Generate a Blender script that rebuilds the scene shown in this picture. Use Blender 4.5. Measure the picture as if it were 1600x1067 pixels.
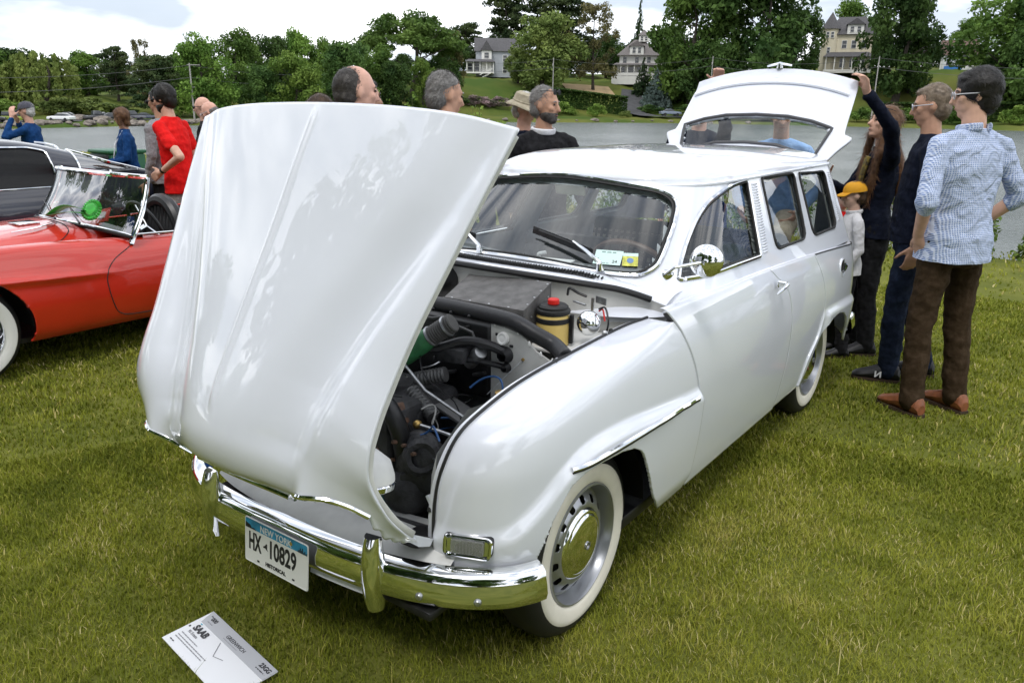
import bpy, bmesh, math, random
import numpy as np
from mathutils import Vector, Matrix
from mathutils.bvhtree import BVHTree

for _o in list(bpy.data.objects):
    bpy.data.objects.remove(_o, do_unlink=True)
scene = bpy.context.scene
COL = scene.collection
rad = math.radians
random.seed(7)
rng = np.random.default_rng(7)

# ------------------------------------------------------------------ camera
# metres; x = the way the white wagon faces, y = its left, z up; origin on the lawn under its front axle
CAM_POS = Vector((1.9875, 1.8423, 1.6823))
YAW, PITCH, ROLL = rad(215.988), rad(16.654), rad(-0.821)
fw = Vector((math.cos(YAW) * math.cos(PITCH), math.sin(YAW) * math.cos(PITCH), -math.sin(PITCH)))
rt = Vector((math.sin(YAW), -math.cos(YAW), 0))
dn = fw.cross(rt)
rt2 = math.cos(ROLL) * rt + math.sin(ROLL) * dn
dn2 = -math.sin(ROLL) * rt + math.cos(ROLL) * dn
cam_data = bpy.data.cameras.new('camera')
cam = bpy.data.objects.new('camera', cam_data)
COL.objects.link(cam)
cam_data.sensor_width = 36.0
cam_data.sensor_fit = 'HORIZONTAL'
cam_data.lens = 1236.94 / 1600 * 36
cam_data.clip_start = 0.05
cam_data.clip_end = 3000
m = Matrix((rt2, -dn2, -fw)).transposed().to_4x4()
m.translation = CAM_POS
cam.matrix_world = m
scene.camera = cam

# ------------------------------------------------------------------ sky, sun, exposure
SUN_EL, SUN_AZ = rad(58), rad(20)       # azimuth measured from +x towards +y
world = bpy.data.worlds.new('World')
scene.world = world
world.use_nodes = True
wn, wl = world.node_tree.nodes, world.node_tree.links
wn.clear()
w_out = wn.new('ShaderNodeOutputWorld')
w_bg = wn.new('ShaderNodeBackground')
w_bg.inputs['Strength'].default_value = 0.12
w_sky = wn.new('ShaderNodeTexSky')
w_sky.sky_type = 'NISHITA'
w_sky.sun_disc = False
w_sky.sun_elevation = SUN_EL
w_sky.sun_rotation = math.pi / 2 - SUN_AZ
w_sky.air_density = 1.0
w_sky.dust_density = 2.0
w_tc = wn.new('ShaderNodeTexCoord')
w_map = wn.new('ShaderNodeMapping')
w_map.inputs['Scale'].default_value = (1.0, 1.0, 3.2)
w_n = wn.new('ShaderNodeTexNoise')
w_n.inputs['Scale'].default_value = 2.3
w_n.inputs['Detail'].default_value = 6
w_n.inputs['Roughness'].default_value = 0.55
w_r = wn.new('ShaderNodeValToRGB')
w_r.color_ramp.elements[0].position = 0.36
w_r.color_ramp.elements[0].color = (0.66, 0.66, 0.66, 1)
w_r.color_ramp.elements[1].position = 0.60
w_r.color_ramp.elements[1].color = (1, 1, 1, 1)
w_n2 = wn.new('ShaderNodeTexNoise')
w_n2.inputs['Scale'].default_value = 4.5
w_n2.inputs['Detail'].default_value = 5
w_cl = wn.new('ShaderNodeValToRGB')       # cloud brightness: pale grey to white
w_cl.color_ramp.elements[0].position = 0.40
w_cl.color_ramp.elements[0].color = (5.6, 6.2, 7.2, 1)
w_cl.color_ramp.elements[1].position = 0.60
w_cl.color_ramp.elements[1].color = (14.5, 14.7, 15.0, 1)
w_mix = wn.new('ShaderNodeMix')
w_mix.data_type = 'RGBA'
wl.new(w_tc.outputs['Generated'], w_map.inputs['Vector'])
wl.new(w_map.outputs['Vector'], w_n.inputs['Vector'])
wl.new(w_map.outputs['Vector'], w_n2.inputs['Vector'])
wl.new(w_n.outputs['Fac'], w_r.inputs['Fac'])
wl.new(w_n2.outputs['Fac'], w_cl.inputs['Fac'])
wl.new(w_r.outputs['Color'], w_mix.inputs[0])
wl.new(w_sky.outputs['Color'], w_mix.inputs[6])
wl.new(w_cl.outputs['Color'], w_mix.inputs[7])
wl.new(w_mix.outputs[2], w_bg.inputs['Color'])
wl.new(w_bg.outputs['Background'], w_out.inputs['Surface'])
sun_data = bpy.data.lights.new('sun', 'SUN')
sun_data.energy = 1.2
sun_data.angle = rad(14)
sun_data.color = (1.0, 0.98, 0.95)
sun = bpy.data.objects.new('sun', sun_data)
COL.objects.link(sun)
sd = Vector((math.cos(SUN_EL) * math.cos(SUN_AZ), math.cos(SUN_EL) * math.sin(SUN_AZ), math.sin(SUN_EL)))
sun.rotation_euler = sd.to_track_quat('Z', 'Y').to_euler()
sun.location = (0, 0, 60)
vs = scene.view_settings
vs.view_transform = 'Standard'
vs.look = 'None'
vs.exposure = 0.34
vs.gamma = 1.0
vs.use_curve_mapping = False
scene.cycles.use_denoising = True
scene.cycles.max_bounces = 6
scene.cycles.use_adaptive_sampling = True
scene.cycles.adaptive_threshold = 0.02
scene.cycles.transparent_max_bounces = 24
scene.cycles.caustics_reflective = False
scene.cycles.caustics_refractive = False

# ------------------------------------------------------------------ materials
MATS = {}


def mat(name, color=(.8, .8, .8), rough=.5, metal=0., coat=0., spec=.5, var=0., vscale=20., bump=0., bscale=60.,
        trans=0., ior=1.45, alpha=1., color2=None, detail=4., sheen=0., coat_rough=.03, coat_ior=1.5, emit=None, distort=0.,
        ramp=(.35, .65), vec='Object', stretch=None, bdist=.01):
    """procedural principled material: noise colour variation + noise bump"""
    if name in MATS:
        return MATS[name]
    mt = bpy.data.materials.new(name)
    mt.use_nodes = True
    nt = mt.node_tree
    b = nt.nodes['Principled BSDF']
    b.inputs['Base Color'].default_value = (*color, 1)
    b.inputs['Roughness'].default_value = rough
    b.inputs['Metallic'].default_value = metal
    b.inputs['Specular IOR Level'].default_value = spec
    b.inputs['Coat Weight'].default_value = coat
    b.inputs['Coat Roughness'].default_value = coat_rough
    b.inputs['Coat IOR'].default_value = coat_ior
    b.inputs['Transmission Weight'].default_value = trans
    b.inputs['IOR'].default_value = ior
    b.inputs['Alpha'].default_value = alpha
    b.inputs['Sheen Weight'].default_value = sheen
    if emit:
        b.inputs['Emission Color'].default_value = (*emit[:3], 1)
        b.inputs['Emission Strength'].default_value = emit[3]
    if var or color2 or bump:
        tc = nt.nodes.new('ShaderNodeTexCoord')
        src = tc.outputs[vec]
        if stretch:
            mp = nt.nodes.new('ShaderNodeMapping')
            mp.inputs['Scale'].default_value = stretch
            nt.links.new(src, mp.inputs['Vector'])
            src = mp.outputs['Vector']
    if var or color2:
        n = nt.nodes.new('ShaderNodeTexNoise')
        n.inputs['Scale'].default_value = vscale
        n.inputs['Detail'].default_value = detail
        n.inputs['Distortion'].default_value = distort
        nt.links.new(src, n.inputs['Vector'])
        r = nt.nodes.new('ShaderNodeValToRGB')
        c2 = color2 if color2 else tuple(min(1, c * (1 + var)) for c in color)
        c1 = color if color2 else tuple(c * (1 - var) for c in color)
        r.color_ramp.elements[0].position = ramp[0]
        r.color_ramp.elements[0].color = (*c1, 1)
        r.color_ramp.elements[1].position = ramp[1]
        r.color_ramp.elements[1].color = (*c2, 1)
        nt.links.new(n.outputs['Fac'], r.inputs['Fac'])
        nt.links.new(r.outputs['Color'], b.inputs['Base Color'])
    if bump:
        n2 = nt.nodes.new('ShaderNodeTexNoise')
        n2.inputs['Scale'].default_value = bscale
        n2.inputs['Detail'].default_value = 5
        nt.links.new(src, n2.inputs['Vector'])
        bp = nt.nodes.new('ShaderNodeBump')
        bp.inputs['Strength'].default_value = bump
        bp.inputs['Distance'].default_value = bdist
        nt.links.new(n2.outputs['Fac'], bp.inputs['Height'])
        nt.links.new(bp.outputs['Normal'], b.inputs['Normal'])
    MATS[name] = mt
    return mt


def thin_glass(name, tint=(.9, .95, .93), refl=.12, rough=0.0, top=.9):
    """pane: mostly clear with a Fresnel reflection (real thin-glass look without refraction noise)"""
    if name in MATS:
        return MATS[name]
    mt = bpy.data.materials.new(name)
    mt.use_nodes = True
    nt = mt.node_tree
    for nn in list(nt.nodes):
        nt.nodes.remove(nn)
    o = nt.nodes.new('ShaderNodeOutputMaterial')
    t = nt.nodes.new('ShaderNodeBsdfTransparent')
    t.inputs['Color'].default_value = (*tint, 1)
    g = nt.nodes.new('ShaderNodeBsdfGlossy')
    g.inputs['Roughness'].default_value = rough
    fr = nt.nodes.new('ShaderNodeLayerWeight')
    fr.inputs['Blend'].default_value = .35
    mr = nt.nodes.new('ShaderNodeMapRange')
    mr.inputs['To Min'].default_value = refl
    mr.inputs['To Max'].default_value = top
    pw = nt.nodes.new('ShaderNodeMath')
    pw.operation = 'POWER'
    pw.inputs[1].default_value = 2.2
    nt.links.new(fr.outputs['Facing'], pw.inputs[0])
    nt.links.new(pw.outputs[0], mr.inputs['Value'])
    mx = nt.nodes.new('ShaderNodeMixShader')
    nt.links.new(mr.outputs['Result'], mx.inputs[0])
    nt.links.new(t.outputs[0], mx.inputs[1])
    nt.links.new(g.outputs[0], mx.inputs[2])
    nt.links.new(mx.outputs[0], o.inputs['Surface'])
    MATS[name] = mt
    return mt


# a scratch scene evaluates helper meshes without touching the big one
SCRATCH = bpy.data.scenes.new('scratch')


def tmp_depsgraph():
    vl = SCRATCH.view_layers[0]
    vl.update()
    return vl.depsgraph


# ------------------------------------------------------------------ mesh helpers
def link(name, me, parent=None):
    o = bpy.data.objects.new(name, me)
    COL.objects.link(o)
    if parent is not None:
        o.parent = parent
    return o


def empty(name, loc=(0, 0, 0), rz=0.):
    o = bpy.data.objects.new(name, None)
    COL.objects.link(o)
    o.location = loc
    o.rotation_euler = (0, 0, rz)
    o.empty_display_size = .2
    return o


def tag(o, label=None, cat=None, group=None, kind=None):
    if label:
        o['label'] = label
    if cat:
        o['category'] = cat
    if group:
        o['group'] = group
    if kind:
        o['kind'] = kind
    return o


def mk(name, verts, faces, material, parent=None, smooth=True, mats=None, midx=None, recalc=False):
    me = bpy.data.meshes.new(name)
    me.from_pydata([tuple(map(float, v)) for v in verts], [], [tuple(map(int, f)) for f in faces])
    if recalc:
        bm = bmesh.new()
        bm.from_mesh(me)
        bmesh.ops.recalc_face_normals(bm, faces=bm.faces)
        bm.to_mesh(me)
        bm.free()
    for q in (mats or [material]):
        me.materials.append(q)
    if midx is not None:
        me.polygons.foreach_set('material_index', np.asarray(midx, dtype=np.int32))
    if smooth:
        me.polygons.foreach_set('use_smooth', np.ones(len(me.polygons), dtype=bool))
    me.update()
    return link(name, me, parent)


def mk_fast(name, V, F, material, parent=None, smooth=False, mats=None, midx=None):
    """big meshes: V (n,3) array, F (m,k) array, all faces with the same number of corners"""
    me = bpy.data.meshes.new(name)
    V = np.asarray(V, dtype=np.float32)
    F = np.asarray(F, dtype=np.int32)
    k = F.shape[1]
    me.vertices.add(len(V))
    me.vertices.foreach_set('co', V.ravel())
    me.loops.add(F.size)
    me.loops.foreach_set('vertex_index', F.ravel())
    me.polygons.add(len(F))
    me.polygons.foreach_set('loop_start', np.arange(0, F.size, k, dtype=np.int32))
    me.polygons.foreach_set('loop_total', np.full(len(F), k, dtype=np.int32))
    for q in (mats or [material]):
        me.materials.append(q)
    if midx is not None:
        me.polygons.foreach_set('material_index', np.asarray(midx, dtype=np.int32))
    if smooth:
        me.polygons.foreach_set('use_smooth', np.ones(len(F), dtype=bool))
    me.update(calc_edges=True)
    me.validate()
    if parent == 'mesh':
        return me
    return link(name, me, parent)


def auto_smooth(o, deg=35):
    """sharp shading edges above an angle"""
    me = o.data
    bm = bmesh.new()
    bm.from_mesh(me)
    for e in bm.edges:
        if len(e.link_faces) == 2:
            e.smooth = e.calc_face_angle(0) < rad(deg)
    bm.to_mesh(me)
    bm.free()
    return o


class MB:
    """collects simple shapes, builds ONE mesh object"""

    def __init__(self):
        self.v, self.f, self.mi, self.cur = [], [], [], 0

    def add(self, verts, faces):
        k = len(self.v)
        self.v += [tuple(p) for p in verts]
        self.f += [tuple(i + k for i in f) for f in faces]
        self.mi += [self.cur] * len(faces)
        return self

    def box(self, c, s, rot=None, bevel=0., taper=None):
        hx, hy, hz = s[0] / 2, s[1] / 2, s[2] / 2
        bm = bmesh.new()
        bmesh.ops.create_cube(bm, size=1)
        for vv in bm.verts:
            tx = ty = 1.
            if taper and vv.co.z > 0:
                tx, ty = taper
            vv.co = Vector((vv.co.x * 2 * hx * tx, vv.co.y * 2 * hy * ty, vv.co.z * 2 * hz))
        if bevel:
            bmesh.ops.bevel(bm, geom=bm.edges[:], offset=bevel, segments=2, affect='EDGES', profile=.5)
        R = rot if rot is not None else Matrix.Identity(3)
        c = Vector(c)
        bm.verts.index_update()
        self.add([R @ vv.co + c for vv in bm.verts], [[q.index for q in f.verts] for f in bm.faces])
        bm.free()
        return self

    def tube(self, pts, r, n=8, cap=True, closed=False, flat=1., up=None):
        pts = [Vector(p) for p in pts]
        N = len(pts)
        rs = list(r) if hasattr(r, '__len__') else [r] * N
        k0 = len(self.v)
        prev = None
        V, F = [], []
        for i, p in enumerate(pts):
            if closed:
                t = pts[(i + 1) % N] - pts[i - 1]
            else:
                t = pts[min(i + 1, N - 1)] - pts[max(i - 1, 0)]
            if t.length < 1e-9:
                t = Vector((0, 0, 1))
            t.normalize()
            if prev is None:
                a = Vector(up) if up else (Vector((0, 0, 1)) if abs(t.z) < .9 else Vector((1, 0, 0)))
            else:
                a = prev
            a = a - t * a.dot(t)
            if a.length < 1e-6:
                a = t.orthogonal()
            a.normalize()
            prev = a
            b = t.cross(a)
            for j in range(n):
                an = 2 * math.pi * j / n
                V.append(p + (a * math.cos(an) * flat + b * math.sin(an)) * rs[i])
        for i in range(N if closed else N - 1):
            i2 = (i + 1) % N
            for j in range(n):
                j2 = (j + 1) % n
                F.append((i * n + j, i2 * n + j, i2 * n + j2, i * n + j2))
        if cap and not closed:
            F.append(tuple(range(n)))
            F.append(tuple((N - 1) * n + j for j in reversed(range(n))))
        return self.add(V, F)

    def lathe(self, prof, c=(0, 0, 0), axis=(0, 0, 1), n=24, closed_ends=False):
        """prof: (radius, height along axis)"""
        ax = Vector(axis).normalized()
        a = ax.orthogonal().normalized()
        b = ax.cross(a)
        c = Vector(c)
        V, F = [], []
        for (r, h) in prof:
            for j in range(n):
                an = 2 * math.pi * j / n
                V.append(c + ax * h + (a * math.cos(an) + b * math.sin(an)) * max(r, 1e-5))
        for i in range(len(prof) - 1):
            for j in range(n):
                j2 = (j + 1) % n
                F.append((i * n + j, i * n + j2, (i + 1) * n + j2, (i + 1) * n + j))
        if closed_ends:
            F.append(tuple(reversed(range(n))))
            F.append(tuple((len(prof) - 1) * n + j for j in range(n)))
        return self.add(V, F)

    def ell(self, c, r, rot=None, nu=12, nv=8):
        R = rot if rot is not None else Matrix.Identity(3)
        c = Vector(c)
        r = r if hasattr(r, '__len__') else (r, r, r)
        V, F = [], []
        for i in range(nv + 1):
            th = math.pi * i / nv
            for j in range(nu):
                ph = 2 * math.pi * j / nu
                V.append(c + R @ Vector((r[0] * math.sin(th) * math.cos(ph), r[1] * math.sin(th) * math.sin(ph), r[2] * math.cos(th))))
        for i in range(nv):
            for j in range(nu):
                j2 = (j + 1) % nu
                F.append((i * nu + j, (i + 1) * nu + j, (i + 1) * nu + j2, i * nu + j2))
        return self.add(V, F)

    def prism(self, poly, d0, d1, ax=1, bevel=0.):
        """poly in the two other axes, extruded along axis ax between d0 and d1"""
        n = len(poly)
        V = []
        for d in (d0, d1):
            for (a, b) in poly:
                V.append((d, a, b) if ax == 0 else ((a, d, b) if ax == 1 else (a, b, d)))
        F = [tuple(range(n)), tuple(n + j for j in reversed(range(n)))]
        F += [(j, j + n, (j + 1) % n + n, (j + 1) % n) for j in range(n)]
        if not bevel:
            return self.add(V, F)
        bm = bmesh.new()
        vs_ = [bm.verts.new(p) for p in V]
        for f in F:
            bm.faces.new([vs_[i] for i in f])
        bmesh.ops.recalc_face_normals(bm, faces=bm.faces)
        ed = [e for e in bm.edges if e.calc_face_angle(0) > rad(25)]
        bmesh.ops.bevel(bm, geom=ed, offset=bevel, segments=2, affect='EDGES', profile=.5)
        bm.verts.index_update()
        self.add([vv.co.copy() for vv in bm.verts], [[q.index for q in f.verts] for f in bm.faces])
        bm.free()
        return self

    def grid(self, P):
        n, mm = len(P), len(P[0])
        V = [p for row in P for p in row]
        F = [(i * mm + j, (i + 1) * mm + j, (i + 1) * mm + j + 1, i * mm + j + 1) for i in range(n - 1) for j in range(mm - 1)]
        return self.add(V, F)

    def xf(self, M):
        self.v = [tuple(M @ Vector(p)) for p in self.v]
        return self

    def mirror_y(self):
        self.v = [(x, -y, z) for (x, y, z) in self.v]
        self.f = [tuple(reversed(f)) for f in self.f]
        return self

    def build(self, name, material, parent=None, smooth=True, deg=35, mats=None):
        o = mk(name, self.v, self.f, material, parent, smooth, mats=mats, midx=self.mi if mats else None, recalc=True)
        if smooth:
            auto_smooth(o, deg)
        return o


def crom(pts, n=10, closed=False):
    """Catmull-Rom through points"""
    P = [np.array(p, float) for p in pts]
    N = len(P)
    out = []
    for i in range(N if closed else N - 1):
        p0 = P[(i - 1) % N] if closed or i > 0 else 2 * P[0] - P[1]
        p1, p2 = P[i], P[(i + 1) % N]
        p3 = P[(i + 2) % N] if closed or i + 2 < N else 2 * P[-1] - P[-2]
        for k in range(n):
            t = k / n
            out.append(.5 * (2 * p1 + (p2 - p0) * t + (2 * p0 - 5 * p1 + 4 * p2 - p3) * t * t + (3 * p1 - p0 - 3 * p2 + p3) * t ** 3))
    if not closed:
        out.append(P[-1])
    return np.array(out)


def round_poly(pts, r, seg=6):
    """closed polygon with rounded corners; r one value or a list"""
    P = [np.array(p, float) for p in pts]
    N = len(P)
    rs = r if hasattr(r, '__len__') else [r] * N
    out = []
    for i in range(N):
        a, b, c = P[i - 1], P[i], P[(i + 1) % N]
        da, dc = a - b, c - b
        la, lc = np.linalg.norm(da), np.linalg.norm(dc)
        q = min(rs[i], la * .49, lc * .49)
        s, e = b + da / la * q, b + dc / lc * q
        for k in range(seg + 1):
            t = k / seg
            out.append((1 - t) ** 2 * s + 2 * t * (1 - t) * b + t * t * e)
    return np.array(out)


def dense(poly, step=.01, closed=True):
    P = np.asarray(poly, float)
    out = []
    N = len(P)
    for i in range(N if closed else N - 1):
        a, b = P[i], P[(i + 1) % N]
        k = max(1, int(np.ceil(np.linalg.norm(b - a) / step)))
        for j in range(k):
            out.append(a + (b - a) * j / k)
    if not closed:
        out.append(P[-1])
    return np.array(out)


def in_poly(pts, poly):
    x, y = pts[:, 0], pts[:, 1]
    ins = np.zeros(len(pts), bool)
    n = len(poly)
    j = n - 1
    for i in range(n):
        xi, yi = poly[i]
        xj, yj = poly[j]
        c = ((yi > y) != (yj > y)) & (x < (xj - xi) * (y - yi) / (yj - yi + 1e-12) + xi)
        ins ^= c
        j = i
    return ins


def cut_grid(P, holes, flip=False):
    """P (n,m,3) surface grid; holes: list of (polygon 2D, axes, condition(points)->mask).
    Returns verts, kept faces, list of (glass verts, glass faces) per hole with the hole rims snapped to the outline."""
    n, m_, _ = P.shape
    V = P.reshape(-1, 3).copy()
    idx = np.arange(n * m_).reshape(n, m_)
    F = np.stack([idx[:-1, :-1], idx[1:, :-1], idx[1:, 1:], idx[:-1, 1:]], -1).reshape(-1, 4)
    if flip:
        F = F[:, ::-1]
    V0 = V.copy()
    anyin = np.zeros(len(V), bool)
    glass = []
    which = np.full(len(V), -1)
    for h, (poly, axes, cond) in enumerate(holes):
        q = V0[:, list(axes)]
        ins = in_poly(q, poly) & cond(V0)
        which[ins] = h
        anyin |= ins
        fm = ins[F].any(1)
        glass.append(fm)
    keep = ~anyin[F].all(1)
    used = np.zeros(len(V), bool)
    used[F[keep].ravel()] = True
    for h, (poly, axes, cond) in enumerate(holes):
        D = dense(poly, .004)
        ids = np.where(used & (which == h))[0]
        for i in ids:
            q = V0[i, list(axes)]
            d = ((D - q) ** 2).sum(1)
            b = D[d.argmin()]
            V[i, axes[0]], V[i, axes[1]] = b
    gl = []
    for fm in glass:
        gf = F[fm]
        u, inv = np.unique(gf, return_inverse=True)
        gl.append((V0[u], inv.reshape(-1, 4)))
    kf = F[keep]
    u, inv = np.unique(kf, return_inverse=True)
    return V[u], inv.reshape(-1, 4), gl


def lift(poly, axes, V, third):
    """3D outline: polygon in two axes, third coordinate from the nearest surface points"""
    out = []
    Q = V[:, list(axes)]
    for q in poly:
        d = ((Q - q) ** 2).sum(1)
        k = np.argpartition(d, 6)[:6]
        w = 1 / (d[k] + 1e-6)
        p = np.zeros(3)
        p[axes[0]], p[axes[1]] = q
        p[third] = (V[k, third] * w).sum() / w.sum()
        out.append(p)
    out = np.array(out)
    z = out[:, third]
    for _ in range(3):
        z = (np.roll(z, 1) + z + np.roll(z, -1)) / 3
    out[:, third] = z
    return out


def solidify(o, t, offset=-1):
    md = o.modifiers.new('shell', 'SOLIDIFY')
    md.thickness = t
    md.offset = offset
    return o


def sstep(x):
    x = np.clip(x, 0, 1)
    return x * x * (3 - 2 * x)


def print_line(name, x, y, length, h, material, M, parent, seed=0, z=.0016):
    """a line of print too small to read: word-length dashes"""
    r = np.random.default_rng(seed)
    mb = MB()
    q = x
    while q < x + length:
        w = min(h * (1.5 + 4 * r.random()), x + length - q)
        mb.prism([(q, y), (q + w, y), (q + w, y + h), (q, y + h)], z - .0003, z, 2)
        q += w + h * .9
    o = mb.xf(M).build(name, material, parent, smooth=False)
    o['kind'] = 'stuff'
    return o


def text_obj(name, body, size, material, M, parent=None, align='LEFT', extrude=.0004, font_scale_x=1., bold=0.):
    """flat lettering as mesh; M places its local xy plane"""
    cu = bpy.data.curves.new(name, 'FONT')
    cu.body = body
    cu.size = size
    cu.align_x = align
    cu.extrude = extrude
    cu.offset = bold
    cu.resolution_u = 3
    tmp = bpy.data.objects.new('tmp_text', cu)
    SCRATCH.collection.objects.link(tmp)
    dg = tmp_depsgraph()
    me = bpy.data.meshes.new_from_object(tmp.evaluated_get(dg))
    bpy.data.objects.remove(tmp, do_unlink=True)
    bpy.data.curves.remove(cu)
    me.name = name
    S = Matrix.Diagonal((font_scale_x, 1, 1, 1))
    me.transform(M @ S)
    me.materials.clear()
    me.materials.append(material)
    return link(name, me, parent)

# ================================================================== white estate car: surfaces
def interp(x, xs, ys):
    xs, ys = np.asarray(xs, float), np.asarray(ys, float)
    if xs[0] > xs[-1]:
        xs, ys = xs[::-1], ys[::-1]
    return np.interp(x, xs, ys)


def smooth_table(xs, ys, n=200):
    """monotone-ish smooth lookup (Catmull-Rom resampled)"""
    c = crom(list(zip(xs, ys)), 16)
    o = np.argsort(c[:, 0])
    c = c[o]
    return lambda x: np.interp(x, c[:, 0], c[:, 1])


SIDE_Y = smooth_table([.20, .27, .35, .50, .65, .75, .85, .93, 1.0, 1.05], [.728, .742, .758, .778, .787, .785, .772, .752, .727, .705])
GH_TOP = 1.385


def gh_wall_y(z):
    return .74 - .41 * (z - .93)


def gh_front_x(z):
    return -.576 - 1.25 * (z - 1.106)


def gh_contour(z, n=150):
    """plan outline of the cabin at height z, from front centre round the left to rear centre"""
    xf, yw, xr = gh_front_x(z), gh_wall_y(z), -2.97
    t = np.linspace(0, 1, 60)[:, None]
    B = ((1 - t) ** 3 * np.array([xf, 0]) + 3 * (1 - t) ** 2 * t * np.array([xf, .66 * yw]) + 3 * (1 - t) * t * t * np.array([xf - .06, yw])
         + t ** 3 * np.array([xf - .50, yw]))
    a = np.linspace(0, math.pi / 2, 10)[:, None]
    cr = .12
    A = np.hstack([xr + cr - cr * np.sin(a), yw - cr + cr * np.cos(a)])
    L = np.vstack([B, A, [[xr, 0]]])
    d = np.r_[0, np.cumsum(np.linalg.norm(np.diff(L, axis=0), axis=1))]
    s = np.linspace(0, d[-1], n)
    return np.stack([np.interp(s, d, L[:, 0]), np.interp(s, d, L[:, 1])], 1)


def cabin_grid(n=420, zlo=.955):
    """left half of the cabin: wall rows then roof rows; (rows, n, 3)"""
    rows = []
    for z in np.linspace(zlo, GH_TOP, 62):
        c = gh_contour(z, n)
        rows.append(np.c_[c, np.full(n, z)])
    base = gh_contour(GH_TOP, n)
    ROOF_H = .105
    for ph in np.linspace(0, 1, 40)[1:]:
        rho = 1 - ph ** 1.6 if ph < 1 else 0.
        rho = max(rho, 0.0)
        zeta = math.sqrt(max(0, 1 - rho ** 3.2))
        sx = np.clip(base[:, 0], -2.55, -1.55)
        x = sx + (base[:, 0] - sx) * rho
        y = base[:, 1] * rho
        fall = 1 - .25 * sstep((-1.9 - x) / 1.1)     # the roof drops a little to the rear
        z = GH_TOP + ROOF_H * zeta * fall
        rows.append(np.c_[x, y, z * np.ones(n)])
    return np.array(rows)


SEAM = crom([(.474, .49, .24), (.474, .49, .406), (.486, .49, .492), (.487, .50, .617), (.475, .52, .717), (.429, .54, .803), (.34, .56, .856),
             (.182, .58, .903), (-.069, .60, .934), (-.346, .62, .958), (-.47, .65, .970)], 16)
DOOR_F = smooth_table([.20, .27, .43, .60, .76, .90, .955, 1.02], [-.69, -.69, -.69, -.665, -.615, -.540, -.50, -.44])
DOOR_R = smooth_table([.20, .27, .45, .60, .78, .88, .95, 1.02], [-1.70, -1.72, -1.73, -1.73, -1.71, -1.66, -1.55, -1.44])
REAR_F = smooth_table([.20, .32, .43, .54, .68, .82, .95, 1.02], [-2.07, -2.098, -2.135, -2.234, -2.27, -2.235, -2.15, -2.13])
ZLINE = smooth_table([-.80, -.57, -.30, -.10, .05, .15, .23, .30, .36, .42, .60], [.70, .71, .735, .752, .752, .735, .695, .635, .585, .555, .545])
CREASE = smooth_table([-.40, -.50, -1.0, -1.48, -2.24, -2.9, -3.3], [1.015, 1.012, 1.004, .995, .968, .935, .915])


def bez(p0, p1, p2, p3, t):
    t = t[:, None]
    return (1 - t) ** 3 * p0 + 3 * (1 - t) ** 2 * t * p1 + 3 * (1 - t) * t * t * p2 + t ** 3 * p3


def fender_grid(nu=220):
    rows = []
    for (xs, ys, z) in SEAM:
        x0, y0 = float(DOOR_F(z)) + .004, float(SIDE_Y(z))
        p0, p3 = np.array([x0, y0]), np.array([xs, ys])
        dx, dy = max(xs - x0, .02), y0 - ys
        c = bez(p0, p0 + [.86 * dx, 0.006], p3 + [.0, .80 * dy], p3, np.linspace(0, 1, nu))
        d = np.r_[0, np.cumsum(np.linalg.norm(np.diff(c, axis=0), axis=1))]
        s = np.linspace(0, d[-1], nu)
        c = np.stack([np.interp(s, d, c[:, 0]), np.interp(s, d, c[:, 1])], 1)
        tn = np.gradient(c, axis=0)
        tn /= np.linalg.norm(tn, axis=1)[:, None] + 1e-9
        nrm = np.stack([-tn[:, 1], tn[:, 0]], 1)      # outward
        nrm *= np.sign(nrm[:, 1:2] + nrm[:, :1] * .3 + 1e-9)
        zl = ZLINE(c[:, 0])
        disp = .024 * sstep((zl - z) / .060) * (sstep((c[:, 0] + .70) / .06) * .9 + .1)
        disp = disp * (1 - .5 * sstep((c[:, 0] - .36) / .08))
        disp -= .022 * sstep((.36 - z) / .12) * (c[:, 0] < -.3)
        c = c + nrm * disp[:, None]
        rows.append(np.c_[c, np.full(nu, z)])
    return np.array(rows)


def panel_grid(xa, xb, zb, nz=90, nx=110, extra=None):
    """body-side panel between two edge curves xa(z), xb(z), from zb up to the shoulder crease"""
    P = np.zeros((nz, nx, 3))
    for j, u in enumerate(np.linspace(0, 1, nx)):
        xn = xa(.6) + (xb(.6) - xa(.6)) * u
        zt = float(CREASE(xn))
        z = np.linspace(zb, zt, nz)
        x = xa(z) + (xb(z) - xa(z)) * u
        z = zb + (CREASE(x) - zb) * np.linspace(0, 1, nz)
        P[:, j, 0], P[:, j, 2] = x, z
        P[:, j, 1] = SIDE_Y(z)
        if extra is not None:
            P[:, j, 1] += extra(x, z)
    return P


# open bonnet: centre profile, edge profile (x, z) from rear edge (top) to nose lip (bottom)
HOOD_C = crom([(.407, 1.681), (.50, 1.515), (.587, 1.353), (.711, 1.135), (.815, .944), (.858, .84), (.868, .778), (.854, .720), (.818, .684), (.788, .668)], 20)
HOOD_E = crom([(.345, 1.627), (.44, 1.46), (.533, 1.285), (.61, 1.14), (.67, 1.02), (.722, .92), (.750, .84), (.742, .75), (.665, .628), (.545, .512)], 20)
HOOD_W = smooth_table([0, .25, .5, .7, .8, .9, 1.0], [.66, .598, .540, .524, .522, .520, .492])


def resample(c, n):
    d = np.r_[0, np.cumsum(np.linalg.norm(np.diff(c, axis=0), axis=1))]
    s = np.linspace(0, d[-1], n)
    return np.stack([np.interp(s, d, c[:, k]) for k in range(c.shape[1])], 1)


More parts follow.
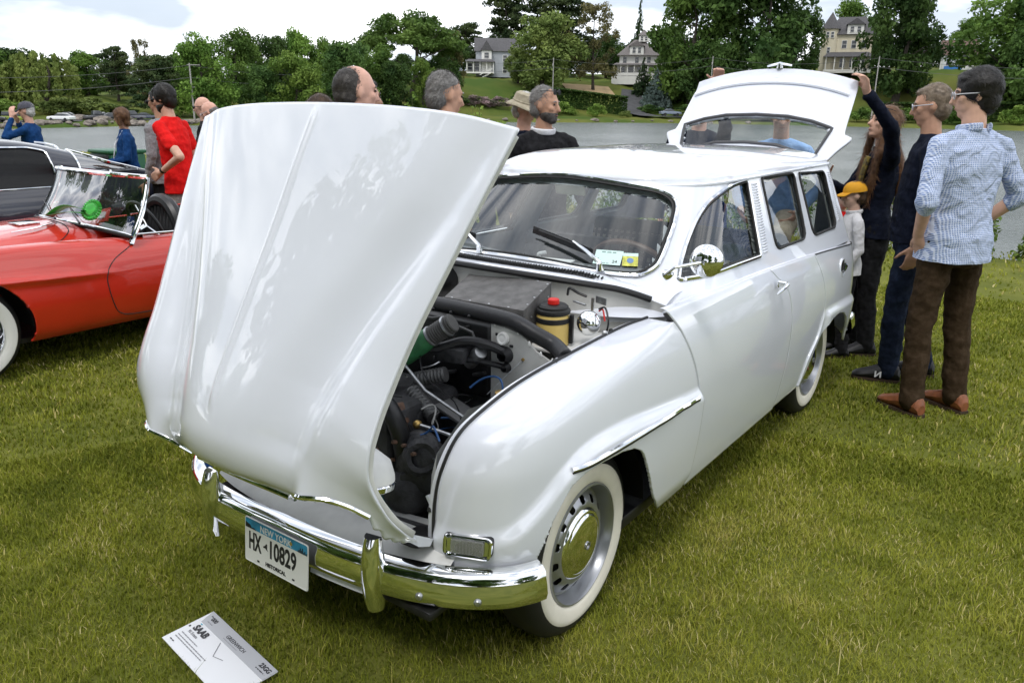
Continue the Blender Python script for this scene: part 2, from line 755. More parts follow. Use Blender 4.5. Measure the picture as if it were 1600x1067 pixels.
def hood_grid(ns=150, nt=181):
    c, e = resample(HOOD_C, ns), resample(HOOD_E, ns)
    tc = np.gradient(c, axis=0)
    tc /= np.linalg.norm(tc, axis=1)[:, None]
    nc = np.stack([-tc[:, 1], tc[:, 0]], 1)          # outward: forward/up
    P = np.zeros((ns, nt, 3))
    for i in range(ns):
        s = i / (ns - 1)
        w = float(HOOD_W(s))
        t = np.linspace(-1, 1, nt)
        a = np.abs(t)
        crown = .70 * a ** 2.3 + .30 * a ** 7
        tv = float(np.interp(s, [0, .2, .4, .55, .7, .82, .92, 1.], [.93, .87, .76, .67, .58, .52, .49, .47]))     # valley between nose and lamp pods
        dv = float(np.interp(s, [0, .08, .3, .5, .65, .8, .9, 1.], [.006, .014, .030, .044, .054, .048, .028, .004]))
        wv = float(np.interp(s, [0, .5, 1], [.055, .11, .16]))
        q = a - tv
        lift_ = -dv * np.exp(-(np.where(q < 0, q / (wv * 1.5), q / wv)) ** 2)
        pod = float(np.interp(s, [0, .3, .6, .85, 1.], [.0, .008, .020, .024, .016]))
        tp = (tv + 1) / 2 + .04
        lift_ = lift_ + pod * np.exp(-((a - tp) / (.55 * (1 - tv) + .02)) ** 2)
        lift_ = lift_ + .009 * np.exp(-(t / .014) ** 2) * (1 - sstep((s - .74) / .06)) * sstep(s / .05)
        x = c[i, 0] + (e[i, 0] - c[i, 0]) * crown + nc[i, 0] * lift_
        z = c[i, 1] + (e[i, 1] - c[i, 1]) * crown + nc[i, 1] * lift_
        P[i, :, 0], P[i, :, 1], P[i, :, 2] = x, t * w, z
    # the lamp pods run straight on to a flat-cut end instead of curling under
    i0 = int(.80 * ns)
    a = np.abs(np.linspace(-1, 1, nt))
    step = (P[i0] - P[i0 - 4]) / 4
    for i in range(i0 + 1, ns):
        s = i / (ns - 1)
        tv = float(np.interp(s, [.7, .82, .92, 1.], [.58, .52, .49, .47]))
        pw = (sstep((a - tv - .02) / .16) * (1 - sstep((a - .90) / .10)))[:, None]
        ext_ = P[i0] + step * (i - i0)
        P[i] = P[i] * (1 - pw) + ext_ * pw
    return P

# ================================================================== white estate car: build
PAINT = mat('white_paint', (.745, .77, .835), rough=.30, coat=1., coat_rough=.0, coat_ior=1.75, spec=.5, var=.012, vscale=3.)
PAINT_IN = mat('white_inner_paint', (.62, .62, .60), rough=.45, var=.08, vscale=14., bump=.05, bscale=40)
CHROME = mat('chrome', (.82, .83, .84), rough=.06, metal=1., bump=.02, bscale=9., bdist=.004)
RUBBER = mat('black_rubber', (.012, .012, .012), rough=.55, bump=.1, bscale=200)
BLACKP = mat('black_paint', (.010, .010, .011), rough=.38, var=.4, vscale=30.)
GASKET = mat('seal_rubber', (.015, .015, .016), rough=.45)
GLASS = thin_glass('window_glass', (.93, .96, .95), .04)
GLASS_W = thin_glass('windscreen_glass', (.93, .97, .97), .09)
DARKG = thin_glass('side_glass', (.80, .84, .82), .05)
LINING = mat('grey_lining', (.66, .68, .70), rough=.8, var=.08, vscale=20.)
ALU = mat('dull_aluminium', (.42, .43, .44), rough=.35, metal=.9, var=.2, vscale=60.)
WHITEWALL = mat('whitewall', (.74, .70, .60), rough=.6, var=.06, vscale=12.)
RIMGREY = mat('wheel_silver', (.36, .37, .39), rough=.32, metal=.75, coat=.3)
SEATCLOTH = mat('seat_cloth', (.05, .05, .052), rough=.9, bump=.3, bscale=300)

saab = empty('estate_car')
tag(saab, 'white vintage estate car with its bonnet tipped forward and tailgate raised', 'car')


def vnormals(V, F):
    n = np.zeros_like(V)
    a, b, c, d = (V[F[:, k]] for k in range(4))
    fn = np.cross(c - a, d - b)
    for k in range(4):
        np.add.at(n, F[:, k], fn)
    return n / (np.linalg.norm(n, axis=1)[:, None] + 1e-12)


def flipY(V, F):
    W = V.copy()
    W[:, 1] *= -1
    return W, F[:, ::-1]


def outward(V, F, ref):
    """orient faces away from a reference point"""
    n = vnormals(V, F)
    if ((V - np.array(ref)) * n).sum() < 0:
        return F[:, ::-1]
    return F


# ---- cabin shell with window openings
WS_HALF = [(0, 1.385), (.144, 1.379), (.317, 1.364), (.416, 1.350), (.468, 1.327), (.495, 1.298), (.515, 1.25), (.535, 1.18), (.546, 1.123),
           (.541, 1.100), (.52, 1.085), (.49, 1.080), (.364, 1.084), (.165, 1.096), (0, 1.10)]
ws_full = np.array(WS_HALF + [(-y, z) for (y, z) in WS_HALF[::-1][1:-1]])
ws_full = crom(ws_full, 6, closed=True)
door_win = round_poly([(-.735, 1.062), (-.79, 1.112), (-.911, 1.2), (-1.02, 1.265), (-1.121, 1.312), (-1.284, 1.352), (-1.42, 1.366), (-1.555, 1.370),
                       (-1.458, 1.056)], [.01, .05, .08, .08, .08, .08, .05, .012, .012])
side_win1 = round_poly([(-1.735, 1.372), (-2.21, 1.366), (-2.125, 1.050), (-1.672, 1.052)], [.03, .035, .06, .055], 8)
side_win2 = round_poly([(-2.285, 1.362), (-2.735, 1.347), (-2.685, 1.047), (-2.245, 1.047)], [.03, .04, .06, .06], 8)
rear_open = np.array([(-.2, .90), (.50, .90), (.50, 1.372), (-.2, 1.372)])
cabP = cabin_grid()
H_CAB = [(ws_full, (1, 2), lambda V: V[:, 0] > -1.12), (door_win, (0, 2), lambda V: (V[:, 1] > .4) & (V[:, 0] > -1.7)),
         (side_win1, (0, 2), lambda V: V[:, 1] > .4), (side_win2, (0, 2), lambda V: V[:, 1] > .4), (rear_open, (1, 2), lambda V: V[:, 0] < -2.9)]
cV, cF, cG = cut_grid(cabP, H_CAB)
cF = outward(cV, cF, (-1.9, 0, 1.0))
cabV, cabF = np.vstack([cV, flipY(cV, cF)[0]]), np.vstack([cF, cF[:, ::-1] + len(cV)])
o = mk_fast('cabin_shell', cabV, cabF, PAINT, saab, smooth=True)
bm = bmesh.new()
bm.from_mesh(o.data)
bmesh.ops.remove_doubles(bm, verts=bm.verts, dist=.0006)
bm.to_mesh(o.data)
bm.free()
nV = vnormals(cV, cF)
lV = cV - nV * .028
lV[:, 1] = np.maximum(lV[:, 1], 0)
keepf = (lV[cF][:, :, 2].min(1) > .90)
lF = cF[keepf][:, ::-1]
mk_fast('headlining', np.vstack([lV, flipY(lV, lF)[0]]), np.vstack([lF, lF[:, ::-1] + len(lV)]), LINING, saab, smooth=True)


def glass_part(name, V, F, material, d=.012, both=False, parent=None):
    F = outward(V, F, (-1.9, 0, 1.0))
    n = vnormals(V, F)
    V = V - n * d
    if both:
        W, G = flipY(V, F)
        V, F = np.vstack([V, W]), np.vstack([F, G + len(V)])
    return mk_fast(name, V, F, material, parent or saab, smooth=True)


windscreen = glass_part('windscreen', *cG[0], GLASS_W, both=True)
for g, m_ in ((1, DARKG), (2, DARKG), (3, DARKG)):
    nm = 'door_window' if g == 1 else 'rear_side_window'
    glass_part(nm, *cG[g], m_)
    W, G = flipY(*cG[g])
    glass_part(nm, W, G, GLASS)

# window surrounds
allV = cabP.reshape(-1, 3)
fullV = np.vstack([allV, allV * [1, -1, 1]])
wsV = fullV[fullV[:, 0] > -1.12]
ring = lift(dense(ws_full, .012), (1, 2), wsV, 0)
nrm_ws = np.array([.62, 0, .78])
MB().tube(ring + nrm_ws * .002, .011, 8, closed=True, flat=.6).build('windscreen_seal', RUBBER, saab)
cen = ring.mean(0)
ring2 = ring + (ring - cen) / (np.linalg.norm(ring - cen, axis=1)[:, None]) * .013 + nrm_ws * .006
MB().tube(ring2, .0075, 8, closed=True).build('windscreen_trim', CHROME, saab)
sideV = allV[allV[:, 1] > .4]
for sg in (1, -1):
    for k, pl in enumerate((door_win, side_win1, side_win2)):
        rg = lift(dense(pl, .012), (0, 2), sideV, 1)
        rg[:, 1] = (rg[:, 1] + (.000 if k else .002)) * sg
        if k == 0:
            MB().tube(rg, .009, 6, closed=True).build('door_window_frame', CHROME if sg > 0 else RUBBER, saab)
            c0 = rg.mean(0)
            rr = rg + (c0 - rg) / np.linalg.norm(c0 - rg, axis=1)[:, None] * .010
            MB().tube(rr, .007, 6, closed=True).build('door_window_seal', RUBBER, saab)
        else:
            c0 = rg.mean(0)
            rr = rg + (c0 - rg) / np.linalg.norm(c0 - rg, axis=1)[:, None] * .004
            MB().tube(rr, .0095, 8, closed=True, flat=.7).build('side_window_seal', RUBBER, saab)
    # louvred pillar strips: ribs as real slats
    for (xa, xb, za, zb, n) in ((-1.61, -1.685, 1.355, 1.06, 26), (-2.80, -2.84, 1.34, 1.075, 24)):
        lv = MB()
        for i in range(n):
            t = (i + .5) / n
            z = za + (zb - za) * t
            x = xa + (xb - xa) * 0 + (.10 * t if xa > -2 else .055 * t)
            y = float(gh_wall_y(z)) + .001
            lv.box((x - .02, y * sg, z), (.058 if xa > -2 else .030, .010, .0062), Matrix.Rotation(sg * -.35, 3, 'X'), bevel=.0015)
        lv.build('pillar_louvre', PAINT, saab)
    # gutter along the roof edge
    base = gh_contour(GH_TOP, 300)
    gl = base[(base[:, 1] > .36)]
    pts = [(x, (y + .008) * sg, GH_TOP - .012 + .010 * math.sin(min(1, max(0, (-.9 - x) / .5)) * 1.57) - .004) for x, y in gl]
    MB().tube(pts[::2], .0085, 6, flat=.8).build('roof_gutter', PAINT, saab)

# ---- wings
ARCH = [(-.445, .15), (-.440, .272), (-.425, .284), (-.38, .32), (-.331, .371), (-.290, .43), (-.258, .485), (-.232, .525), (-.212, .559), (-.190, .592), (-.165, .617),
        (-.115, .643), (-.043, .657), (.052, .660), (.147, .655), (.204, .634), (.232, .607), (.262, .562), (.287, .514), (.305, .461), (.318, .425),
        (.345, .408), (.62, .404), (.62, .15)]
fenP = fender_grid()
fenP = fenP[fenP[:, 0, 2] >= .262]
eV, eF, _ = cut_grid(fenP, [(crom(ARCH[1:-2], 6), (0, 2), lambda V: V[:, 2] > -1)][:0] + [(np.array(ARCH), (0, 2), lambda V: V[:, 2] < 9)])
eF = outward(eV, eF, (0, 0, .5))
REAR_ARCH = [(-2.12, .15), (-2.125, .30), (-2.16, .35), (-2.20, .43), (-2.26, .51), (-2.33, .565), (-2.42, .595), (-2.53, .60), (-2.64, .58), (-2.73, .535),
             (-2.79, .46), (-2.83, .385), (-2.86, .36), (-2.90, .36), (-2.94, .37), (-3.5, .40), (-3.5, .15)]
seam3 = SEAM[SEAM[:, 2] >= .40]
for sg in (1, -1):
    V, F = (eV, eF) if sg > 0 else flipY(eV, eF)
    fo = mk_fast('front_wing', V, F, PAINT, saab, smooth=True)
    solidify(fo, .012)
    sp = [(x + .003, (y - .004) * sg, z + .004) for x, y, z in seam3]
    MB().tube(sp, .0052, 6).build('bonnet_seal', GASKET, saab)
    # inner flange of the wing
    fl = [[(x, y * sg, z) for x, y, z in seam3], [(x - .002, (y - .026) * sg, z - .004) for x, y, z in seam3],
          [(x - .012 - .03 * (z < .8), (y - .030) * sg, z - .05) for x, y, z in seam3]]
    fo2 = MB().grid(fl).build('wing_flange', PAINT, saab, deg=60)
    solidify(fo2, .004, 0)
    # wing trim strip
    tr = []
    for t in np.linspace(0, 1, 24):
        x = .205 + (-.60 - .205) * t
        z = .680 + .010 * math.sin(math.pi * t) + (.672 - .680) * t
        dd = (eV[:, 0] - x) ** 2 + (eV[:, 2] - z) ** 2
        tr.append((x, (eV[dd.argmin(), 1] + .004) * sg, z))
    MB().tube(tr, .0085, 8, flat=.9).build('wing_trim_strip', CHROME, saab)
    tr2 = [(x, y + .002 * sg, z - .009) for x, y, z in tr]
    MB().tube(tr2, .005, 6).build('trim_strip_seal', RUBBER, saab)
    # door / quarter / rear wing
    dP = panel_grid(lambda z: DOOR_F(z) - .004, lambda z: DOOR_R(z) + .002, .262, extra=lambda x, z: .020 * sstep((ZLINE(x) - z) / .06) * sstep((x + .76) / .08) * (x < -.3) * .0)
    n_, m_, _ = dP.shape
    Vd, Fd, _ = cut_grid(dP, [])
    Fd = outward(Vd, Fd, (-1, 0, .6))
    V, F = (Vd, Fd) if sg > 0 else flipY(Vd, Fd)
    do = mk_fast('door', V, F, PAINT, saab, smooth=True)
    solidify(do, .018)
    dent = lambda x, z: -.010 * sstep((x + 1.78) / -.10) * sstep((.95 - z) / .15) * (1 - sstep((-2.0 - x) / .2) * .3)
    qP = panel_grid(lambda z: DOOR_R(z) - .002, lambda z: REAR_F(z) + .003, .275)
    Vd, Fd, _ = cut_grid(qP, [])
    Fd = outward(Vd, Fd, (-1.9, 0, .6))
    V, F = (Vd, Fd) if sg > 0 else flipY(Vd, Fd)
    solidify(mk_fast('rear_quarter_panel', V, F, PAINT, saab, smooth=True), .016)
    rex = smooth_table([.2, .4, .57, .69, .85, .95, 1.02], [-3.20, -3.22, -3.22, -3.19, -3.10, -3.02, -2.98])

    def rear_extra(x, z):
        flare = .022 * sstep((.67 - .06 * (x + 2.2) * -.4 - z) / .05) * (.3 + .7 * sstep((-2.28 - x) / .08))
        tuck = -.30 * np.clip((-2.75 - x) / .5, 0, 1) ** 2.4
        return flare + tuck
    rP = panel_grid(lambda z: REAR_F(z) - .003, rex, .275, extra=rear_extra, nx=130)
    Vd, Fd, _ = cut_grid(rP, [(np.array(REAR_ARCH), (0, 2), lambda V: V[:, 2] < 9)])
    Fd = outward(Vd, Fd, (-2.6, 0, .6))
    V, F = (Vd, Fd) if sg > 0 else flipY(Vd, Fd)
    solidify(mk_fast('rear_wing', V, F, PAINT, saab, smooth=True), .014)
    # shadow-gap seals behind the panel joints
    for fn, zr in ((DOOR_F, (.27, 1.0)), (DOOR_R, (.28, .985)), (REAR_F, (.30, .96))):
        pz = np.linspace(*zr, 30)
        MB().tube([(float(fn(z)), (float(SIDE_Y(z)) - (.010 if fn is not DOOR_F else .012)) * sg, z) for z in pz], .0075, 6).build('panel_gap_seal', RUBBER, saab)
    # shoulder ledge between door skin and cabin
    xs = np.linspace(-.46, -2.99, 70)
    led = [[(x, (float(SIDE_Y(CREASE(x))) - .001 - (.30 * max(0, (-2.75 - x) / .5) ** 2.4)) * sg, float(CREASE(x)) - .002) for x in xs],
           [(x, (float(gh_wall_y(CREASE(x))) - .012 - (.30 * max(0, (-2.75 - x) / .5) ** 2.4)) * sg, float(CREASE(x)) + .002) for x in xs]]
    led.insert(1, [((a[0] + b[0]) / 2, (a[1] * .45 + b[1] * .55), float(CREASE(a[0])) + .003) for a, b in zip(*led)])
    MB().grid(led).build('shoulder_ledge', PAINT, saab)
    MB().tube([(x, (float(SIDE_Y(CREASE(x))) + .0005 - (.30 * max(0, (-2.75 - x) / .5) ** 2.4)) * sg, float(CREASE(x))) for x in np.linspace(-2.15, -2.96, 26)], .0035, 5).build('shoulder_gap', RUBBER, saab)
    # wheel-arch liners and sill
    for (cx, rr) in ((0., .345), (-2.488, .345)):
        an = np.linspace(.10, math.pi - .02, 26)
        g = [[(cx - .02 + rr * 1.06 * math.cos(a), yy * sg, .315 + rr * math.sin(a) * .99) for a in an] for yy in (.715, .60, .42)]
        MB().grid(g).build('wheel_arch_liner', BLACKP, saab)
MB().box((-1.25, 0, .27), (2.0, 1.40, .05), bevel=.01).build('floor_pan', BLACKP, saab)
MB().box((-2.9, 0, .40), (.6, 1.2, .12), bevel=.03).build('rear_floor', BLACKP, saab)
MB().box((-3.12, 0, .58), (.05, 1.12, .50), bevel=.02).build('rear_panel', PAINT, saab)

# ---- scuttle (cowl) between screen and bonnet, with grille slot
cw = []
cen_z = 1.105
for k in np.linspace(0, 1, 14):
    row = []
    for y in np.linspace(-.66, .66, 61):
        a = abs(y)
        xb, zb = -.31 - .66 * a ** 2 + .10 * max(0, a - .5) , 1.094 - .16 * a ** 2 - .55 * max(0, a - .50) ** 1.6
        zA = 1.088 - .06 * max(0, a - .35) / .3
        con = gh_contour(zA, 200)
        con = con[:110]
        xA = np.interp(a, con[:, 1], con[:, 0]) if a < con[:, 1].max() - .02 else np.interp(con[:, 1].max() - .02, con[:, 1], con[:, 0])
        x = xb + (xA + .004 - xb) * k
        z = zb + (zA - zb) * k + .010 * math.sin(math.pi * k)
        row.append((x, y, z))
    cw.append(row)
cowl = MB().grid(cw).build('scuttle_panel', PAINT, saab)
edge = cw[0]
MB().tube([(x + .002, y, z + .002) for x, y, z in edge[2:-2]], .012, 8).build('scuttle_seal', GASKET, saab)
MB().grid([[(x, y, z) for x, y, z in edge], [(x - .015, y, z - .05) for x, y, z in edge], [(-.42 - .1 * abs(y), y, .62) for x, y, z in edge]]).build('firewall', PAINT_IN, saab)
lo, hi = cw[4], cw[7]
vent = MB()
for i in range(13, 48):
    (x0, y0, z0), (x1, y1, z1) = lo[i], hi[i]
vent.grid([[(x, y, z + .003) for x, y, z in lo[12:50]], [((a[0] + b[0]) / 2, a[1], (a[2] + b[2]) / 2 + .004) for a, b in zip(lo[12:50], hi[12:50])],
           [(x, y, z + .003) for x, y, z in hi[12:50]]])
vp = vent.build('scuttle_grille', BLACKP, saab)
sl = MB()
for yy in np.linspace(-.40, .44, 75):
    i = int((yy + .66) / 1.32 * 60)
    a, b = np.array(lo[i]), np.array(hi[i])
    mid = (a + b) / 2
    sl.box((mid[0], yy, mid[2] + .0065), (abs(a[0] - b[0]) * .86, .0035, .006), Matrix.Rotation(.25, 3, 'Z'))
sl.build('grille_slats', RUBBER, vp)

# wipers
for (y0, dy, ln) in ((.40, -.30, .36), (-.17, -.30, .36)):
    px = -.548
    p0 = Vector((px, y0, 1.112))
    p1 = Vector((px - .075, y0 + dy * .55, 1.172))
    p2 = Vector((px - .105, y0 + dy * .95, 1.190))
    w = MB()
    w.lathe([(.0, .03), (.010, .028), (.012, .012), (.016, .0)], p0 - Vector((0, 0, .014)), (.3, 0, 1), 12)
    w.tube([p0 + Vector((0, 0, .010)), p0 * .5 + p1 * .5 + Vector((.004, 0, .014)), p1 + Vector((.004, 0, .006))], [.009, .007, .004], 8)
    wo = w.build('wiper_arm', CHROME, saab)
    b0, b1 = p0 + Vector((-.055, dy * .22, .034)), p0 + Vector((-.115, dy * 1.28, .085))
    bl = MB()
    bl.box((b0 + b1) / 2, ((b1 - b0).length, .005, .030), (b1 - b0).to_track_quat('X', 'Z').to_matrix(), bevel=.002)
    bl.box((b0 + b1) / 2 + Vector((.006, 0, .006)), ((b1 - b0).length * .75, .012, .010), (b1 - b0).to_track_quat('X', 'Z').to_matrix(), bevel=.003)
    bl.build('wiper_blade', BLACKP, wo)

# ---- open bonnet
hP = hood_grid()
pod_cut = np.array([(.225, .30), (.238, .645), (.275, .690), (.33, .716), (.41, .722), (.46, .700), (.490, .665), (.500, .30)])
hV, hF, _ = cut_grid(hP, [(pod_cut, (1, 2), lambda V: V[:, 2] < .80), (pod_cut * [-1, 1], (1, 2), lambda V: V[:, 2] < .80)])
hF = outward(hV, hF, (0, 0, .6))
hood = mk_fast('bonnet', hV, hF, PAINT, saab, smooth=True)
solidify(hood, .010)
# inner stiffening frame + turned side flanges
for sg in (1, -1):
    e = hP[:, -1 if sg > 0 else 0, :]
    tgi = np.gradient(e, axis=0)
    back = np.stack([-np.abs(tgi[:, 2]), 0 * tgi[:, 0], -tgi[:, 0] * .6 - .0], 1)
    back /= np.linalg.norm(back, axis=1)[:, None] + 1e-9
    prof = [e + np.array([0, -.004 * sg, 0]) - [.004, 0, 0], e + back * .022 + np.array([0, -.006 * sg, 0]), e + back * .030 + np.array([0, -.05 * sg, 0])]
    sel = slice(2, 143)
    fl = MB().grid([p[sel].tolist() for p in prof]).build('bonnet_side_flange', PAINT_IN, hood)
    solidify(fl, .003, 0)
fr = MB()
for t in (-.45, 0, .45):
    j = int((t + 1) / 2 * 180)
    fr.tube([p + np.array([-.04, 0, -.015]) for p in hP[6:110:6, j]], .028, 8, flat=.6)
fr.build('bonnet_inner_brace', PAINT_IN, hood)
# nose: headlamps (now facing down), grille surround, bars
for sg in (1, -1):
    c = Vector((.690, .395 * sg, .690))
    ax = Vector((.20, .05 * sg, -.97)).normalized()
    hl = MB().lathe([(.098, -.004), (.104, .0), (.102, .014), (.096, .018), (.092, .010)], c - ax * .035, ax, 32).build('headlamp_rim', CHROME, hood)
    MB().lathe([(.0, -.085), (.05, -.08), (.085, -.055), (.098, -.02), (.100, -.004)], c - ax * .035, ax, 28).build('headlamp_bucket', PAINT_IN, hl)
    MB().lathe([(.091, .012), (.07, .026), (.04, .034), (.0, .037)], c - ax * .035, ax, 28).build('headlamp_lens', thin_glass('lamp_glass', (.9, .9, .9), .25), hl)
    MB().lathe([(.0, -.06), (.05, -.045), (.09, .010)], c - ax * .035, ax, 24).build('reflector', CHROME, hl)
bot = hP[-1]
pod_pts = hP[112:].reshape(-1, 3)
for sg in (1, -1):
    ch = resample(crom([(.240, .655), (.275, .690), (.33, .716), (.41, .722), (.46, .700), (.488, .668)], 8), 40)
    out_ = []
    for (y, z) in ch:
        d = (pod_pts[:, 1] - y * sg) ** 2 + (pod_pts[:, 2] - z) ** 2
        k = np.argpartition(d, 5)[:5]
        out_.append((pod_pts[k, 0].mean() - .001, y * sg, z))
    out_ = np.array(out_)
    for _ in range(4):
        out_[1:-1] = (out_[:-2] + out_[1:-1] * 2 + out_[2:]) / 4
    MB().tube(out_, .0085, 8).build('headlamp_surround', CHROME, hood)
lip = MB().tube([p + np.array([-.004, 0, -.006]) for p in bot[50:131:3]], .010, 8).build('nose_trim', CHROME, hood)
gr = MB()
for k, (dx, dz, w) in enumerate(((-.02, -.012, .24), (-.055, -.004, .22), (-.09, .002, .20))):
    j = [int(90 + q * 90 * w / .55) for q in np.linspace(-1, 1, 30)]
    gr.tube([bot[i] * [1, .97 - k * .02, 1] + np.array([dx, 0, dz]) for i in j], .0085, 8, flat=.6)
gr.build('grille_bar', CHROME, hood)
go = [bot[int(90 + q * 39)] + np.array([-.012, 0, -.016]) for q in np.linspace(-1, 1, 25)]
gi = [p + np.array([-.115, 0, .004]) for p in go]
MB().grid([go, gi]).build('grille_surround', CHROME, hood)
# right-hand lower corner flange of the bonnet
for sg in (1, -1):
    MB().prism([(.50, .497), (.60, .56), (.655, .615), (.64, .57), (.56, .50), (.515, .480)], .488 * sg, .496 * sg, 1).build('bonnet_corner_flange', PAINT, hood)

# ---- bumper, overriders, plate, front apron
bx = crom([(.335, .757), (.37, .742), (.43, .70), (.495, .62), (.545, .52), (.590, .36), (.612, .18), (.618, 0)], 8)
bx = np.vstack([bx, bx[::-1][1:] * [1, -1]])
bx[:, 0] += .034 * sstep(-bx[:, 1] / .5)
sec = [(-.020, .085), (.006, .080), (.022, .066), (.026, .040), (.032, .015), (.036, -.018), (.030, -.045), (.014, -.062), (-.012, -.066), (-.016, -.055), (.010, -.030), (.006, .055)]
tb = np.gradient(bx, axis=0)
tb /= np.linalg.norm(tb, axis=1)[:, None]
nb = np.stack([-tb[:, 1], tb[:, 0]], 1)
nb *= np.sign((nb * (bx - [0, 0])).sum(1))[:, None]
sec = [(d, h * .78) for d, h in sec]
g = [[(b[0] + n[0] * d, b[1] + n[1] * d, .372 + h) for (d, h) in sec + sec[:1]] for b, n in zip(bx, nb)]
bo = MB().grid(g)
bo.add([g[0][i] for i in range(len(sec))], [tuple(range(len(sec)))])
bo.add([g[-1][i] for i in range(len(sec))], [tuple(range(len(sec)))])
bumper = bo.build('front_bumper', CHROME, saab, deg=50)
for y in (.50, .645):
    k = np.argmin(abs(bx[:, 1] - y))
    n = nb[k]
    MB().lathe([(.0, .007), (.007, .006), (.011, .002), (.012, -.002)], (bx[k, 0] + n[0] * .036, bx[k, 1] + n[1] * .036, .362), (n[0], n[1], 0), 12).build('bumper_bolt', ALU, bumper)
for sg in (1, -1):
    k = np.argmin(abs(bx[:, 1] - .365 * sg))
    cx, cy = bx[k]
    ov = MB()
    P = []
    for t in np.linspace(0, 1, 15):
        z = .275 + .235 * t
        w = .030 * (math.sin(math.pi * (.14 + .72 * t)) ** .5) + .006
        d = .052 * math.sin(math.pi * (.10 + .80 * t)) ** .45
        n = nb[k]
        row = []
        for a in np.linspace(-math.pi / 2, math.pi / 2, 12):
            off = n * (d * math.cos(a) + .012) + np.array([-n[1], n[0]]) * w * math.sin(a)
            row.append((cx + off[0], cy + off[1], z))
        P.append(row)
    ov.grid(P)
    ov.add(P[0], [tuple(range(12))]).add(P[-1], [tuple(range(12))])
    ov.build('overrider', CHROME, bumper, deg=60)
# plate
PLW = mat('plate_white', (.66, .67, .64), rough=.4)
PLB = mat('plate_blue', (.03, .24, .42), rough=.4, var=.25, vscale=30.)
PLK = mat('plate_print', (.012, .012, .014), rough=.5)
PLY = mat('plate_gold', (.35, .26, .05), rough=.5)
tilt = rad(-5.2)
Mp = Matrix.Translation((.664, -.0115, .344)) @ Matrix(((0, 0, 1), (1, 0, 0), (0, 1, 0))).to_4x4() @ Matrix.Rotation(tilt, 4, 'X')
pl = MB()
pp = round_poly([(-.1525, -.076), (.1525, -.076), (.1525, .076), (-.1525, .076)], .010, 5)
pl.prism(pp, -.001, .001, 2)
plate = pl.xf(Mp).build('licence_plate', PLW, saab)
pe = MB().tube([(x * .985, y * .972, .0012) for x, y in pp], .0014, 6, closed=True).xf(Mp).build('plate_rim', PLW, plate)
band = round_poly([(-.1505, .040), (.1505, .040), (.1505, .0745), (-.1505, .0745)], [.001, .001, .009, .009], 5)
MB().prism(band, .0011, .0016, 2).xf(Mp).build('blue_band', PLB, plate)
sil = MB()
sil.prism([(-.148, .040), (-.095, .040), (-.108, .046), (-.118, .044), (-.125, .053), (-.136, .055), (-.148, .058)], .0017, .0020, 2)
for i, x in enumerate(np.linspace(.105, .146, 9)):
    hgt = [.006, .009, .016, .010, .019, .007, .012, .006, .009][i]
    sil.prism([(x, .040), (x + .004, .040), (x + .004, .040 + hgt), (x, .040 + hgt)], .0017, .0020, 2)
sil.xf(Mp).build('skyline_print', PLK, plate, smooth=False)['kind'] = 'stuff'
T = lambda x, y, z=.0018: Mp @ Matrix.Translation((x, y, z))
text_obj('plate_state', 'NEW YORK', .030, PLW, T(0, .044, .0022), plate, 'CENTER', font_scale_x=.95, bold=.0004)
MB().lathe([(.0, .0), (.006, 0), (.006, .0004), (.0, .0004)], (.074, .055, .0021), (0, 0, 1), 16).xf(Mp).build('plate_seal', PLY, plate)
text_obj('plate_number', 'HX', .082, PLK, T(-.133, -.028), plate, font_scale_x=.52, bold=.0022)
text_obj('plate_number', '10829', .082, PLK, T(-.036, -.028), plate, font_scale_x=.66, bold=.0022)
MB().prism([(-.060, .000), (-.052, .004), (-.046, .012), (-.041, .012), (-.041, -.006), (-.036, -.010), (-.045, -.008), (-.050, -.004), (-.060, -.005)], .0014, .0018, 2).xf(Mp).build('state_outline', PLK, plate, smooth=False)
text_obj('plate_legend', 'HISTORICAL', .0175, PLK, T(0, -.062), plate, 'CENTER', bold=.0006)
for x in (-.085, .085):
    MB().prism(round_poly([(x - .006, -.064), (x + .006, -.064), (x + .006, -.058), (x - .006, -.058)], .0025, 3), .0011, .0017, 2).xf(Mp).build('plate_bolt_hole', PLK, plate, smooth=False)
st_ = [(float(np.interp(-y, -bx[:58, 1], bx[:58, 0])) + .006, y) for y in np.linspace(.10, .335, 14)]
MB().grid([[(x, y, .318) for x, y in st_], [(x + .004, y, .300) for x, y in st_], [(x - .012, y, .285) for x, y in st_]]).build('bumper_lower_lip', mat('lip_sky_reflection', (.7, .72, .78), rough=.3), bumper)  # pale colour stands in for sky reflected in the bumper's lower edge
ap = []
for y in np.linspace(-.47, .56, 41):
    a = abs(y)
    xf_ = float(np.interp(a, bx[:58, 1][::-1], bx[:58, 0][::-1])) - .02
    ap.append([(xf_, y, .43), (xf_ - .035, y, .455), (xf_ - .10, y, .47), (xf_ - .17, y, .475), (xf_ - .20, y, .42), (xf_ - .21, y, .30)])
MB().grid(ap).build('front_apron', PAINT_IN, saab, deg=60)
MB().box((.33, 0, .30), (.5, 1.1, .03), bevel=.01).build('undertray', BLACKP, saab)
ah = MB().prism(round_poly([(-.055, -.045), (.055, -.045), (.055, .045), (-.055, .045)], .03, 5), -.002, .002, 2)
ah.xf(Matrix.Translation((.50, .44, .484))).build('apron_opening', BLACKP, saab)
for sg in (1, -1):      # struts between apron and wing
    MB().box((.435, .475 * sg, .49), (.012, .012, .22), Matrix.Rotation(.55 * sg, 3, 'X'), bevel=.002).build('apron_strut', PAINT, saab)

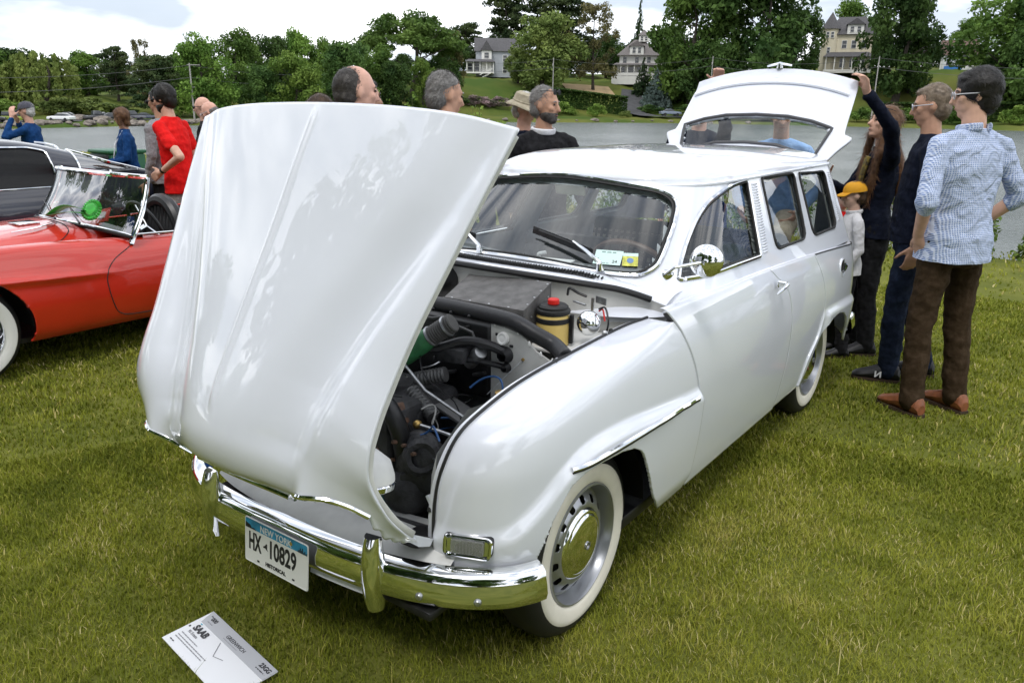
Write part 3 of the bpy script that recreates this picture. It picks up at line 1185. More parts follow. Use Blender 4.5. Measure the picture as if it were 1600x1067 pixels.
# ---- indicators
LENS = mat('ribbed_lens', (.80, .82, .82), rough=.08, trans=.75, coat=1.)
for sg in (1, -1):
    A = np.array([.487, .535]); B = np.array([.437, .655])
    t2 = (B - A) / np.linalg.norm(B - A)
    n2 = np.array([t2[1], -t2[0]])
    c2 = (A + B) / 2
    R_ = Matrix(((t2[0], 0, n2[0]), (t2[1], 0, n2[1]), (0, 1, 0)))
    Mi = Matrix.Translation((c2[0] + n2[0] * .012, c2[1] + n2[1] * .012, .4985)) @ R_.to_4x4()
    if sg < 0:
        Mi = Matrix.Diagonal((1, -1, 1, 1)) @ Mi
    ol = round_poly([(-.070, -.031), (.066, -.031), (.070, .031), (-.066, .031)], .016, 6)
    ind = MB().prism(ol * 1.06, -.030, .000, 2).xf(Mi).build('indicator_gasket', RUBBER, saab)
    rim = MB().tube([(x * .97, y * .95, .003) for x, y in dense(ol, .012)], .0065, 8, closed=True).xf(Mi).build('indicator_rim', CHROME, ind)
    MB().prism(ol * .88, -.002, .003, 2).xf(Mi).build('indicator_reflector', CHROME, ind)
    ln = MB().prism(round_poly([(-.050, -.023), (.048, -.023), (.050, .023), (-.048, .023)], .010, 5), .003, .009, 2, bevel=.002)
    ln.xf(Mi).build('indicator_lens', LENS, ind)
    rb = MB()
    for x in np.linspace(-.044, .044, 22):
        rb.box((x, 0, .0093), (.0018, .040, .002))
    rb.xf(Mi).build('lens_rib', LENS, ind)
    MB().tube([(.36 + .125 * q, (.755 - .27 * q) * sg, .416 - .002 * q) for q in np.linspace(0, 1, 8)], .010, 6).build('wing_bottom_seal', RUBBER, saab)

# ---- mirror, handles, filler
mc = Vector((-.565, .805, 1.178))
ax = Vector((.93, .30, .08)).normalized()
mir = MB().lathe([(.0, .034), (.020, .032), (.042, .022), (.055, .004), (.0575, -.006), (.054, -.012), (.0, -.012)], mc, ax, 32).build('door_mirror', CHROME, saab)
MB().tube([mc + ax * .02, mc + Vector((.10, -.07, -.015)), (-.335, .74, 1.155) if 0 else (-.46, .705, 1.135)], .006, 8).build('mirror_arm', CHROME, mir)
MB().lathe([(.0, .03), (.008, .028), (.016, .015), (.020, 0), (.0, 0)], (-.475, .700, 1.130), (.1, 1, .4), 16).build('mirror_base', CHROME, mir)
MB().lathe([(.0, .048), (.007, .046), (.009, .040), (.012, .030)], mc, ax, 12).build('mirror_boss', CHROME, mir)
for sg in (1, -1):
    h = MB()
    y = .776 * sg
    h.tube([(-1.37, y + .032 * sg, .915), (-1.41, y + .034 * sg, .922), (-1.47, y + .034 * sg, .930), (-1.515, y + .028 * sg, .934)], [.005, .009, .009, .011], 10, flat=.7)
    h.lathe([(.0, .034), (.012, .032), (.014, .0), (.019, -.002)], (-1.515, y - .006 * sg, .934), (0, sg, 0), 16)
    h.build('door_handle', CHROME, saab)
fy = .772
ff = MB().lathe([(.0, .003), (.036, .003), (.043, .002), (.045, -.008)], (-2.60, fy, .838), (0, 1, .1), 28).build('fuel_filler', BLACKP, saab)
MB().lathe([(.043, .001), (.047, .006), (.052, .004), (.055, -.006)], (-2.60, fy, .838), (0, 1, .1), 28).build('filler_rim', PAINT, ff)
MB().tube([(-2.60, fy + .012, .868), (-2.605, fy + .018, .848), (-2.595, fy + .016, .826)], [.006, .010, .006], 8).build('filler_lever', CHROME, ff)
for y in (.02, -.02):
    MB().tube([(-2.60 + .02, fy + .012, .838 + y), (-2.60 - .02, fy + .012, .838 + y)], .003, 6).build('filler_hinge', BLACKP, ff)
# ---- rear bumper
rbx = crom([(-2.93, .76), (-3.10, .735), (-3.24, .62), (-3.31, .4), (-3.33, 0)], 8)
rbx = np.vstack([rbx, rbx[::-1][1:] * [1, -1]])
g = []
tb = np.gradient(rbx, axis=0)
tb /= np.linalg.norm(tb, axis=1)[:, None]
for b, t in zip(rbx, tb):
    n = np.array([t[1], -t[0]])
    n = n if n @ (b - [-2.4, 0]) > 0 else -n
    g.append([(b[0] + n[0] * d, b[1] + n[1] * d, .43 + h) for (d, h) in sec + sec[:1]])
MB().grid(g).build('rear_bumper', CHROME, saab, deg=50)

# ---- tailgate (raised)
TG_C = crom([(-2.985, 1.447), (-3.06, 1.535), (-3.16, 1.640), (-3.29, 1.765), (-3.39, 1.855), (-3.43, 1.885), (-3.455, 1.930)], 12)
TG_E = crom([(-2.995, 1.375), (-3.08, 1.455), (-3.18, 1.550), (-3.30, 1.675), (-3.385, 1.765), (-3.415, 1.792), (-3.44, 1.848)], 12)
TG_W = smooth_table([0, .15, .30, .345, .40, .8, 1.0], [.50, .545, .60, .572, .548, .535, .525])
ns, nt = 120, 121
tc_, te_ = resample(TG_C, ns), resample(TG_E, ns)
tP = np.zeros((ns, nt, 3))
for i in range(ns):
    t = np.linspace(-1, 1, nt)
    k = np.abs(t) ** 2.2
    tP[i, :, 0] = tc_[i, 0] + (te_[i, 0] - tc_[i, 0]) * k
    tP[i, :, 2] = tc_[i, 1] + (te_[i, 1] - tc_[i, 1]) * k
    tP[i, :, 1] = t * float(TG_W(i / (ns - 1)))
tg_hole = np.array([(.43, 1.402), (.478, 1.566), (.35, 1.606), (.2, 1.632), (0, 1.640), (-.2, 1.632), (-.35, 1.606), (-.478, 1.566), (-.43, 1.402), (-.2, 1.465), (0, 1.475), (.2, 1.465)])
tV, tF, tG = cut_grid(tP, [(tg_hole, (1, 2), lambda V: V[:, 2] < 9)])
tF = outward(tV, tF, (-3.8, 0, 1.2))
tgate = mk_fast('tailgate', tV, tF, PAINT, saab, smooth=True)
solidify(tgate, .022)
gv, gf = tG[0]
mk_fast('tailgate_glass', gv + [-.008, 0, -.006], gf, GLASS, tgate, smooth=True)
rg = lift(dense(tg_hole, .015), (1, 2), tP.reshape(-1, 3), 0)
MB().tube(rg + [.004, 0, .003], .011, 6, closed=True, flat=.7).build('tailgate_seal', mat('grey_rubber', (.06, .06, .065), rough=.5), tgate)
i = int(.80 * ns)
MB().tube([p + np.array([.006, 0, .006]) for p in tP[i, 2:-2:3]], .009, 6).build('tailgate_rib', PAINT, tgate)
hd = MB().lathe([(.0, .03), (.012, .028), (.02, .0)], (-3.455, .02, 1.935), (.3, 0, 1), 12)
hd.tube([(-3.45, -.06, 1.945), (-3.45, .02, 1.962), (-3.45, .10, 1.947)], [.006, .010, .006], 8)
hd.build('tailgate_handle', CHROME, tgate)

# ---- wheels
def make_wheel(parent, y_face, cx, steer=0.):
    """wheel centred on its axle; local y = outward"""
    w = MB()
    R, hw = .318, .075
    tyre = [(.205, -hw), (.25, -hw - .006), (.285, -hw), (.305, -hw + .018), (R, -hw + .035), (R + .002, 0), (R, hw - .035), (.306, hw - .016), (.292, hw - .002),
            (.272, hw + .004), (.25, hw + .007), (.225, hw + .004), (.208, hw - .004), (.203, hw - .02)]
    t = w.lathe(tyre, (0, 0, 0), (0, 1, 0), 72).build('tyre', RUBBER, parent)
    MB().lathe([(.2055, hw - .004), (.210, hw + .001), (.225, hw + .006), (.25, hw + .0095), (.264, hw + .008), (.269, hw + .0045)], (0, 0, 0), (0, 1, 0), 72).build('whitewall', WHITEWALL, t)
    MB().lathe([(.206, hw - .002), (.204, hw + .004), (.199, hw + .005), (.193, hw - .006), (.188, hw - .03), (.182, hw - .045), (.168, hw - .050)], (0, 0, 0), (0, 1, 0), 72).build('rim', RIMGREY, parent)
    # pierced disc
    rs = np.linspace(.112, .176, 22)
    th = np.linspace(0, 2 * math.pi, 289)
    prof = lambda r: hw - .044 + .034 * np.sin(np.clip((.176 - r) / .064, 0, 1) * math.pi * .62)
    G = np.array([[(r * math.cos(a), float(prof(r)), r * math.sin(a)) for a in th] for r in rs])
    holes = []
    for k in range(14):
        a = 2 * math.pi * (k + .5) / 14
        sq = round_poly([(.135, -.0120), (.161, -.0145), (.161, .0145), (.135, .0120)], .009, 4)
        ca, sa = math.cos(a), math.sin(a)
        holes.append((np.stack([sq[:, 0] * ca - sq[:, 1] * sa, sq[:, 0] * sa + sq[:, 1] * ca], 1), (0, 2), lambda V: V[:, 2] < 9))
    dV, dF, _ = cut_grid(G, holes)
    dd = mk_fast('wheel_disc', dV, dF, RIMGREY, parent, smooth=True)
    MB().lathe([(.0, hw - .085), (.19, hw - .085), (.20, hw - .04)], (0, 0, 0), (0, 1, 0), 40).build('brake_drum', BLACKP, parent)
    cap = [(.121, hw - .030), (.126, hw - .020), (.123, hw - .012), (.116, hw - .007), (.112, hw - .003), (.106, hw - .001), (.102, hw - .0015), (.098, hw + .002), (.088, hw + .006),
           (.070, hw + .010), (.047, hw + .013), (.022, hw + .0145), (.0, hw + .015)]
    hc = MB().lathe(cap, (0, 0, 0), (0, 1, 0), 56).build('hubcap', CHROME, parent)
    MB().lathe([(.014, hw + .0145), (.014, hw + .0185), (.011, hw + .0185), (.011, hw + .0150)], (0, 0, 0), (0, 1, 0), 24).build('hubcap_emblem', ALU, hc)


def copy_children(src, dst):
    for ch in list(src.children):
        c = ch.copy()
        COL.objects.link(c)
        c.parent = dst
        copy_children(ch, c)


wheel_l = empty('wheel', (0, .622, .315))
wheel_l.parent = saab
make_wheel(wheel_l, 0, 0)
wheel_l.rotation_euler = (0, .35, rad(1.5))
for (x, y) in ((-2.488, .622), (0, -.622), (-2.488, -.622)):
    w2 = wheel_l.copy()
    COL.objects.link(w2)
    w2.parent = saab
    w2.location = (x, y, .315)
    w2.rotation_euler = (0, random.random() * 3, 0 if y > 0 else math.pi)
    copy_children(wheel_l, w2)

# ---- engine bay
GREEN_CAN = mat('green_enamel', (.035, .16, .06), rough=.4, var=.3, vscale=25.)
HOSE = mat('black_hose', (.018, .018, .020), rough=.42, bump=.12, bscale=90)
BOTTLE = mat('yellowed_plastic', (.60, .44, .14), rough=.35, var=.10, vscale=8.)
REDCAP = mat('red_plastic', (.62, .02, .015), rough=.35)
BOARD = mat('grey_fibreboard', (.105, .102, .10), rough=.75, var=.22, vscale=25., bump=.1, bscale=80)
GALV = mat('galvanised_grey', (.52, .52, .50), rough=.45, var=.12, vscale=14.)
BRASS = mat('brass', (.45, .30, .10), rough=.35, metal=.8)
BLUEENG = mat('blue_engine_paint', (.015, .12, .16), rough=.45, var=.3, vscale=18.)
CAST = mat('dark_casting', (.026, .026, .028), rough=.55, var=.5, vscale=16., bump=.5, bscale=50)
RUST = mat('rusty_steel', (.10, .055, .035), rough=.7, var=.5, vscale=40.)
bay = MB().box((.10, 0, .36), (.85, 1.0, .02))
bay.build('bay_floor', BLACKP, saab)
for sg in (1, -1):     # inner wheel-arch aprons
    g = []
    for (x, z) in ((.47, .50), (.44, .75), (.30, .84), (.1, .89), (-.15, .915), (-.40, .945)):
        g.append([(x, .575 * sg if x < .3 else .46 * sg, z - .02), (x - .01, .52 * sg if x < .3 else .43 * sg, z - .10), (x - .02, .47 * sg if x < .3 else .40 * sg, .36)])
    MB().grid(g).build('inner_wing', PAINT_IN if sg > 0 else BLACKP, saab)
# shelf under the scuttle, heater box, round heater motor
MB().box((-.30, .02, .885), (.30, 1.14, .012), bevel=.003).build('bulkhead_shelf', PAINT_IN, saab)
hb = MB()
top = [(-.33, -.045, 1.060), (-.33, .33, 1.078), (-.10, .372, 1.026), (-.10, .025, 1.020)]
botm = [(-.33, -.045, .90), (-.33, .33, .90), (-.10, .372, .90), (-.10, .025, .90)]
hb.add(top + botm, [(0, 1, 2, 3), (0, 4, 5, 1), (1, 5, 6, 2), (2, 6, 7, 3), (3, 7, 4, 0)])
heater = hb.build('heater_box', BOARD, saab, smooth=False)
tv = [Vector(p) for p in top]
for (a, b, n) in ((0, 1, 5), (1, 2, 4), (3, 2, 4)):
    for k in range(n):
        t = (k + .3) / n
        p = tv[a].lerp(tv[b], t) * .96 + (tv[0] + tv[1] + tv[2] + tv[3]) / 4 * .04
        MB().ell(p + Vector((0, 0, .001)), (.0045, .0045, .002), nu=8, nv=4).build('rivet', ALU, heater)
for k in range(3):
    MB().ell((-.30 + .07 * k, .337 + .011 * k * 1.2, 1.03 - .02 * k), (.004, .003, .004), nu=8, nv=4).build('rivet', ALU, heater)
MB().lathe([(.0, .05), (.06, .05), (.066, .03), (.066, -.03)], (-.30, -.17, 1.02), (1, 0, .1), 24).build('heater_motor', BLACKP, saab)
# radiator top hose rail and shroud, light panel with filler cap
MB().tube(crom([(.02, -.40, .99), (-.02, -.15, 1.005), (-.03, .05, 1.012), (-.03, .20, 1.012), (-.03, .34, 1.008), (-.03, .40, 1.000), (-.04, .46, .975), (-.06, .52, .945), (-.03, .585, .925)], 6),
          .027, 12).build('upper_hose', HOSE, saab)
for y in (-.02, .06, .14, .22):
    MB().ell((.0, y, 1.002), (.006, .006, .006), nu=8, nv=6).build('hose_clip', HOSE, saab)
MB().box((-.06, 0, .84), (.07, .56, .26), bevel=.015).build('radiator', BLACKP, saab)
MB().tube([(.01, -.1, .965), (.02, .08, .975), (.02, .11, .985), (.02, .14, .975), (.02, .25, .955), (.02, .275, .90)], .006, 6).build('shroud_lip', mat('worn_black', (.05, .05, .05), rough=.35), saab)
pnl = [(.30, .60), (.30, .985), (.345, .990), (.40, .985), (.445, .955), (.48, .925), (.53, .905), (.585, .900), (.585, .60)]
pan = MB().prism(pnl, -.026, -.018, 0).build('radiator_side_panel', GALV, saab, smooth=False)
for (y, z) in ((.315, .990), (.355, .992), (.385, .990), (.41, .978), (.455, .945), (.50, .918), (.545, .905)):
    MB().ell((-.018, y, z), (.004, .005, .011), nu=8, nv=6).build('panel_tab', mat('white_nylon', (.75, .75, .73), rough=.4), pan)
MB().lathe([(.0, .010), (.012, .009), (.017, .012), (.021, .011), (.023, .0)], (-.016, .353, .945), (1, 0, .15), 20).build('filler_plug', mat('white_nylon'), pan)
for (y, z) in ((.327, .955), (.385, .925)):
    MB().box((-.016, y, z), (.006, .012, .008)).build('panel_slot', BLACKP, pan)
# air tube: corrugated - green canister - corrugated
A, B = Vector((.10, .235, 1.005)), Vector((.13, .155, .945))
Cc, D = Vector((.17, .06, .865)), Vector((.20, .02, .80))
cor = MB()
pts = [A.lerp(B, t) for t in np.linspace(0, 1, 25)]
cor.tube(pts, [.030 + .0035 * (k % 2) for k in range(25)], 14)
cor.build('corrugated_hose', mat('corrugated_grey', (.06, .058, .055), rough=.6), saab)
MB().tube([B + (A - B) * .1, B, B.lerp(Cc, .2), B.lerp(Cc, .8), Cc, Cc + (Cc - B) * .1], [.030, .034, .037, .037, .034, .028], 18).build('green_canister', GREEN_CAN, saab)
pts = [Cc.lerp(D, t) for t in np.linspace(.1, 1.6, 21)]
MB().tube(pts, [.029 + .0035 * (k % 2) for k in range(21)], 14).build('corrugated_hose', mat('corrugated_grey'), saab)
for p, d in ((A.lerp(B, .25), B - A), (A.lerp(B, .9), B - A), (Cc.lerp(D, .15), D - Cc)):
    MB().lathe([(.033, -.004), (.036, -.003), (.036, .003), (.033, .004)], p, d, 20).build('hose_clamp', ALU, saab)
MB().tube(crom([(.12, .12, .90), (.10, .17, .905), (.05, .24, .930), (.02, .31, .925), (-.015, .36, .900)], 6), .017, 10).build('coolant_hose', HOSE, saab)
MB().lathe([(.018, .03), (.022, .01), (.028, .0), (.0, 0)], (-.017, .365, .892), (1, 0, 0), 18).build('hose_flange', HOSE, pan)
MB().tube(crom([(.10, .15, .865), (.05, .25, .868), (.02, .31, .862), (-.015, .365, .848)], 6), .010, 8).build('coolant_hose', HOSE, saab)
MB().lathe([(.012, .02), (.015, .01), (.019, .0), (.0, 0)], (-.017, .367, .848), (1, 0, 0), 14).build('hose_flange', HOSE, pan)
MB().tube([(-.015, .43, .885), (.03, .40, .84), (.08, .36, .78)], .0016, 5).build('bonnet_cable', ALU, saab)
MB().lathe([(.0, .006), (.005, .005), (.006, 0)], (-.018, .432, .888), (1, 0, 0), 10).build('cable_grommet', BRASS, pan)
# washer bottle
bc = (-.22, .412)
bt = MB().lathe([(.0, .89), (.054, .89), (.058, .895), (.058, .985), (.055, 1.0), (.0, 1.0)], (*bc, 0), (0, 0, 1), 32).build('washer_bottle', BOTTLE, saab)
MB().lathe([(.0585, .972), (.0605, .974), (.0605, .988), (.0585, .990)], (*bc, 0), (0, 0, 1), 32).build('bottle_strap', RUBBER, bt)
MB().lathe([(.050, 1.0), (.058, 1.002), (.060, 1.010), (.058, 1.016), (.052, 1.019), (.052, 1.026), (.045, 1.032), (.0, 1.032)], (*bc, 0), (0, 0, 1), 32).build('bottle_lid', RUBBER, bt)
MB().lathe([(.018, 1.032), (.020, 1.034), (.020, 1.048), (.017, 1.051), (.0, 1.051)], (bc[0], bc[1], 0), (0, 0, 1), 18).build('bottle_cap', REDCAP, bt)
MB().box((-.24, .475, .95), (.02, .012, .10), Matrix.Rotation(.3, 3, 'Z')).build('bottle_bracket', BLACKP, saab)
# horn / regulator dome with wiring
hn = MB().lathe([(.0, .030), (.012, .029), (.030, .018), (.040, .004), (.043, -.010), (.040, -.022), (.0, -.022)], (-.27, .525, .975), (.72, .45, .35), 28).build('bright_horn', CHROME, saab)
MB().tube(crom([(-.30, .545, 1.02), (-.29, .575, 1.03), (-.27, .60, .99), (-.27, .595, .955)], 6), .0035, 6).build('wire', BLACKP, hn)
MB().tube(crom([(-.31, .54, 1.01), (-.30, .56, 1.02), (-.29, .575, .985)], 6), .003, 6).build('red_wire', REDCAP, hn)
MB().lathe([(.0, .012), (.009, .010), (.011, 0), (.0, -.012)], (-.25, .60, .955), (.7, .5, .3), 14).build('wire_terminal', ALU, hn)
MB().tube(crom([(-.36, .38, 1.035), (-.34, .40, 1.065), (-.35, .43, 1.05), (-.36, .46, 1.04)], 5), .005, 6).build('bulkhead_cable', BLACKP, saab)
MB().tube([(-.37, .40, 1.012), (-.36, .455, 1.008)], .004, 6).build('control_rod', ALU, saab)
MB().box((-.385, .47, 1.008), (.006, .010, .045)).build('bracket', ALU, saab)
MB().box((-.392, .50, 1.025), (.004, .055, .024), Matrix.Rotation(-.35, 3, 'Z')).build('maker_plate', ALU, saab)
for (x, y, z) in ((-.28, .618, .958), (.03, .597, .925), (.485, .483, .575)):
    MB().lathe([(.009, .0), (.008, .008), (.005, .012), (.0, .013)], (x, y - .012, z - .004), (0, 0, 1), 12).build('bonnet_buffer', RUBBER, saab)
# engine: block, casting lumps, black air duct ring, blue parts, rods
eng = MB()
eng.box((.22, .05, .60), (.36, .34, .34), bevel=.03)
eng.box((.34, .14, .66), (.10, .14, .16), Matrix.Rotation(.2, 3, 'Z'), bevel=.02)
eng.build('engine_block', CAST, saab)
en2 = MB()
en2.ell((.33, .30, .60), (.07, .10, .12))
en2.ell((.36, .27, .52), (.08, .09, .08))
en2.lathe([(.055, -.02), (.060, 0), (.045, .02), (.03, .015)], (.37, .335, .655), (.6, .5, .3), 20)
en2.box((.385, .30, .585), (.03, .06, .035), Matrix.Rotation(.5, 3, 'Z'), bevel=.008)
en2.build('gearbox_casing', CAST, saab)
ring_ = [(.36 + .02 * math.sin(a), .165 + .085 * math.cos(a), .655 + .155 * math.sin(a)) for a in np.linspace(0, 2 * math.pi, 40, endpoint=False)]
MB().tube(ring_, .030, 12, closed=True).build('fan_shroud_ring', BLACKP, saab)
MB().ell((.34, .16, .60), (.03, .05, .05)).build('blue_casting', BLUEENG, saab)
MB().box((.40, .235, .50), (.05, .05, .13), Matrix.Rotation(.2, 3, 'Z'), bevel=.01).build('blue_pump', BLUEENG, saab)
MB().tube([(.18, .08, .86), (.22, .22, .80), (.24, .44, .745)], .0055, 6).build('throttle_rod', ALU, saab)
MB().tube([(.30, .25, .72), (.29, .34, .715), (.28, .46, .705)], .006, 6).build('link_rod', ALU, saab)
MB().ell((.30, .255, .72), (.016, .014, .014)).build('link_joint', BRASS, saab)
MB().box((.315, .195, .745), (.03, .04, .07), Matrix.Rotation(.4, 3, 'X'), bevel=.006).build('rusty_bracket', RUST, saab)
MB().tube([(.44, .18, .515), (.36, .32, .63), (.31, .44, .70)], .0018, 5).build('cable', ALU, saab)
MB().tube(crom([(.14, .12, .90), (.2, .2, .84), (.22, .34, .79), (.25, .40, .72)], 6), .0025, 5).build('cable', BLACKP, saab)
for k, (a, b) in enumerate((((.16, .12, .80), (.12, .22, .83)), ((.20, .14, .78), (.22, .25, .72)))):
    a, b = Vector(a), Vector(b)
    cr = MB()
    cr.tube([a.lerp(b, t) for t in np.linspace(0, 1, 19)], [.024 + .003 * (q % 2) for q in range(19)], 12)
    cr.build('flexible_duct', mat('foil_duct', (.10, .10, .10), rough=.45, metal=.4), saab)
MB().box((.13, .33, .70), (.10, .30, .012), Matrix.Rotation(-.3, 3, 'X'), bevel=.003).build('grey_crossmember', mat('bay_grey', (.12, .12, .12), rough=.6), saab)
MB().lathe([(.0, .0), (.024, 0), (.024, .02), (.018, .03), (.018, .034), (.020, .036), (.020, .046), (.0, .048)], (.18, .49, .80), (0, .1, 1), 18).build('brake_reservoir', mat('white_nylon'), saab)
MB().lathe([(.020, .036), (.0215, .037), (.0215, .046), (.0, .050)], (.18, .49, .80), (0, .1, 1), 18).build('reservoir_cap', BRASS, saab)
MB().tube([(.45, .20, .46), (.43, .45, .47)], .012, 8).build('radiator_pipe', HOSE, saab)
MB().ell((.46, .22, .485), (.02, .025, .03)).build('rusty_horn', RUST, saab)

# loose wiring, clips and bolts that crowd the bay
WIREC = [mat('wire_black', (.012, .012, .012), rough=.5), mat('wire_grey', (.22, .22, .21), rough=.5), mat('wire_blue', (.02, .08, .22), rough=.5), mat('wire_yellow', (.45, .32, .05), rough=.5), ALU]
wr_ = np.random.default_rng(11)
for k in range(26):
    p0 = np.array([.05 + .35 * wr_.random(), .05 + .35 * wr_.random(), .55 + .30 * wr_.random()])
    p3 = p0 + wr_.normal(size=3) * [.10, .16, .10]
    p3[1] = min(p3[1], .45)
    p1, p2 = p0 + wr_.normal(size=3) * .07, p3 + wr_.normal(size=3) * .07 + [0, 0, .04]
    MB().tube(bez(p0, p1, p2, p3, np.linspace(0, 1, 12)), .0016 + .0022 * wr_.random(), 5).build('wire', WIREC[k % 5], saab)
for k in range(22):
    q_ = Vector((.38 + .03 * wr_.random(), .02 + .33 * wr_.random(), .48 + .24 * wr_.random()))
    MB().lathe([(.0, .007), (.006, .006), (.0065, -.01)], q_, (1, .3 * wr_.normal(), .3), 6).build('bolt', ALU if k % 3 else RUST, saab)
for (y, z) in ((.10, .93), (.18, .95), (.25, .80), (.12, .78)):
    MB().box((-.018, y, z), (.02, .05, .012), Matrix.Rotation(.3, 3, 'X'), bevel=.003).build('bracket', CAST, saab)
MB().box((.05, .20, .885), (.10, .11, .05), Matrix.Rotation(.2, 3, 'Z'), bevel=.01).build('coil_bracket', CAST, saab)
MB().lathe([(.0, .05), (.022, .05), (.025, .04), (.025, -.04), (.0, -.04)], (.02, .26, .87), (.2, .6, .5), 16).build('ignition_coil', ALU, saab)

# ---- interior
CHECK = bpy.data.materials.new('checked_seat_cloth')
CHECK.use_nodes = True
nt = CHECK.node_tree
b = nt.nodes['Principled BSDF']
b.inputs['Roughness'].default_value = .9
tc = nt.nodes.new('ShaderNodeTexCoord')
mp = nt.nodes.new('ShaderNodeMapping')
mp.inputs['Scale'].default_value = (0.001, 27, 27)
br = nt.nodes.new('ShaderNodeTexBrick')
br.offset = 0
br.inputs['Scale'].default_value = 1.0
br.inputs['Mortar Size'].default_value = .27
br.inputs['Brick Width'].default_value = 1.0
br.inputs['Row Height'].default_value = 1.0
br.inputs['Color1'].default_value = (.30, .28, .22, 1)
br.inputs['Color2'].default_value = (.22, .20, .17, 1)
br.inputs['Mortar'].default_value = (.022, .026, .024, 1)
sx = nt.nodes.new('ShaderNodeSeparateXYZ')
cx = nt.nodes.new('ShaderNodeCombineXYZ')
nt.links.new(tc.outputs['Object'], sx.inputs[0])
nt.links.new(sx.outputs['Y'], cx.inputs['X'])
nt.links.new(sx.outputs['Z'], cx.inputs['Y'])
mp.inputs['Scale'].default_value = (26, 26, 1)
nt.links.new(cx.outputs[0], mp.inputs['Vector'])
nt.links.new(mp.outputs['Vector'], br.inputs['Vector'])
nt.links.new(br.outputs['Color'], b.inputs['Base Color'])
SEATG = mat('grey_vinyl', (.16, .17, .18), rough=.5, var=.1, vscale=30.)
DKGREEN = mat('dark_green_cloth', (.012, .028, .022), rough=.85)


def seat(name, x, yc, w, zb, zt, lean, bm_, top_m):
    s = empty(name)
    s.parent = saab
    R_ = Matrix.Rotation(-lean, 3, 'Y')
    MB().box((x, yc, (zb + zt) / 2), (.11, w, zt - zb), R_, bevel=.045).build('backrest', bm_, s)
    MB().box((x - .05 - (zt - zb) / 2 * math.sin(lean) + .05, yc, zt - .02), (.13, w * .99, .10), R_, bevel=.04).build('backrest_top', top_m, s)
    MB().box((x + .28, yc, zb - .02), (.50, w, .14), bevel=.05).build('cushion', bm_, s)


seat('front_seat', -1.42, .34, .56, .55, 1.06, .25, CHECK, DKGREEN)
seat('front_seat', -1.42, -.30, .54, .55, 1.02, .25, SEATG, SEATG)
seat('rear_bench', -2.15, 0, 1.16, .55, 1.02, .22, CHECK, DKGREEN)
MB().box((-2.75, 0, .60), (.75, 1.1, .04), bevel=.01).build('load_floor', SEATG, saab)
sw = Vector((-.97, .33, 1.00))
axs = Vector((-.80, 0, .60)).normalized()
a1, a2 = Vector((0, 1, 0)), axs.cross(Vector((0, 1, 0)))
stw = MB().tube([sw + (a1 * math.cos(t) + a2 * math.sin(t)) * .195 for t in np.linspace(0, 2 * math.pi, 48, endpoint=False)], .012, 8, closed=True).build('steering_wheel', mat('steering_brown', (.10, .06, .04), rough=.35), saab)
sp_ = MB()
for t in (0, math.pi, 1.5 * math.pi):
    sp_.tube([sw - axs * .02, sw + (a1 * math.cos(t) + a2 * math.sin(t)) * .19], .008, 6)
sp_.lathe([(.0, .0), (.035, -.005), (.04, -.03)], sw, axs, 20)
sp_.tube([sw - axs * .02, sw - axs * .35], .02, 8)
sp_.build('steering_spokes', BLACKP, stw)
da = []
for y in np.linspace(-.58, .58, 31):
    xo = -.16 * abs(y / .58) ** 2.5
    da.append([(-.60 + xo, y, 1.045), (-.70 + xo, y, 1.060), (-.80 + xo, y, 1.055), (-.84 + xo, y, 1.03), (-.84 + xo, y, .90), (-.76 + xo, y, .80)])
MB().grid(da).build('dashboard', mat('dash_grey', (.20, .21, .215), rough=.55), saab)
MB().box((-.74, .02, 1.065), (.05, .26, .004), Matrix.Rotation(.2, 3, 'Z')).build('paper_on_dash', mat('paper_white', (.8, .8, .78), rough=.6), saab)
MB().tube(crom([(-.72, .02, 1.06), (-.70, .02, 1.09), (-.71, .05, 1.10)], 5), .008, 8).build('dash_hook', mat('white_nylon'), saab)
rv = MB().box((-.96, 0, 1.335), (.012, .15, .05), Matrix.Rotation(.3, 3, 'Y'), bevel=.008).build('rear_view_mirror', mat('mirror_back', (.55, .58, .45), rough=.4), saab)
for sg in (1, -1):
    dr = []
    for x in np.linspace(-.80, -2.9, 24):
        dr.append([(x, .69 * sg, .45), (x, .715 * sg, .75), (x, .695 * sg, .98), (x, (float(gh_wall_y(1.05)) - .02) * sg, 1.045)])
    MB().grid(dr).build('door_trim_panel', LINING if sg < 0 else BLACKP, saab)
    MB().tube([(-.80, .66 * sg, 1.045), (-1.45, .665 * sg, 1.045)], .010, 8).build('window_sill_trim', CHROME, saab)
# windscreen stickers, just inside the glass
ST_G = mat('sticker_green', (.60, .78, .74), rough=.5)
ST_Y = mat('sticker_yellow', (.55, .55, .10), rough=.5, var=.3, vscale=60.)
wsb = BVHTree.FromPolygons([tuple(p) for p in cG[0][0]], [tuple(int(i) for i in f) for f in cG[0][1]])


def on_screen(y, z):
    h = wsb.ray_cast(Vector((.5, y, z)), Vector((-1, 0, 0)))
    return h[0]


def sticker(y0, y1, z0, z1, m_, name):
    c = [on_screen(y, z) for (y, z) in ((y0, z0), (y1, z0), (y1, z1), (y0, z1))]
    ex = (c[1] - c[0]).normalized()
    n = ex.cross(c[3] - c[0]).normalized()
    ey = n.cross(ex)
    w, h = (c[1] - c[0]).length, (c[3] - c[0]).dot(ey)
    M_ = Matrix((ex, ey, n)).transposed().to_4x4()
    M_.translation = c[0] - n * .004
    so = MB().prism([(0, 0), (w, 0), (w, h), (0, h)], 0, .0006, 2).xf(M_).build(name, m_, windscreen, smooth=False)
    return M_, w, h, so


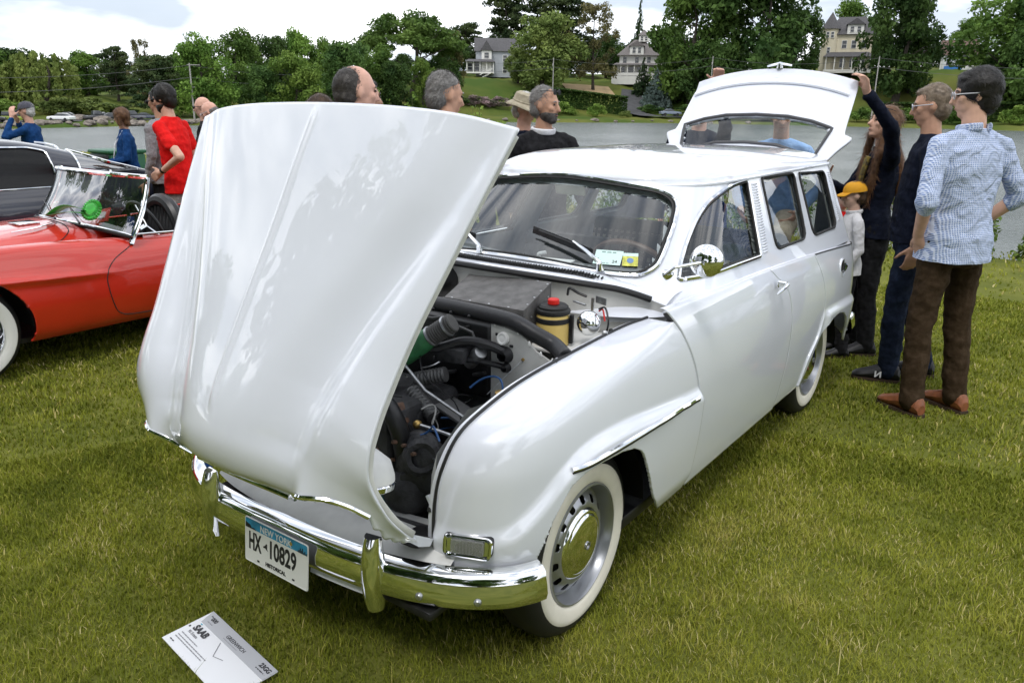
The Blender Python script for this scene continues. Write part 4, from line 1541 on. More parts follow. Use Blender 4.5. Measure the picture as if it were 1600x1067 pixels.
M_, w, h, so = sticker(.335, .437, 1.108, 1.153, ST_G, 'registration_sticker')
text_obj('sticker_print', '5', .017, PLK, M_ @ Matrix.Translation((.012, .018, .001)), so)
text_obj('sticker_print', '24', .020, PLK, M_ @ Matrix.Translation((.072, .010, .001)), so)
print_line('sticker_small_print', .024, h - .013, .056, .006, mat('sticker_ink', (.22, .32, .30), rough=.5), M_, so, 2, .0012)
print_line('sticker_small_print', .016, .005, .045, .003, mat('sticker_ink'), M_, so, 3, .0012)
M_, w, h, so = sticker(.445, .497, 1.108, 1.148, ST_Y, 'inspection_sticker')
MB().lathe([(.0, .0), (.013, 0), (.013, .0005), (.0, .0005)], (w / 2, h * .42, .0008), (0, 0, 1), 16).xf(M_).build('sticker_badge', mat('badge_blue', (.15, .25, .45), rough=.5), so)
MB().prism([(0, h * .75), (w, h * .75), (w, h), (0, h)], .0007, .0011, 2).xf(M_).build('sticker_band', ST_G, so, smooth=False)

# ================================================================== the place: lawn, inlet, far shore
WATER_Z = -2.6


def at(az, dist, z=0.):
    """ground point: bearing to the right of the view direction (degrees), distance from the photographer's spot"""
    a = YAW - rad(az)
    return Vector((CAM_POS.x + dist * math.cos(a), CAM_POS.y + dist * math.sin(a), z))


SHORE = smooth_table([-60, -40, -32, -25, -20, -10, 0, 4, 11, 20, 33, 50, 70], [120, 128, 135, 148, 156, 180, 206, 212, 226, 228, 222, 210, 190])


def far_z(az, d):
    """height of the far bank"""
    t = d - SHORE(az)
    left = np.interp(t, [-6, 0, 2, 8, 24, 32, 70, 140, 400], [-4, -2.7, -2.1, -2.0, -1.9, -1.2, 2.2, 5.0, 12])
    r1 = np.interp(t, [-6, 0, 3, 10, 26, 34, 66, 84, 140, 400], [-4, -2.7, -2.1, -1.7, -1.2, .4, 9.2, 10.2, 14., 24])
    r2 = np.interp(t, [-6, 0, 3, 10, 26, 34, 66, 84, 140, 400], [-4, -2.7, -2.1, -1.7, -1.0, 1.2, 13.6, 14.8, 18., 28])
    wr = sstep((az + 14) / 11)
    w2 = sstep((az - 13) / 6)
    return left * (1 - wr) + (r1 * (1 - w2) + r2 * w2) * wr


LAWN_M = mat('lawn_earth', (.085, .100, .018), rough=1., color2=(.16, .165, .036), vscale=2.2, detail=8., bump=.6, bscale=40, ramp=(.3, .7), spec=.1)
BANK_M = mat('bank_grass', (.055, .085, .018), rough=1., color2=(.13, .125, .04), vscale=.9, detail=8., spec=.1)
# lawn: flat, dropping off to the water beyond an uneven edge
edge_ctrl = [(-6.0, 30), (-7.6, 16), (-8.9, 8), (-9.4, 3), (-9.3, 0), (-9.7, -4), (-10.8, -9), (-12.2, -15), (-12.5, -21), (-10., -29), (-3, -38), (10, -50), (30, -70)]
edge = crom(edge_ctrl, 8)
tn = np.gradient(edge, axis=0)
tn /= np.linalg.norm(tn, axis=1)[:, None]
en = np.stack([tn[:, 1], -tn[:, 0]], 1)
en *= np.sign((en * (edge - [5, -5])).sum(1))[:, None]
rows = []
for off, z in ((-80, 0), (-30, 0), (-8, 0), (-4, 0), (-2, 0), (-1, 0), (-.4, -.01), (0, -.05), (.4, -.25), (.9, -.75), (1.8, -1.7), (3.2, -2.9), (6, -4)):
    if off <= -8:
        tgt = np.array([14., -4.])
        P = edge + (tgt - edge) * {-8: .32, -30: .62, -80: .985}[off]
    else:
        P = edge + en * off
    rows.append(np.c_[P, np.full(len(P), z)])
ext = MB().grid([r.tolist() for r in rows])
lawn = ext.build('lawn', LAWN_M, None)
tag(lawn, 'green mown lawn of the car show running down to the inlet', None, kind='structure')
back = MB().add([(-6, 30, -.006), (14, -4, -.006), (30, -70, -.006), (260, -200, -.006), (260, 260, -.006), (-60, 260, -.006)], [(0, 1, 2, 3, 4, 5)]).build('ground', LAWN_M, None, smooth=False)
tag(back, 'grass ground stretching behind the photographer', None, kind='structure')

# water
wm = bpy.data.materials.new('inlet_water')
wm.use_nodes = True
nt = wm.node_tree
b = nt.nodes['Principled BSDF']
b.inputs['Base Color'].default_value = (.13, .145, .14, 1)
b.inputs['Roughness'].default_value = .24
b.inputs['IOR'].default_value = 1.33
tc = nt.nodes.new('ShaderNodeTexCoord')
n1 = nt.nodes.new('ShaderNodeTexNoise')
n1.inputs['Scale'].default_value = 2.4
n1.inputs['Detail'].default_value = 6
n1.inputs['Roughness'].default_value = .62
n2 = nt.nodes.new('ShaderNodeTexNoise')
n2.inputs['Scale'].default_value = .06
n2.inputs['Detail'].default_value = 3
mm = nt.nodes.new('ShaderNodeMapRange')
mm.inputs['From Min'].default_value = .40
mm.inputs['From Max'].default_value = .62
mm.inputs['To Min'].default_value = .45
mm.inputs['To Max'].default_value = 1.0
bp = nt.nodes.new('ShaderNodeBump')
bp.inputs['Distance'].default_value = .35
nt.links.new(tc.outputs['Object'], n1.inputs['Vector'])
nt.links.new(tc.outputs['Object'], n2.inputs['Vector'])
nt.links.new(n2.outputs['Fac'], mm.inputs['Value'])
nt.links.new(mm.outputs['Result'], bp.inputs['Strength'])
nt.links.new(n1.outputs['Fac'], bp.inputs['Height'])
nt.links.new(bp.outputs['Normal'], b.inputs['Normal'])
wv = [at(-85, 700), at(-40, 500), at(0, 500), at(40, 500), at(85, 700), at(110, 60), at(-110, 60)]
water = MB().add([(p.x, p.y, WATER_Z) for p in wv], [tuple(range(7))]).build('water', wm, None, smooth=False)
tag(water, 'rippled grey water of the inlet', None, kind='structure')

# far bank: grass, with beach, lawns and a bare patch by material mask
fm = mat('far_bank', (.05, .085, .015), rough=1., color2=(.12, .13, .03), vscale=.05, detail=9., spec=.1, ramp=(.38, .62))
azs = np.linspace(-62, 62, 200)
ts = [-6, -2, 0, 1.5, 3, 6, 10, 16, 22, 26, 30, 36, 44, 54, 66, 76, 90, 120, 160, 220, 320, 460]
P = []
for t in ts:
    row = []
    for a in azs:
        d = float(SHORE(a)) + t
        q = at(a, d)
        jz = (math.sin(a * 9.1 + t) + math.sin(a * 23.7 - t * 1.3)) * .10 * (0 < t < 30) + math.sin(a * 3 + t * .1) * .4 * (t > 40)
        row.append((q.x, q.y, float(far_z(a, d)) + jz))
    P.append(row)
fb = MB().grid(P).build('far_shore', fm, None)
tag(fb, 'grassy far shore rising from the inlet to the wooded slope', None, kind='structure')


def fz(az, d):
    return float(far_z(az, d))


# ------------------------------------------------------------------ vegetation
def leaf_mat(name, c, c2, rough=.6):
    if name in MATS:
        return MATS[name]
    mt = bpy.data.materials.new(name)
    mt.use_nodes = True
    nt = mt.node_tree
    b = nt.nodes['Principled BSDF']
    b.inputs['Roughness'].default_value = rough
    b.inputs['Specular IOR Level'].default_value = .12
    oi = nt.nodes.new('ShaderNodeObjectInfo')
    tc = nt.nodes.new('ShaderNodeTexCoord')
    n = nt.nodes.new('ShaderNodeTexNoise')
    n.inputs['Scale'].default_value = 3.2
    n.inputs['Detail'].default_value = 6
    nt.links.new(tc.outputs['Object'], n.inputs['Vector'])
    r = nt.nodes.new('ShaderNodeValToRGB')
    r.color_ramp.elements[0].position = .38
    r.color_ramp.elements[0].color = (*c, 1)
    r.color_ramp.elements[1].position = .64
    r.color_ramp.elements[1].color = (*c2, 1)
    nt.links.new(n.outputs['Fac'], r.inputs['Fac'])
    hs = nt.nodes.new('ShaderNodeHueSaturation')
    mr = nt.nodes.new('ShaderNodeMapRange')
    mr.inputs['To Min'].default_value = 1.1
    mr.inputs['To Max'].default_value = 1.9
    nt.links.new(oi.outputs['Random'], mr.inputs['Value'])
    nt.links.new(mr.outputs['Result'], hs.inputs['Value'])
    hs.inputs['Saturation'].default_value = .92
    nt.links.new(r.outputs['Color'], hs.inputs['Color'])
    nt.links.new(hs.outputs['Color'], b.inputs['Base Color'])
    tr = nt.nodes.new('ShaderNodeBsdfTranslucent')
    nt.links.new(hs.outputs['Color'], tr.inputs['Color'])
    mx = nt.nodes.new('ShaderNodeMixShader')
    mx.inputs[0].default_value = .28
    out = nt.nodes['Material Output']
    nt.links.new(b.outputs[0], mx.inputs[1])
    nt.links.new(tr.outputs[0], mx.inputs[2])
    nt.links.new(mx.outputs[0], out.inputs['Surface'])
    MATS[name] = mt
    return mt


LEAF = {
    'round': leaf_mat('leaf_mid', (.036, .078, .010), (.100, .170, .022)),
    'tall': leaf_mat('leaf_fresh', (.050, .110, .012), (.130, .220, .026)),
    'dark': leaf_mat('leaf_dark', (.020, .048, .010), (.062, .112, .020)),
    'bright': leaf_mat('leaf_bright', (.060, .115, .012), (.150, .220, .030)),
    'light': leaf_mat('leaf_light', (.060, .092, .018), (.135, .170, .036)),
    'willow': leaf_mat('leaf_willow', (.075, .108, .018), (.155, .190, .036)),
    'oak': leaf_mat('leaf_oak', (.030, .066, .009), (.090, .145, .022)),
    'sparse': leaf_mat('leaf_olive', (.070, .068, .022), (.140, .125, .045)),
    'pine': leaf_mat('leaf_pine', (.018, .036, .012), (.058, .078, .024)),
    'spruce': leaf_mat('leaf_spruce', (.012, .028, .010), (.036, .060, .020)),
    'bluespruce': leaf_mat('leaf_bluespruce', (.045, .068, .058), (.100, .135, .120)),
}
BARK = mat('bark', (.055, .045, .036), rough=.95, var=.35, vscale=6., bump=.6, bscale=14, bdist=.05)


def leaves(centres, radii, n, size, r, squash=(1, 1, 1), droop=0., shell=.55):
    """leaf faces scattered in clumps: folded quads with random tilt"""
    centres, radii = np.asarray(centres), np.asarray(radii)
    w = radii ** 2
    k = r.choice(len(centres), n, p=w / w.sum())
    d = r.normal(size=(n, 3))
    d /= np.linalg.norm(d, axis=1)[:, None]
    rr = radii[k] * (shell + (1 - shell) * r.random(n)) ** .7
    p = centres[k] + d * rr[:, None] * np.array(squash)
    a = r.normal(size=(n, 3)) + d * .6 + [0, 0, .5]
    a /= np.linalg.norm(a, axis=1)[:, None]
    t = np.cross(a, r.normal(size=(n, 3)))
    t /= np.linalg.norm(t, axis=1)[:, None]
    t[:, 2] -= droop
    b = np.cross(a, t)
    s = size * (.6 + .8 * r.random(n))[:, None]
    V = np.stack([p - t * s, p - b * s * .55 + a * s * .12, p + t * s, p + b * s * .55 + a * s * .12], 1).reshape(-1, 3)
    F = np.arange(n * 4).reshape(n, 4)
    return V, F


def limb_mesh(name, h, spread, r, n_limbs=7, base=.035, upto=.75, crooked=.06):
    """tapered trunk with limbs, unit height"""
    mb = MB()
    pts = []
    x = y = 0.
    for k in range(8):
        z = k / 7 * upto
        pts.append((x, y, z - (.03 if k == 0 else 0)))
        x += r.normal() * crooked * .3
        y += r.normal() * crooked * .3
    mb.tube(pts, [base * (1.35 if k == 0 else 1 - .82 * k / 7) for k in range(8)], 8)
    for k in range(n_limbs):
        t = .25 + .7 * (k / n_limbs)
        i = min(6, int(t * 7))
        p0 = np.array(pts[i]) + (np.array(pts[i + 1]) - np.array(pts[i])) * (t * 7 - i)
        a = r.random() * 6.28
        L = spread * (.55 + .5 * r.random()) * (1 - .4 * t)
        up = .25 + .5 * r.random()
        p1 = p0 + np.array([math.cos(a) * L * .5, math.sin(a) * L * .5, L * up * .4])
        p2 = p0 + np.array([math.cos(a) * L, math.sin(a) * L, L * up])
        mb.tube([p0, p1, p2], [base * .45 * (1.1 - t), base * .3 * (1.1 - t), base * .1], 5)
    o = mb.build(name, BARK, None)
    me = o.data
    bpy.data.objects.remove(o)
    return me


def tree_variant(kind, seed):
    """unit-height crown (half-width 0.5) and trunk meshes"""
    r = np.random.default_rng(seed)
    if kind in ('round', 'tall', 'dark', 'bright', 'light'):
        nC = 62
        lo, hi = (.10, .95) if kind in ('tall', 'bright') else (.12, .94)
        C_, R_ = [], []
        for _ in range(nC):
            z = lo + (hi - lo) * r.random()
            t = (z - lo) / (hi - lo)
            env = (math.sin(math.pi * min(1, .14 + .80 * t)) ** .55) * .41
            if kind in ('tall',):
                env = (1 - abs(t - .35) ** 1.6 * 1.3) * .40
            a, q = r.random() * 6.283, math.sqrt(r.random()) * env
            C_.append((math.cos(a) * q, math.sin(a) * q, z))
            R_.append(.085 + .080 * r.random())
        V, F = leaves(C_, R_, 11000, .0205, r, (1, 1, .75), shell=.35)
        tm = limb_mesh(kind + '_trunk', 1, .38, r, 9)
    elif kind == 'oak':
        C_, R_ = [], []
        for _ in range(72):
            a = r.random() * 6.283
            q = math.sqrt(r.random()) * .45
            top = .93 - .75 * (q / .5) ** 2.2 * .55
            z = top - r.random() * .42 * (1 - q / .6)
            C_.append((math.cos(a) * q, math.sin(a) * q, z))
            R_.append(.06 + .06 * r.random())
        V, F = leaves(C_, R_, 13000, .0165, r, (1.1, 1.1, .62), shell=.3)
        tm = limb_mesh(kind + '_trunk', 1, .48, r, 14, .030, .80, .06)
    elif kind == 'willow':
        C_, R_ = [], []
        for _ in range(90):
            a, q = r.random() * 6.283, .10 + .36 * math.sqrt(r.random())
            zt = .97 - .34 * (q / .46) ** 2
            L = .25 + .45 * r.random()
            for k in range(7):
                C_.append((math.cos(a) * (q + .02 * k / 7), math.sin(a) * (q + .02 * k / 7), max(.06, zt - L * k / 6)))
                R_.append(.030 + .012 * r.random())
        V, F = leaves(C_, R_, 9000, .016, r, (.8, .8, 1.3), droop=1.2, shell=.1)
        tm = limb_mesh(kind + '_trunk', 1, .3, r, 6)
    elif kind in ('spruce', 'bluespruce'):
        C_, R_ = [], []
        for k in range(22):
            z = .05 + .92 * k / 21
            w = .46 * (1 - z) ** .9 + .015
            for j in range(max(3, int(15 * (1 - z) + 2))):
                a = r.random() * 6.283
                for q in (1, .62, .3):
                    C_.append((math.cos(a) * w * q, math.sin(a) * w * q, z - .035 * q))
                    R_.append(.018 + .045 * (1 - z))
        V, F = leaves(C_, R_, 8000, .022, r, (1, 1, .45), droop=.5, shell=.1)
        tm = limb_mesh(kind + '_trunk', 1, .2, r, 4, .022, .95, .01)
    elif kind == 'pine':
        C_, R_ = [], []
        for k in range(11):
            z = .22 + .72 * k / 10
            w = .44 * (1 - .55 * (z - .2)) * (.7 + .5 * r.random())
            for j in range(6):
                a = r.random() * 6.283
                for q in (1., .7, .4):
                    C_.append((math.cos(a) * w * q, math.sin(a) * w * q, z + .03 * r.normal()))
                    R_.append(.045 + .035 * r.random())
        V, F = leaves(C_, R_, 10500, .020, r, (1.25, 1.25, .50), shell=.2)
        tm = limb_mesh(kind + '_trunk', 1, .45, r, 12, .028, .92, .03)
    elif kind == 'sparse':
        C_, R_ = [], []
        for _ in range(36):
            z = .18 + .80 * r.random()
            env = math.sin(math.pi * min(1, .12 + .8 * z)) ** .7 * .42
            a, q = r.random() * 6.283, math.sqrt(r.random()) * env
            C_.append((math.cos(a) * q, math.sin(a) * q, z))
            R_.append(.055 + .05 * r.random())
        V, F = leaves(C_, R_, 5200, .0155, r, (1, 1, .8), shell=.1)
        tm = limb_mesh(kind + '_trunk', 1, .42, r, 16, .022, .92, .03)
    cm = mk_fast(kind + '_crown', V, F, LEAF[kind], 'mesh')
    return cm, tm


TREEV = {}


def tree_meshes(kind, k):
    nv = {'round': 3, 'dark': 3, 'tall': 2, 'pine': 2}.get(kind, 1)
    key = (kind, k % nv)
    if key not in TREEV:
        TREEV[key] = tree_variant(kind, 100 + 17 * key[1] + len(kind) * 7 + ord(kind[0]))
    return TREEV[key]


def put_tree(name, pos, h, w, kind, k, label, group, rz=None):
    cm, tm = tree_meshes(kind, k)
    e = empty(name, pos, rng.random() * 6.28 if rz is None else rz)
    e.scale = (w, w, h)
    link('crown', cm, e)
    link('trunk', tm, e)
    tag(e, label, 'tree', group)
    return e


TREES = [
    (-32.82, 185, 11.0, 12.0, 'round'), (-31.22, 190, 11.0, 11.5, 'dark'), (-29.72, 180, 10.2, 13.4, 'willow'), (-27.32, 215, 11.8, 11.1, 'tall'),
    (-25.67, 205, 12.6, 9.3, 'pine'), (-24.21, 190, 13.5, 6.1, 'sparse'), (-23.46, 180, 9.6, 11.1, 'pine'), (-21.99, 215, 12.1, 8.7, 'dark'),
    (-20.71, 178, 14.1, 13.2, 'tall'), (-18.42, 200, 16.7, 13.6, 'round'), (-16.15, 215, 17.3, 11.5, 'dark'), (-14.58, 225, 19.2, 12.0, 'tall'),
    (-13.07, 225, 17.2, 9.1, 'round'), (-16.96, 182, 9.0, 9.7, 'dark'), (-14.78, 180, 11.2, 12.5, 'bright'), (-11.41, 205, 15.6, 13.6, 'dark'),
    (-9.39, 215, 15.6, 12.2, 'round'), (-7.30, 232, 27.6, 27.3, 'oak'), (-8.26, 212, 11.5, 10.9, 'dark'), (-4.49, 240, 21.7, 8.6, 'sparse'),
    (-5.11, 232, 13.8, 11.9, 'dark'), (-3.3, 325, 31.5, 17.6, 'pine'), (-4.3, 300, 22.8, 12.5, 'dark'), (-0.59, 322, 42.1, 23.8, 'pine'),
    (2.69, 330, 42.6, 32.1, 'pine'), (-6.34, 214, 12.4, 7.6, 'bright'), (1.90, 262, 28.8, 24.6, 'light'), (.15, 268, 19.2, 8.6, 'light'),
    (5.34, 270, 32.4, 20.5, 'sparse'), (6.17, 318, 27.4, 15.8, 'dark'), (8.27, 340, 42.9, 7.4, 'spruce'), (10.51, 325, 31.5, 14.9, 'dark'),
    (11.83, 266, 40.9, 27.5, 'round'), (15.84, 262, 42.8, 37.1, 'dark'), (18.35, 276, 31.9, 17.3, 'dark'), (13.06, 256, 20.7, 18.2, 'dark'),
    (8.70, 272, 17.0, 7.4, 'spruce'), (9.61, 262, 13.2, 10.2, 'bluespruce'), (21.63, 365, 44.8, 21.8, 'tall'), (22.92, 335, 33.8, 16.5, 'dark'),
    (24.55, 268, 37.5, 24.3, 'dark'), (25.3, 275, 24.7, 12.4, 'round'), (28.24, 350, 33.8, 17.5, 'round'), (30.45, 262, 34.0, 29.7, 'round'),
    (32.66, 255, 33.5, 24.3, 'dark'), (29.7, 262, 15.8, 8.6, 'dark'), (34.35, 262, 31.4, 28.3, 'round'), (-35.42, 190, 11.9, 18.4, 'dark'), (-33.91, 180, 9.5, 10.2, 'bright'),
]
KLAB = {'round': 'rounded mid green tree', 'tall': 'tall fresh green tree', 'dark': 'dense dark green tree', 'bright': 'bright yellow green tree', 'light': 'broad light green tree',
        'willow': 'yellowish weeping willow', 'oak': 'huge spreading oak with gaps of sky', 'sparse': 'thin olive brown tree with bare limbs', 'pine': 'layered dark pine',
        'spruce': 'narrow dark spruce', 'bluespruce': 'blue grey spruce'}


def where(az):
    marks = [(-28, 'above the leftmost parked cars'), (-22, 'behind the man in red on the far shore'), (-17, 'behind the left utility pole'), (-12, 'beyond the left corner of the open bonnet'),
             (-6, 'behind the balding man on the far slope'), (-1, 'left of the grey porch house'), (4, 'between the two white far houses'), (10, 'beside the white house with the cupola'),
             (17, 'above the raised tailgate'), (23, 'beside the cream turret house'), (29, 'left of the small dormer house'), (90, 'behind the man in the checked shirt')]
    for a, s in marks:
        if az < a:
            return s
    return marks[-1][1]


cnt = {}
for k, (az, d, zt, w, kind) in enumerate(TREES):
    zb = fz(az, d) - .3
    lab = KLAB[kind] + ' ' + where(az)
    cnt[lab] = cnt.get(lab, 0) + 1
    if cnt[lab] > 1:
        lab = ('farther ' if d > 260 else ('nearer ' if cnt[lab] == 3 else 'lower ')) + lab
    put_tree({'willow': 'willow_tree', 'oak': 'oak_tree', 'pine': 'pine_tree', 'spruce': 'spruce_tree', 'bluespruce': 'spruce_tree'}.get(kind, 'broadleaf_tree'),
             at(az, d, zb), zt - zb, w * 1.12, kind, k, lab, 'trees on the far shore')

# the wood behind: one mass of crowns filling the skyline
VV, FF = [], []
off = 0
base = {k: tree_meshes(k, 0)[0] for k in ('round', 'dark', 'pine', 'tall')}
arr = {}
for k, me in base.items():
    a = np.empty(len(me.vertices) * 3, np.float32)
    me.vertices.foreach_get('co', a)
    arr[k] = a.reshape(-1, 4, 3)[::4]
for az in np.arange(-40, 41, 1.35):
    for row in range(2):
        a_ = az + rng.normal() * .4
        d = float(SHORE(a_)) + (62 if row == 0 else 100) + rng.random() * 18 + (50 if a_ > -3 else 0)
        sky_v = np.interp(a_, [-36, -28, -20, -12, -6, 0, 6, 12, 20, 24, 29, 36], [10.2, 10.6, 13, 15.5, 16.5, 24, 27, 30, 27, 26, 26, 30]) * (.82 + .2 * rng.random())
        q = arr[('round', 'dark', 'pine', 'tall')[rng.integers(4)]]
        zb = fz(a_, d) - .5
        h = max(6, sky_v - zb)
        w = h * (.75 + .3 * rng.random())
        ang = rng.random() * 6.28
        M3 = np.array([[math.cos(ang) * w, -math.sin(ang) * w, 0], [math.sin(ang) * w, math.cos(ang) * w, 0], [0, 0, h]])
        c = q.mean(1, keepdims=True)
        v = (c + (q - c) * 1.9).reshape(-1, 3) @ M3.T + np.array(at(a_, d, zb))
        VV.append(v)
V = np.vstack(VV)
wood = mk_fast('far_wood', V, np.arange(len(V)).reshape(-1, 4), LEAF['dark'], None)
tag(wood, 'mass of dark woodland closing the skyline behind the far shore', None, kind='stuff')


def bush_mesh(seed, n=2600, size=.035, mname='bright', flat=.8):
    r = np.random.default_rng(seed)
    C_, R_ = [], []
    for _ in range(22):
        a, q = r.random() * 6.283, math.sqrt(r.random()) * .40
        C_.append((math.cos(a) * q, math.sin(a) * q, .15 + (.62 * (1 - (q / .5) ** 2)) * r.random()))
        R_.append(.10 + .10 * r.random())
    V, F = leaves(C_, R_, n, size, r, (1, 1, flat), shell=.4)
    V[:, 2] = np.maximum(V[:, 2], -.02)
    return mk_fast('foliage', V, F, LEAF[mname], 'mesh')


LEAF['pink'] = leaf_mat('leaf_lilac', (.05, .06, .03), (.30, .20, .22))
BUSH = {(m_, s): bush_mesh(s, mname=m_) for m_ in ('bright', 'round', 'dark', 'light', 'pink') for s in (1, 2)}


def put_bush(az, d, w, h, m_, label, group='shrubs on the far shore', z=None, name='shrub'):
    q = at(az, d, (fz(az, d) if z is None else z) - .1)
    e = empty(name, q, rng.random() * 6.28)
    e.scale = (w, w, h)
    link('foliage', BUSH[(m_, 1 + int(rng.integers(2)))], e)
    tag(e, label, 'shrub', group)
    return e


for (az, d, w, h, m_, lab) in [
    (-28.9, 172, 9, 4.2, 'light', 'wide light green shrub behind the white parked car'), (-31.6, 168, 9, 3.6, 'bright', 'yellow green shrub at the far left shore'),
    (-27.0, 176, 10, 4.4, 'light', 'tall light green shrub left of the grassy rise'), (-25.4, 178, 6, 2.4, 'dark', 'small dark shrub on the grassy rise'),
    (-33.6, 165, 8, 3.4, 'bright', 'bright shrub beside the leftmost parked car'), (-17.5, 172, 7, 3.2, 'round', 'green shrub near the foot of the left pole'), (-19.2, 170, 5, 2.6, 'bright', 'small bright shrub right of the left pole'),
    (-2.6, 236, 8, 4.2, 'pink', 'pinkish flowering shrub below the grey porch house'), (-1.1, 238, 8, 4.6, 'pink', 'larger flowering shrub behind the man in the bucket hat'), (-3.9, 234, 6, 3.2, 'dark', 'dark shrub left of the flowering shrubs'),
    (3.3, 238, 8, 5.2, 'bright', 'bright leafy shrub at the left end of the clipped hedge'), (5.6, 236, 6, 5.0, 'bright', 'small bright tree-like shrub in front of the hedge'), (7.6, 240, 4, 2.6, 'light', 'pale low shrub by the drive'),
    (.4, 250, 7, 4.0, 'dark', 'dark spreading evergreen beside the centre pole'), (12.0, 252, 10, 5.0, 'dark', 'dark shrub left of the parked far car'), (9.3, 255, 8, 3.4, 'dark', 'low dark shrub under the blue spruce'),
    (13.2, 240, 12, 4.4, 'round', 'clipped green shrub right of the parked far car'), (11.6, 246, 9, 3.2, 'light', 'low light shrub above the far drive'),
    (26.0, 240, 11, 6.0, 'round', 'green shrub bank behind the woman with the raised arm'), (28.6, 238, 12, 7.5, 'round', 'big green shrub behind the man in glasses'), (31.4, 238, 10, 6.5, 'bright', 'bright shrub right of the dark haired man'),
    (24.2, 236, 9, 6.0, 'dark', 'dark shrub beside the right pole'), (27.3, 252, 9, 5.0, 'round', 'shrub at the edge of the sloping lawn'), (22.8, 240, 8, 5.5, 'round', 'green shrub left of the right pole'),
]:
    put_bush(az, d, w, h, m_, lab)
# hedges: dense trimmed boxes of leaves
for (a0, a1, d, h, lab) in ((2.6, 7.7, 247, 5.2, 'long clipped dark hedge below the white house'), (23.5, 31.5, 250, 4.6, 'trimmed hedge across the slope behind the group on the right'), (12.4, 14.4, 236, 3.4, 'square clipped hedge beside the parked far car')):
    n = 5200
    A, B = at(a0, d), at(a1, d)
    u, vv, ww = rng.random(n), rng.random(n), rng.random(n)
    face = rng.random(n)
    vv = np.where(face < .6, 0, vv)
    ww = np.where(face >= .6, 1, ww)
    L = (B - A).length
    dirn = (B - A).normalized()
    nr = Vector((dirn.y, -dirn.x, 0))
    azz = a0 + (a1 - a0) * u
    p = np.stack([A.x + dirn.x * u * L + nr.x * (vv * 3), A.y + dirn.y * u * L + nr.y * (vv * 3), np.array([fz(x, d) for x in azz]) + ww * h], 1)
    s = .22 + .16 * rng.random(n)[:, None]
    t1 = rng.normal(size=(n, 3))
    t1 /= np.linalg.norm(t1, axis=1)[:, None]
    t2 = np.cross(t1, rng.normal(size=(n, 3)))
    t2 /= np.linalg.norm(t2, axis=1)[:, None]
    V = np.stack([p - t1 * s, p - t2 * s, p + t1 * s, p + t2 * s], 1).reshape(-1, 3)
    ho = mk_fast('hedge', V, np.arange(n * 4).reshape(n, 4), LEAF['dark'], None)
    tag(ho, lab, 'hedge')
# shore rocks
ROCK = mat('shore_rock', (.11, .095, .08), rough=.95, color2=(.26, .225, .19), vscale=1.5, bump=.6, bscale=6, bdist=.1)
rock_me = []
for s in range(4):
    r = np.random.default_rng(s)
    bm = bmesh.new()
    bmesh.ops.create_icosphere(bm, subdivisions=2, radius=1)
    for v in bm.verts:
        v.co *= .75 + .4 * r.random()
        v.co.z *= .65
    me = bpy.data.meshes.new('rock')
    bm.to_mesh(me)
    bm.free()
    me.materials.append(ROCK)
    rock_me.append(me)
for k in range(46):
    az = -33.5 + 14.5 * k / 30 if k < 31 else -2 + 19 * (k - 31) / 15
    az += rng.normal() * .12
    d = float(SHORE(az)) + .8 + rng.random() * 2.2
    o = link('rock', rock_me[k % 4])
    o.location = at(az, d, fz(az, d) + .15)
    sc = .30 + .60 * rng.random()
    o.scale = (sc * 1.3, sc, sc)
    o.rotation_euler = (0, 0, rng.random() * 6)
    tag(o, 'pale rock at the water line of the far left shore' if k < 31 else 'pale rock at the water line below the far houses', 'rock', 'left shore rocks' if k < 31 else 'rocks below the far houses')
for (az, d, sc, lab) in ((-28.0, 158, 1.3, 'brown boulder right of the white parked car'), (-26.7, 156, 1.1, 'pale boulder in front of the dark parked cars'), (-25.5, 156, 1.2, 'large pale boulder below the grey parked suv')):
    o = link('boulder', rock_me[1])
    o.location = at(az, d, fz(az, d) + .2)
    o.scale = (sc * 1.5, sc, sc)
    tag(o, lab, 'boulder')

# ------------------------------------------------------------------ poles and wires
POLE_M = mat('weathered_pole', (.30, .29, .27), rough=.9, var=.2, vscale=4.)
poles = []
for (az, d, zt, arm, lab) in ((-21.33, 172, 8.4, True, 'grey utility pole with a crossarm behind the man with the phone'), (2.56, 240, 14.6, False, 'pale utility pole behind the bearded man'), (13.19, 246, 15.6, False, 'utility pole left of the hand on the tailgate'),
                           (23.37, 232, 14.6, False, 'utility pole behind the raised arm of the woman'), (-6.29, 240, 14.4, False, 'utility pole between the two grey haired men')):
    zb = fz(az, d)
    q = at(az, d, zb)
    e = empty('utility_pole', q)
    MB().tube([(0, 0, -.5), (0, 0, zt - zb)], [.19, .13], 10).build('pole_shaft', POLE_M, e)
    side = Vector((rt.x, rt.y, 0))
    if arm:
        MB().tube([-side * .5 + Vector((0, 0, zt - zb - .3)), side * 2.0 + Vector((0, 0, zt - zb - .35))], .07, 6).build('crossarm', POLE_M, e)
        MB().tube([side * 0 + Vector((0, 0, zt - zb - 4.4)), side * .6 + Vector((0, 0, zt - zb - 4.4))], .10, 6).build('lamp_bracket', POLE_M, e)
    else:
        MB().box((.2, 0, zt - zb - 2.0), (.3, .3, .8), bevel=.05).build('transformer', POLE_M, e)
    tag(e, lab, 'utility pole', 'utility poles on the far shore')
    poles.append((az, q + Vector((0, 0, zt - zb))))
poles.sort(key=lambda t: t[0])
WIRE = mat('wire', (.10, .10, .10), rough=.6)
ends = [at(-50, 150, 7.)] + [p for _, p in poles] + [at(45, 220, 14.)]
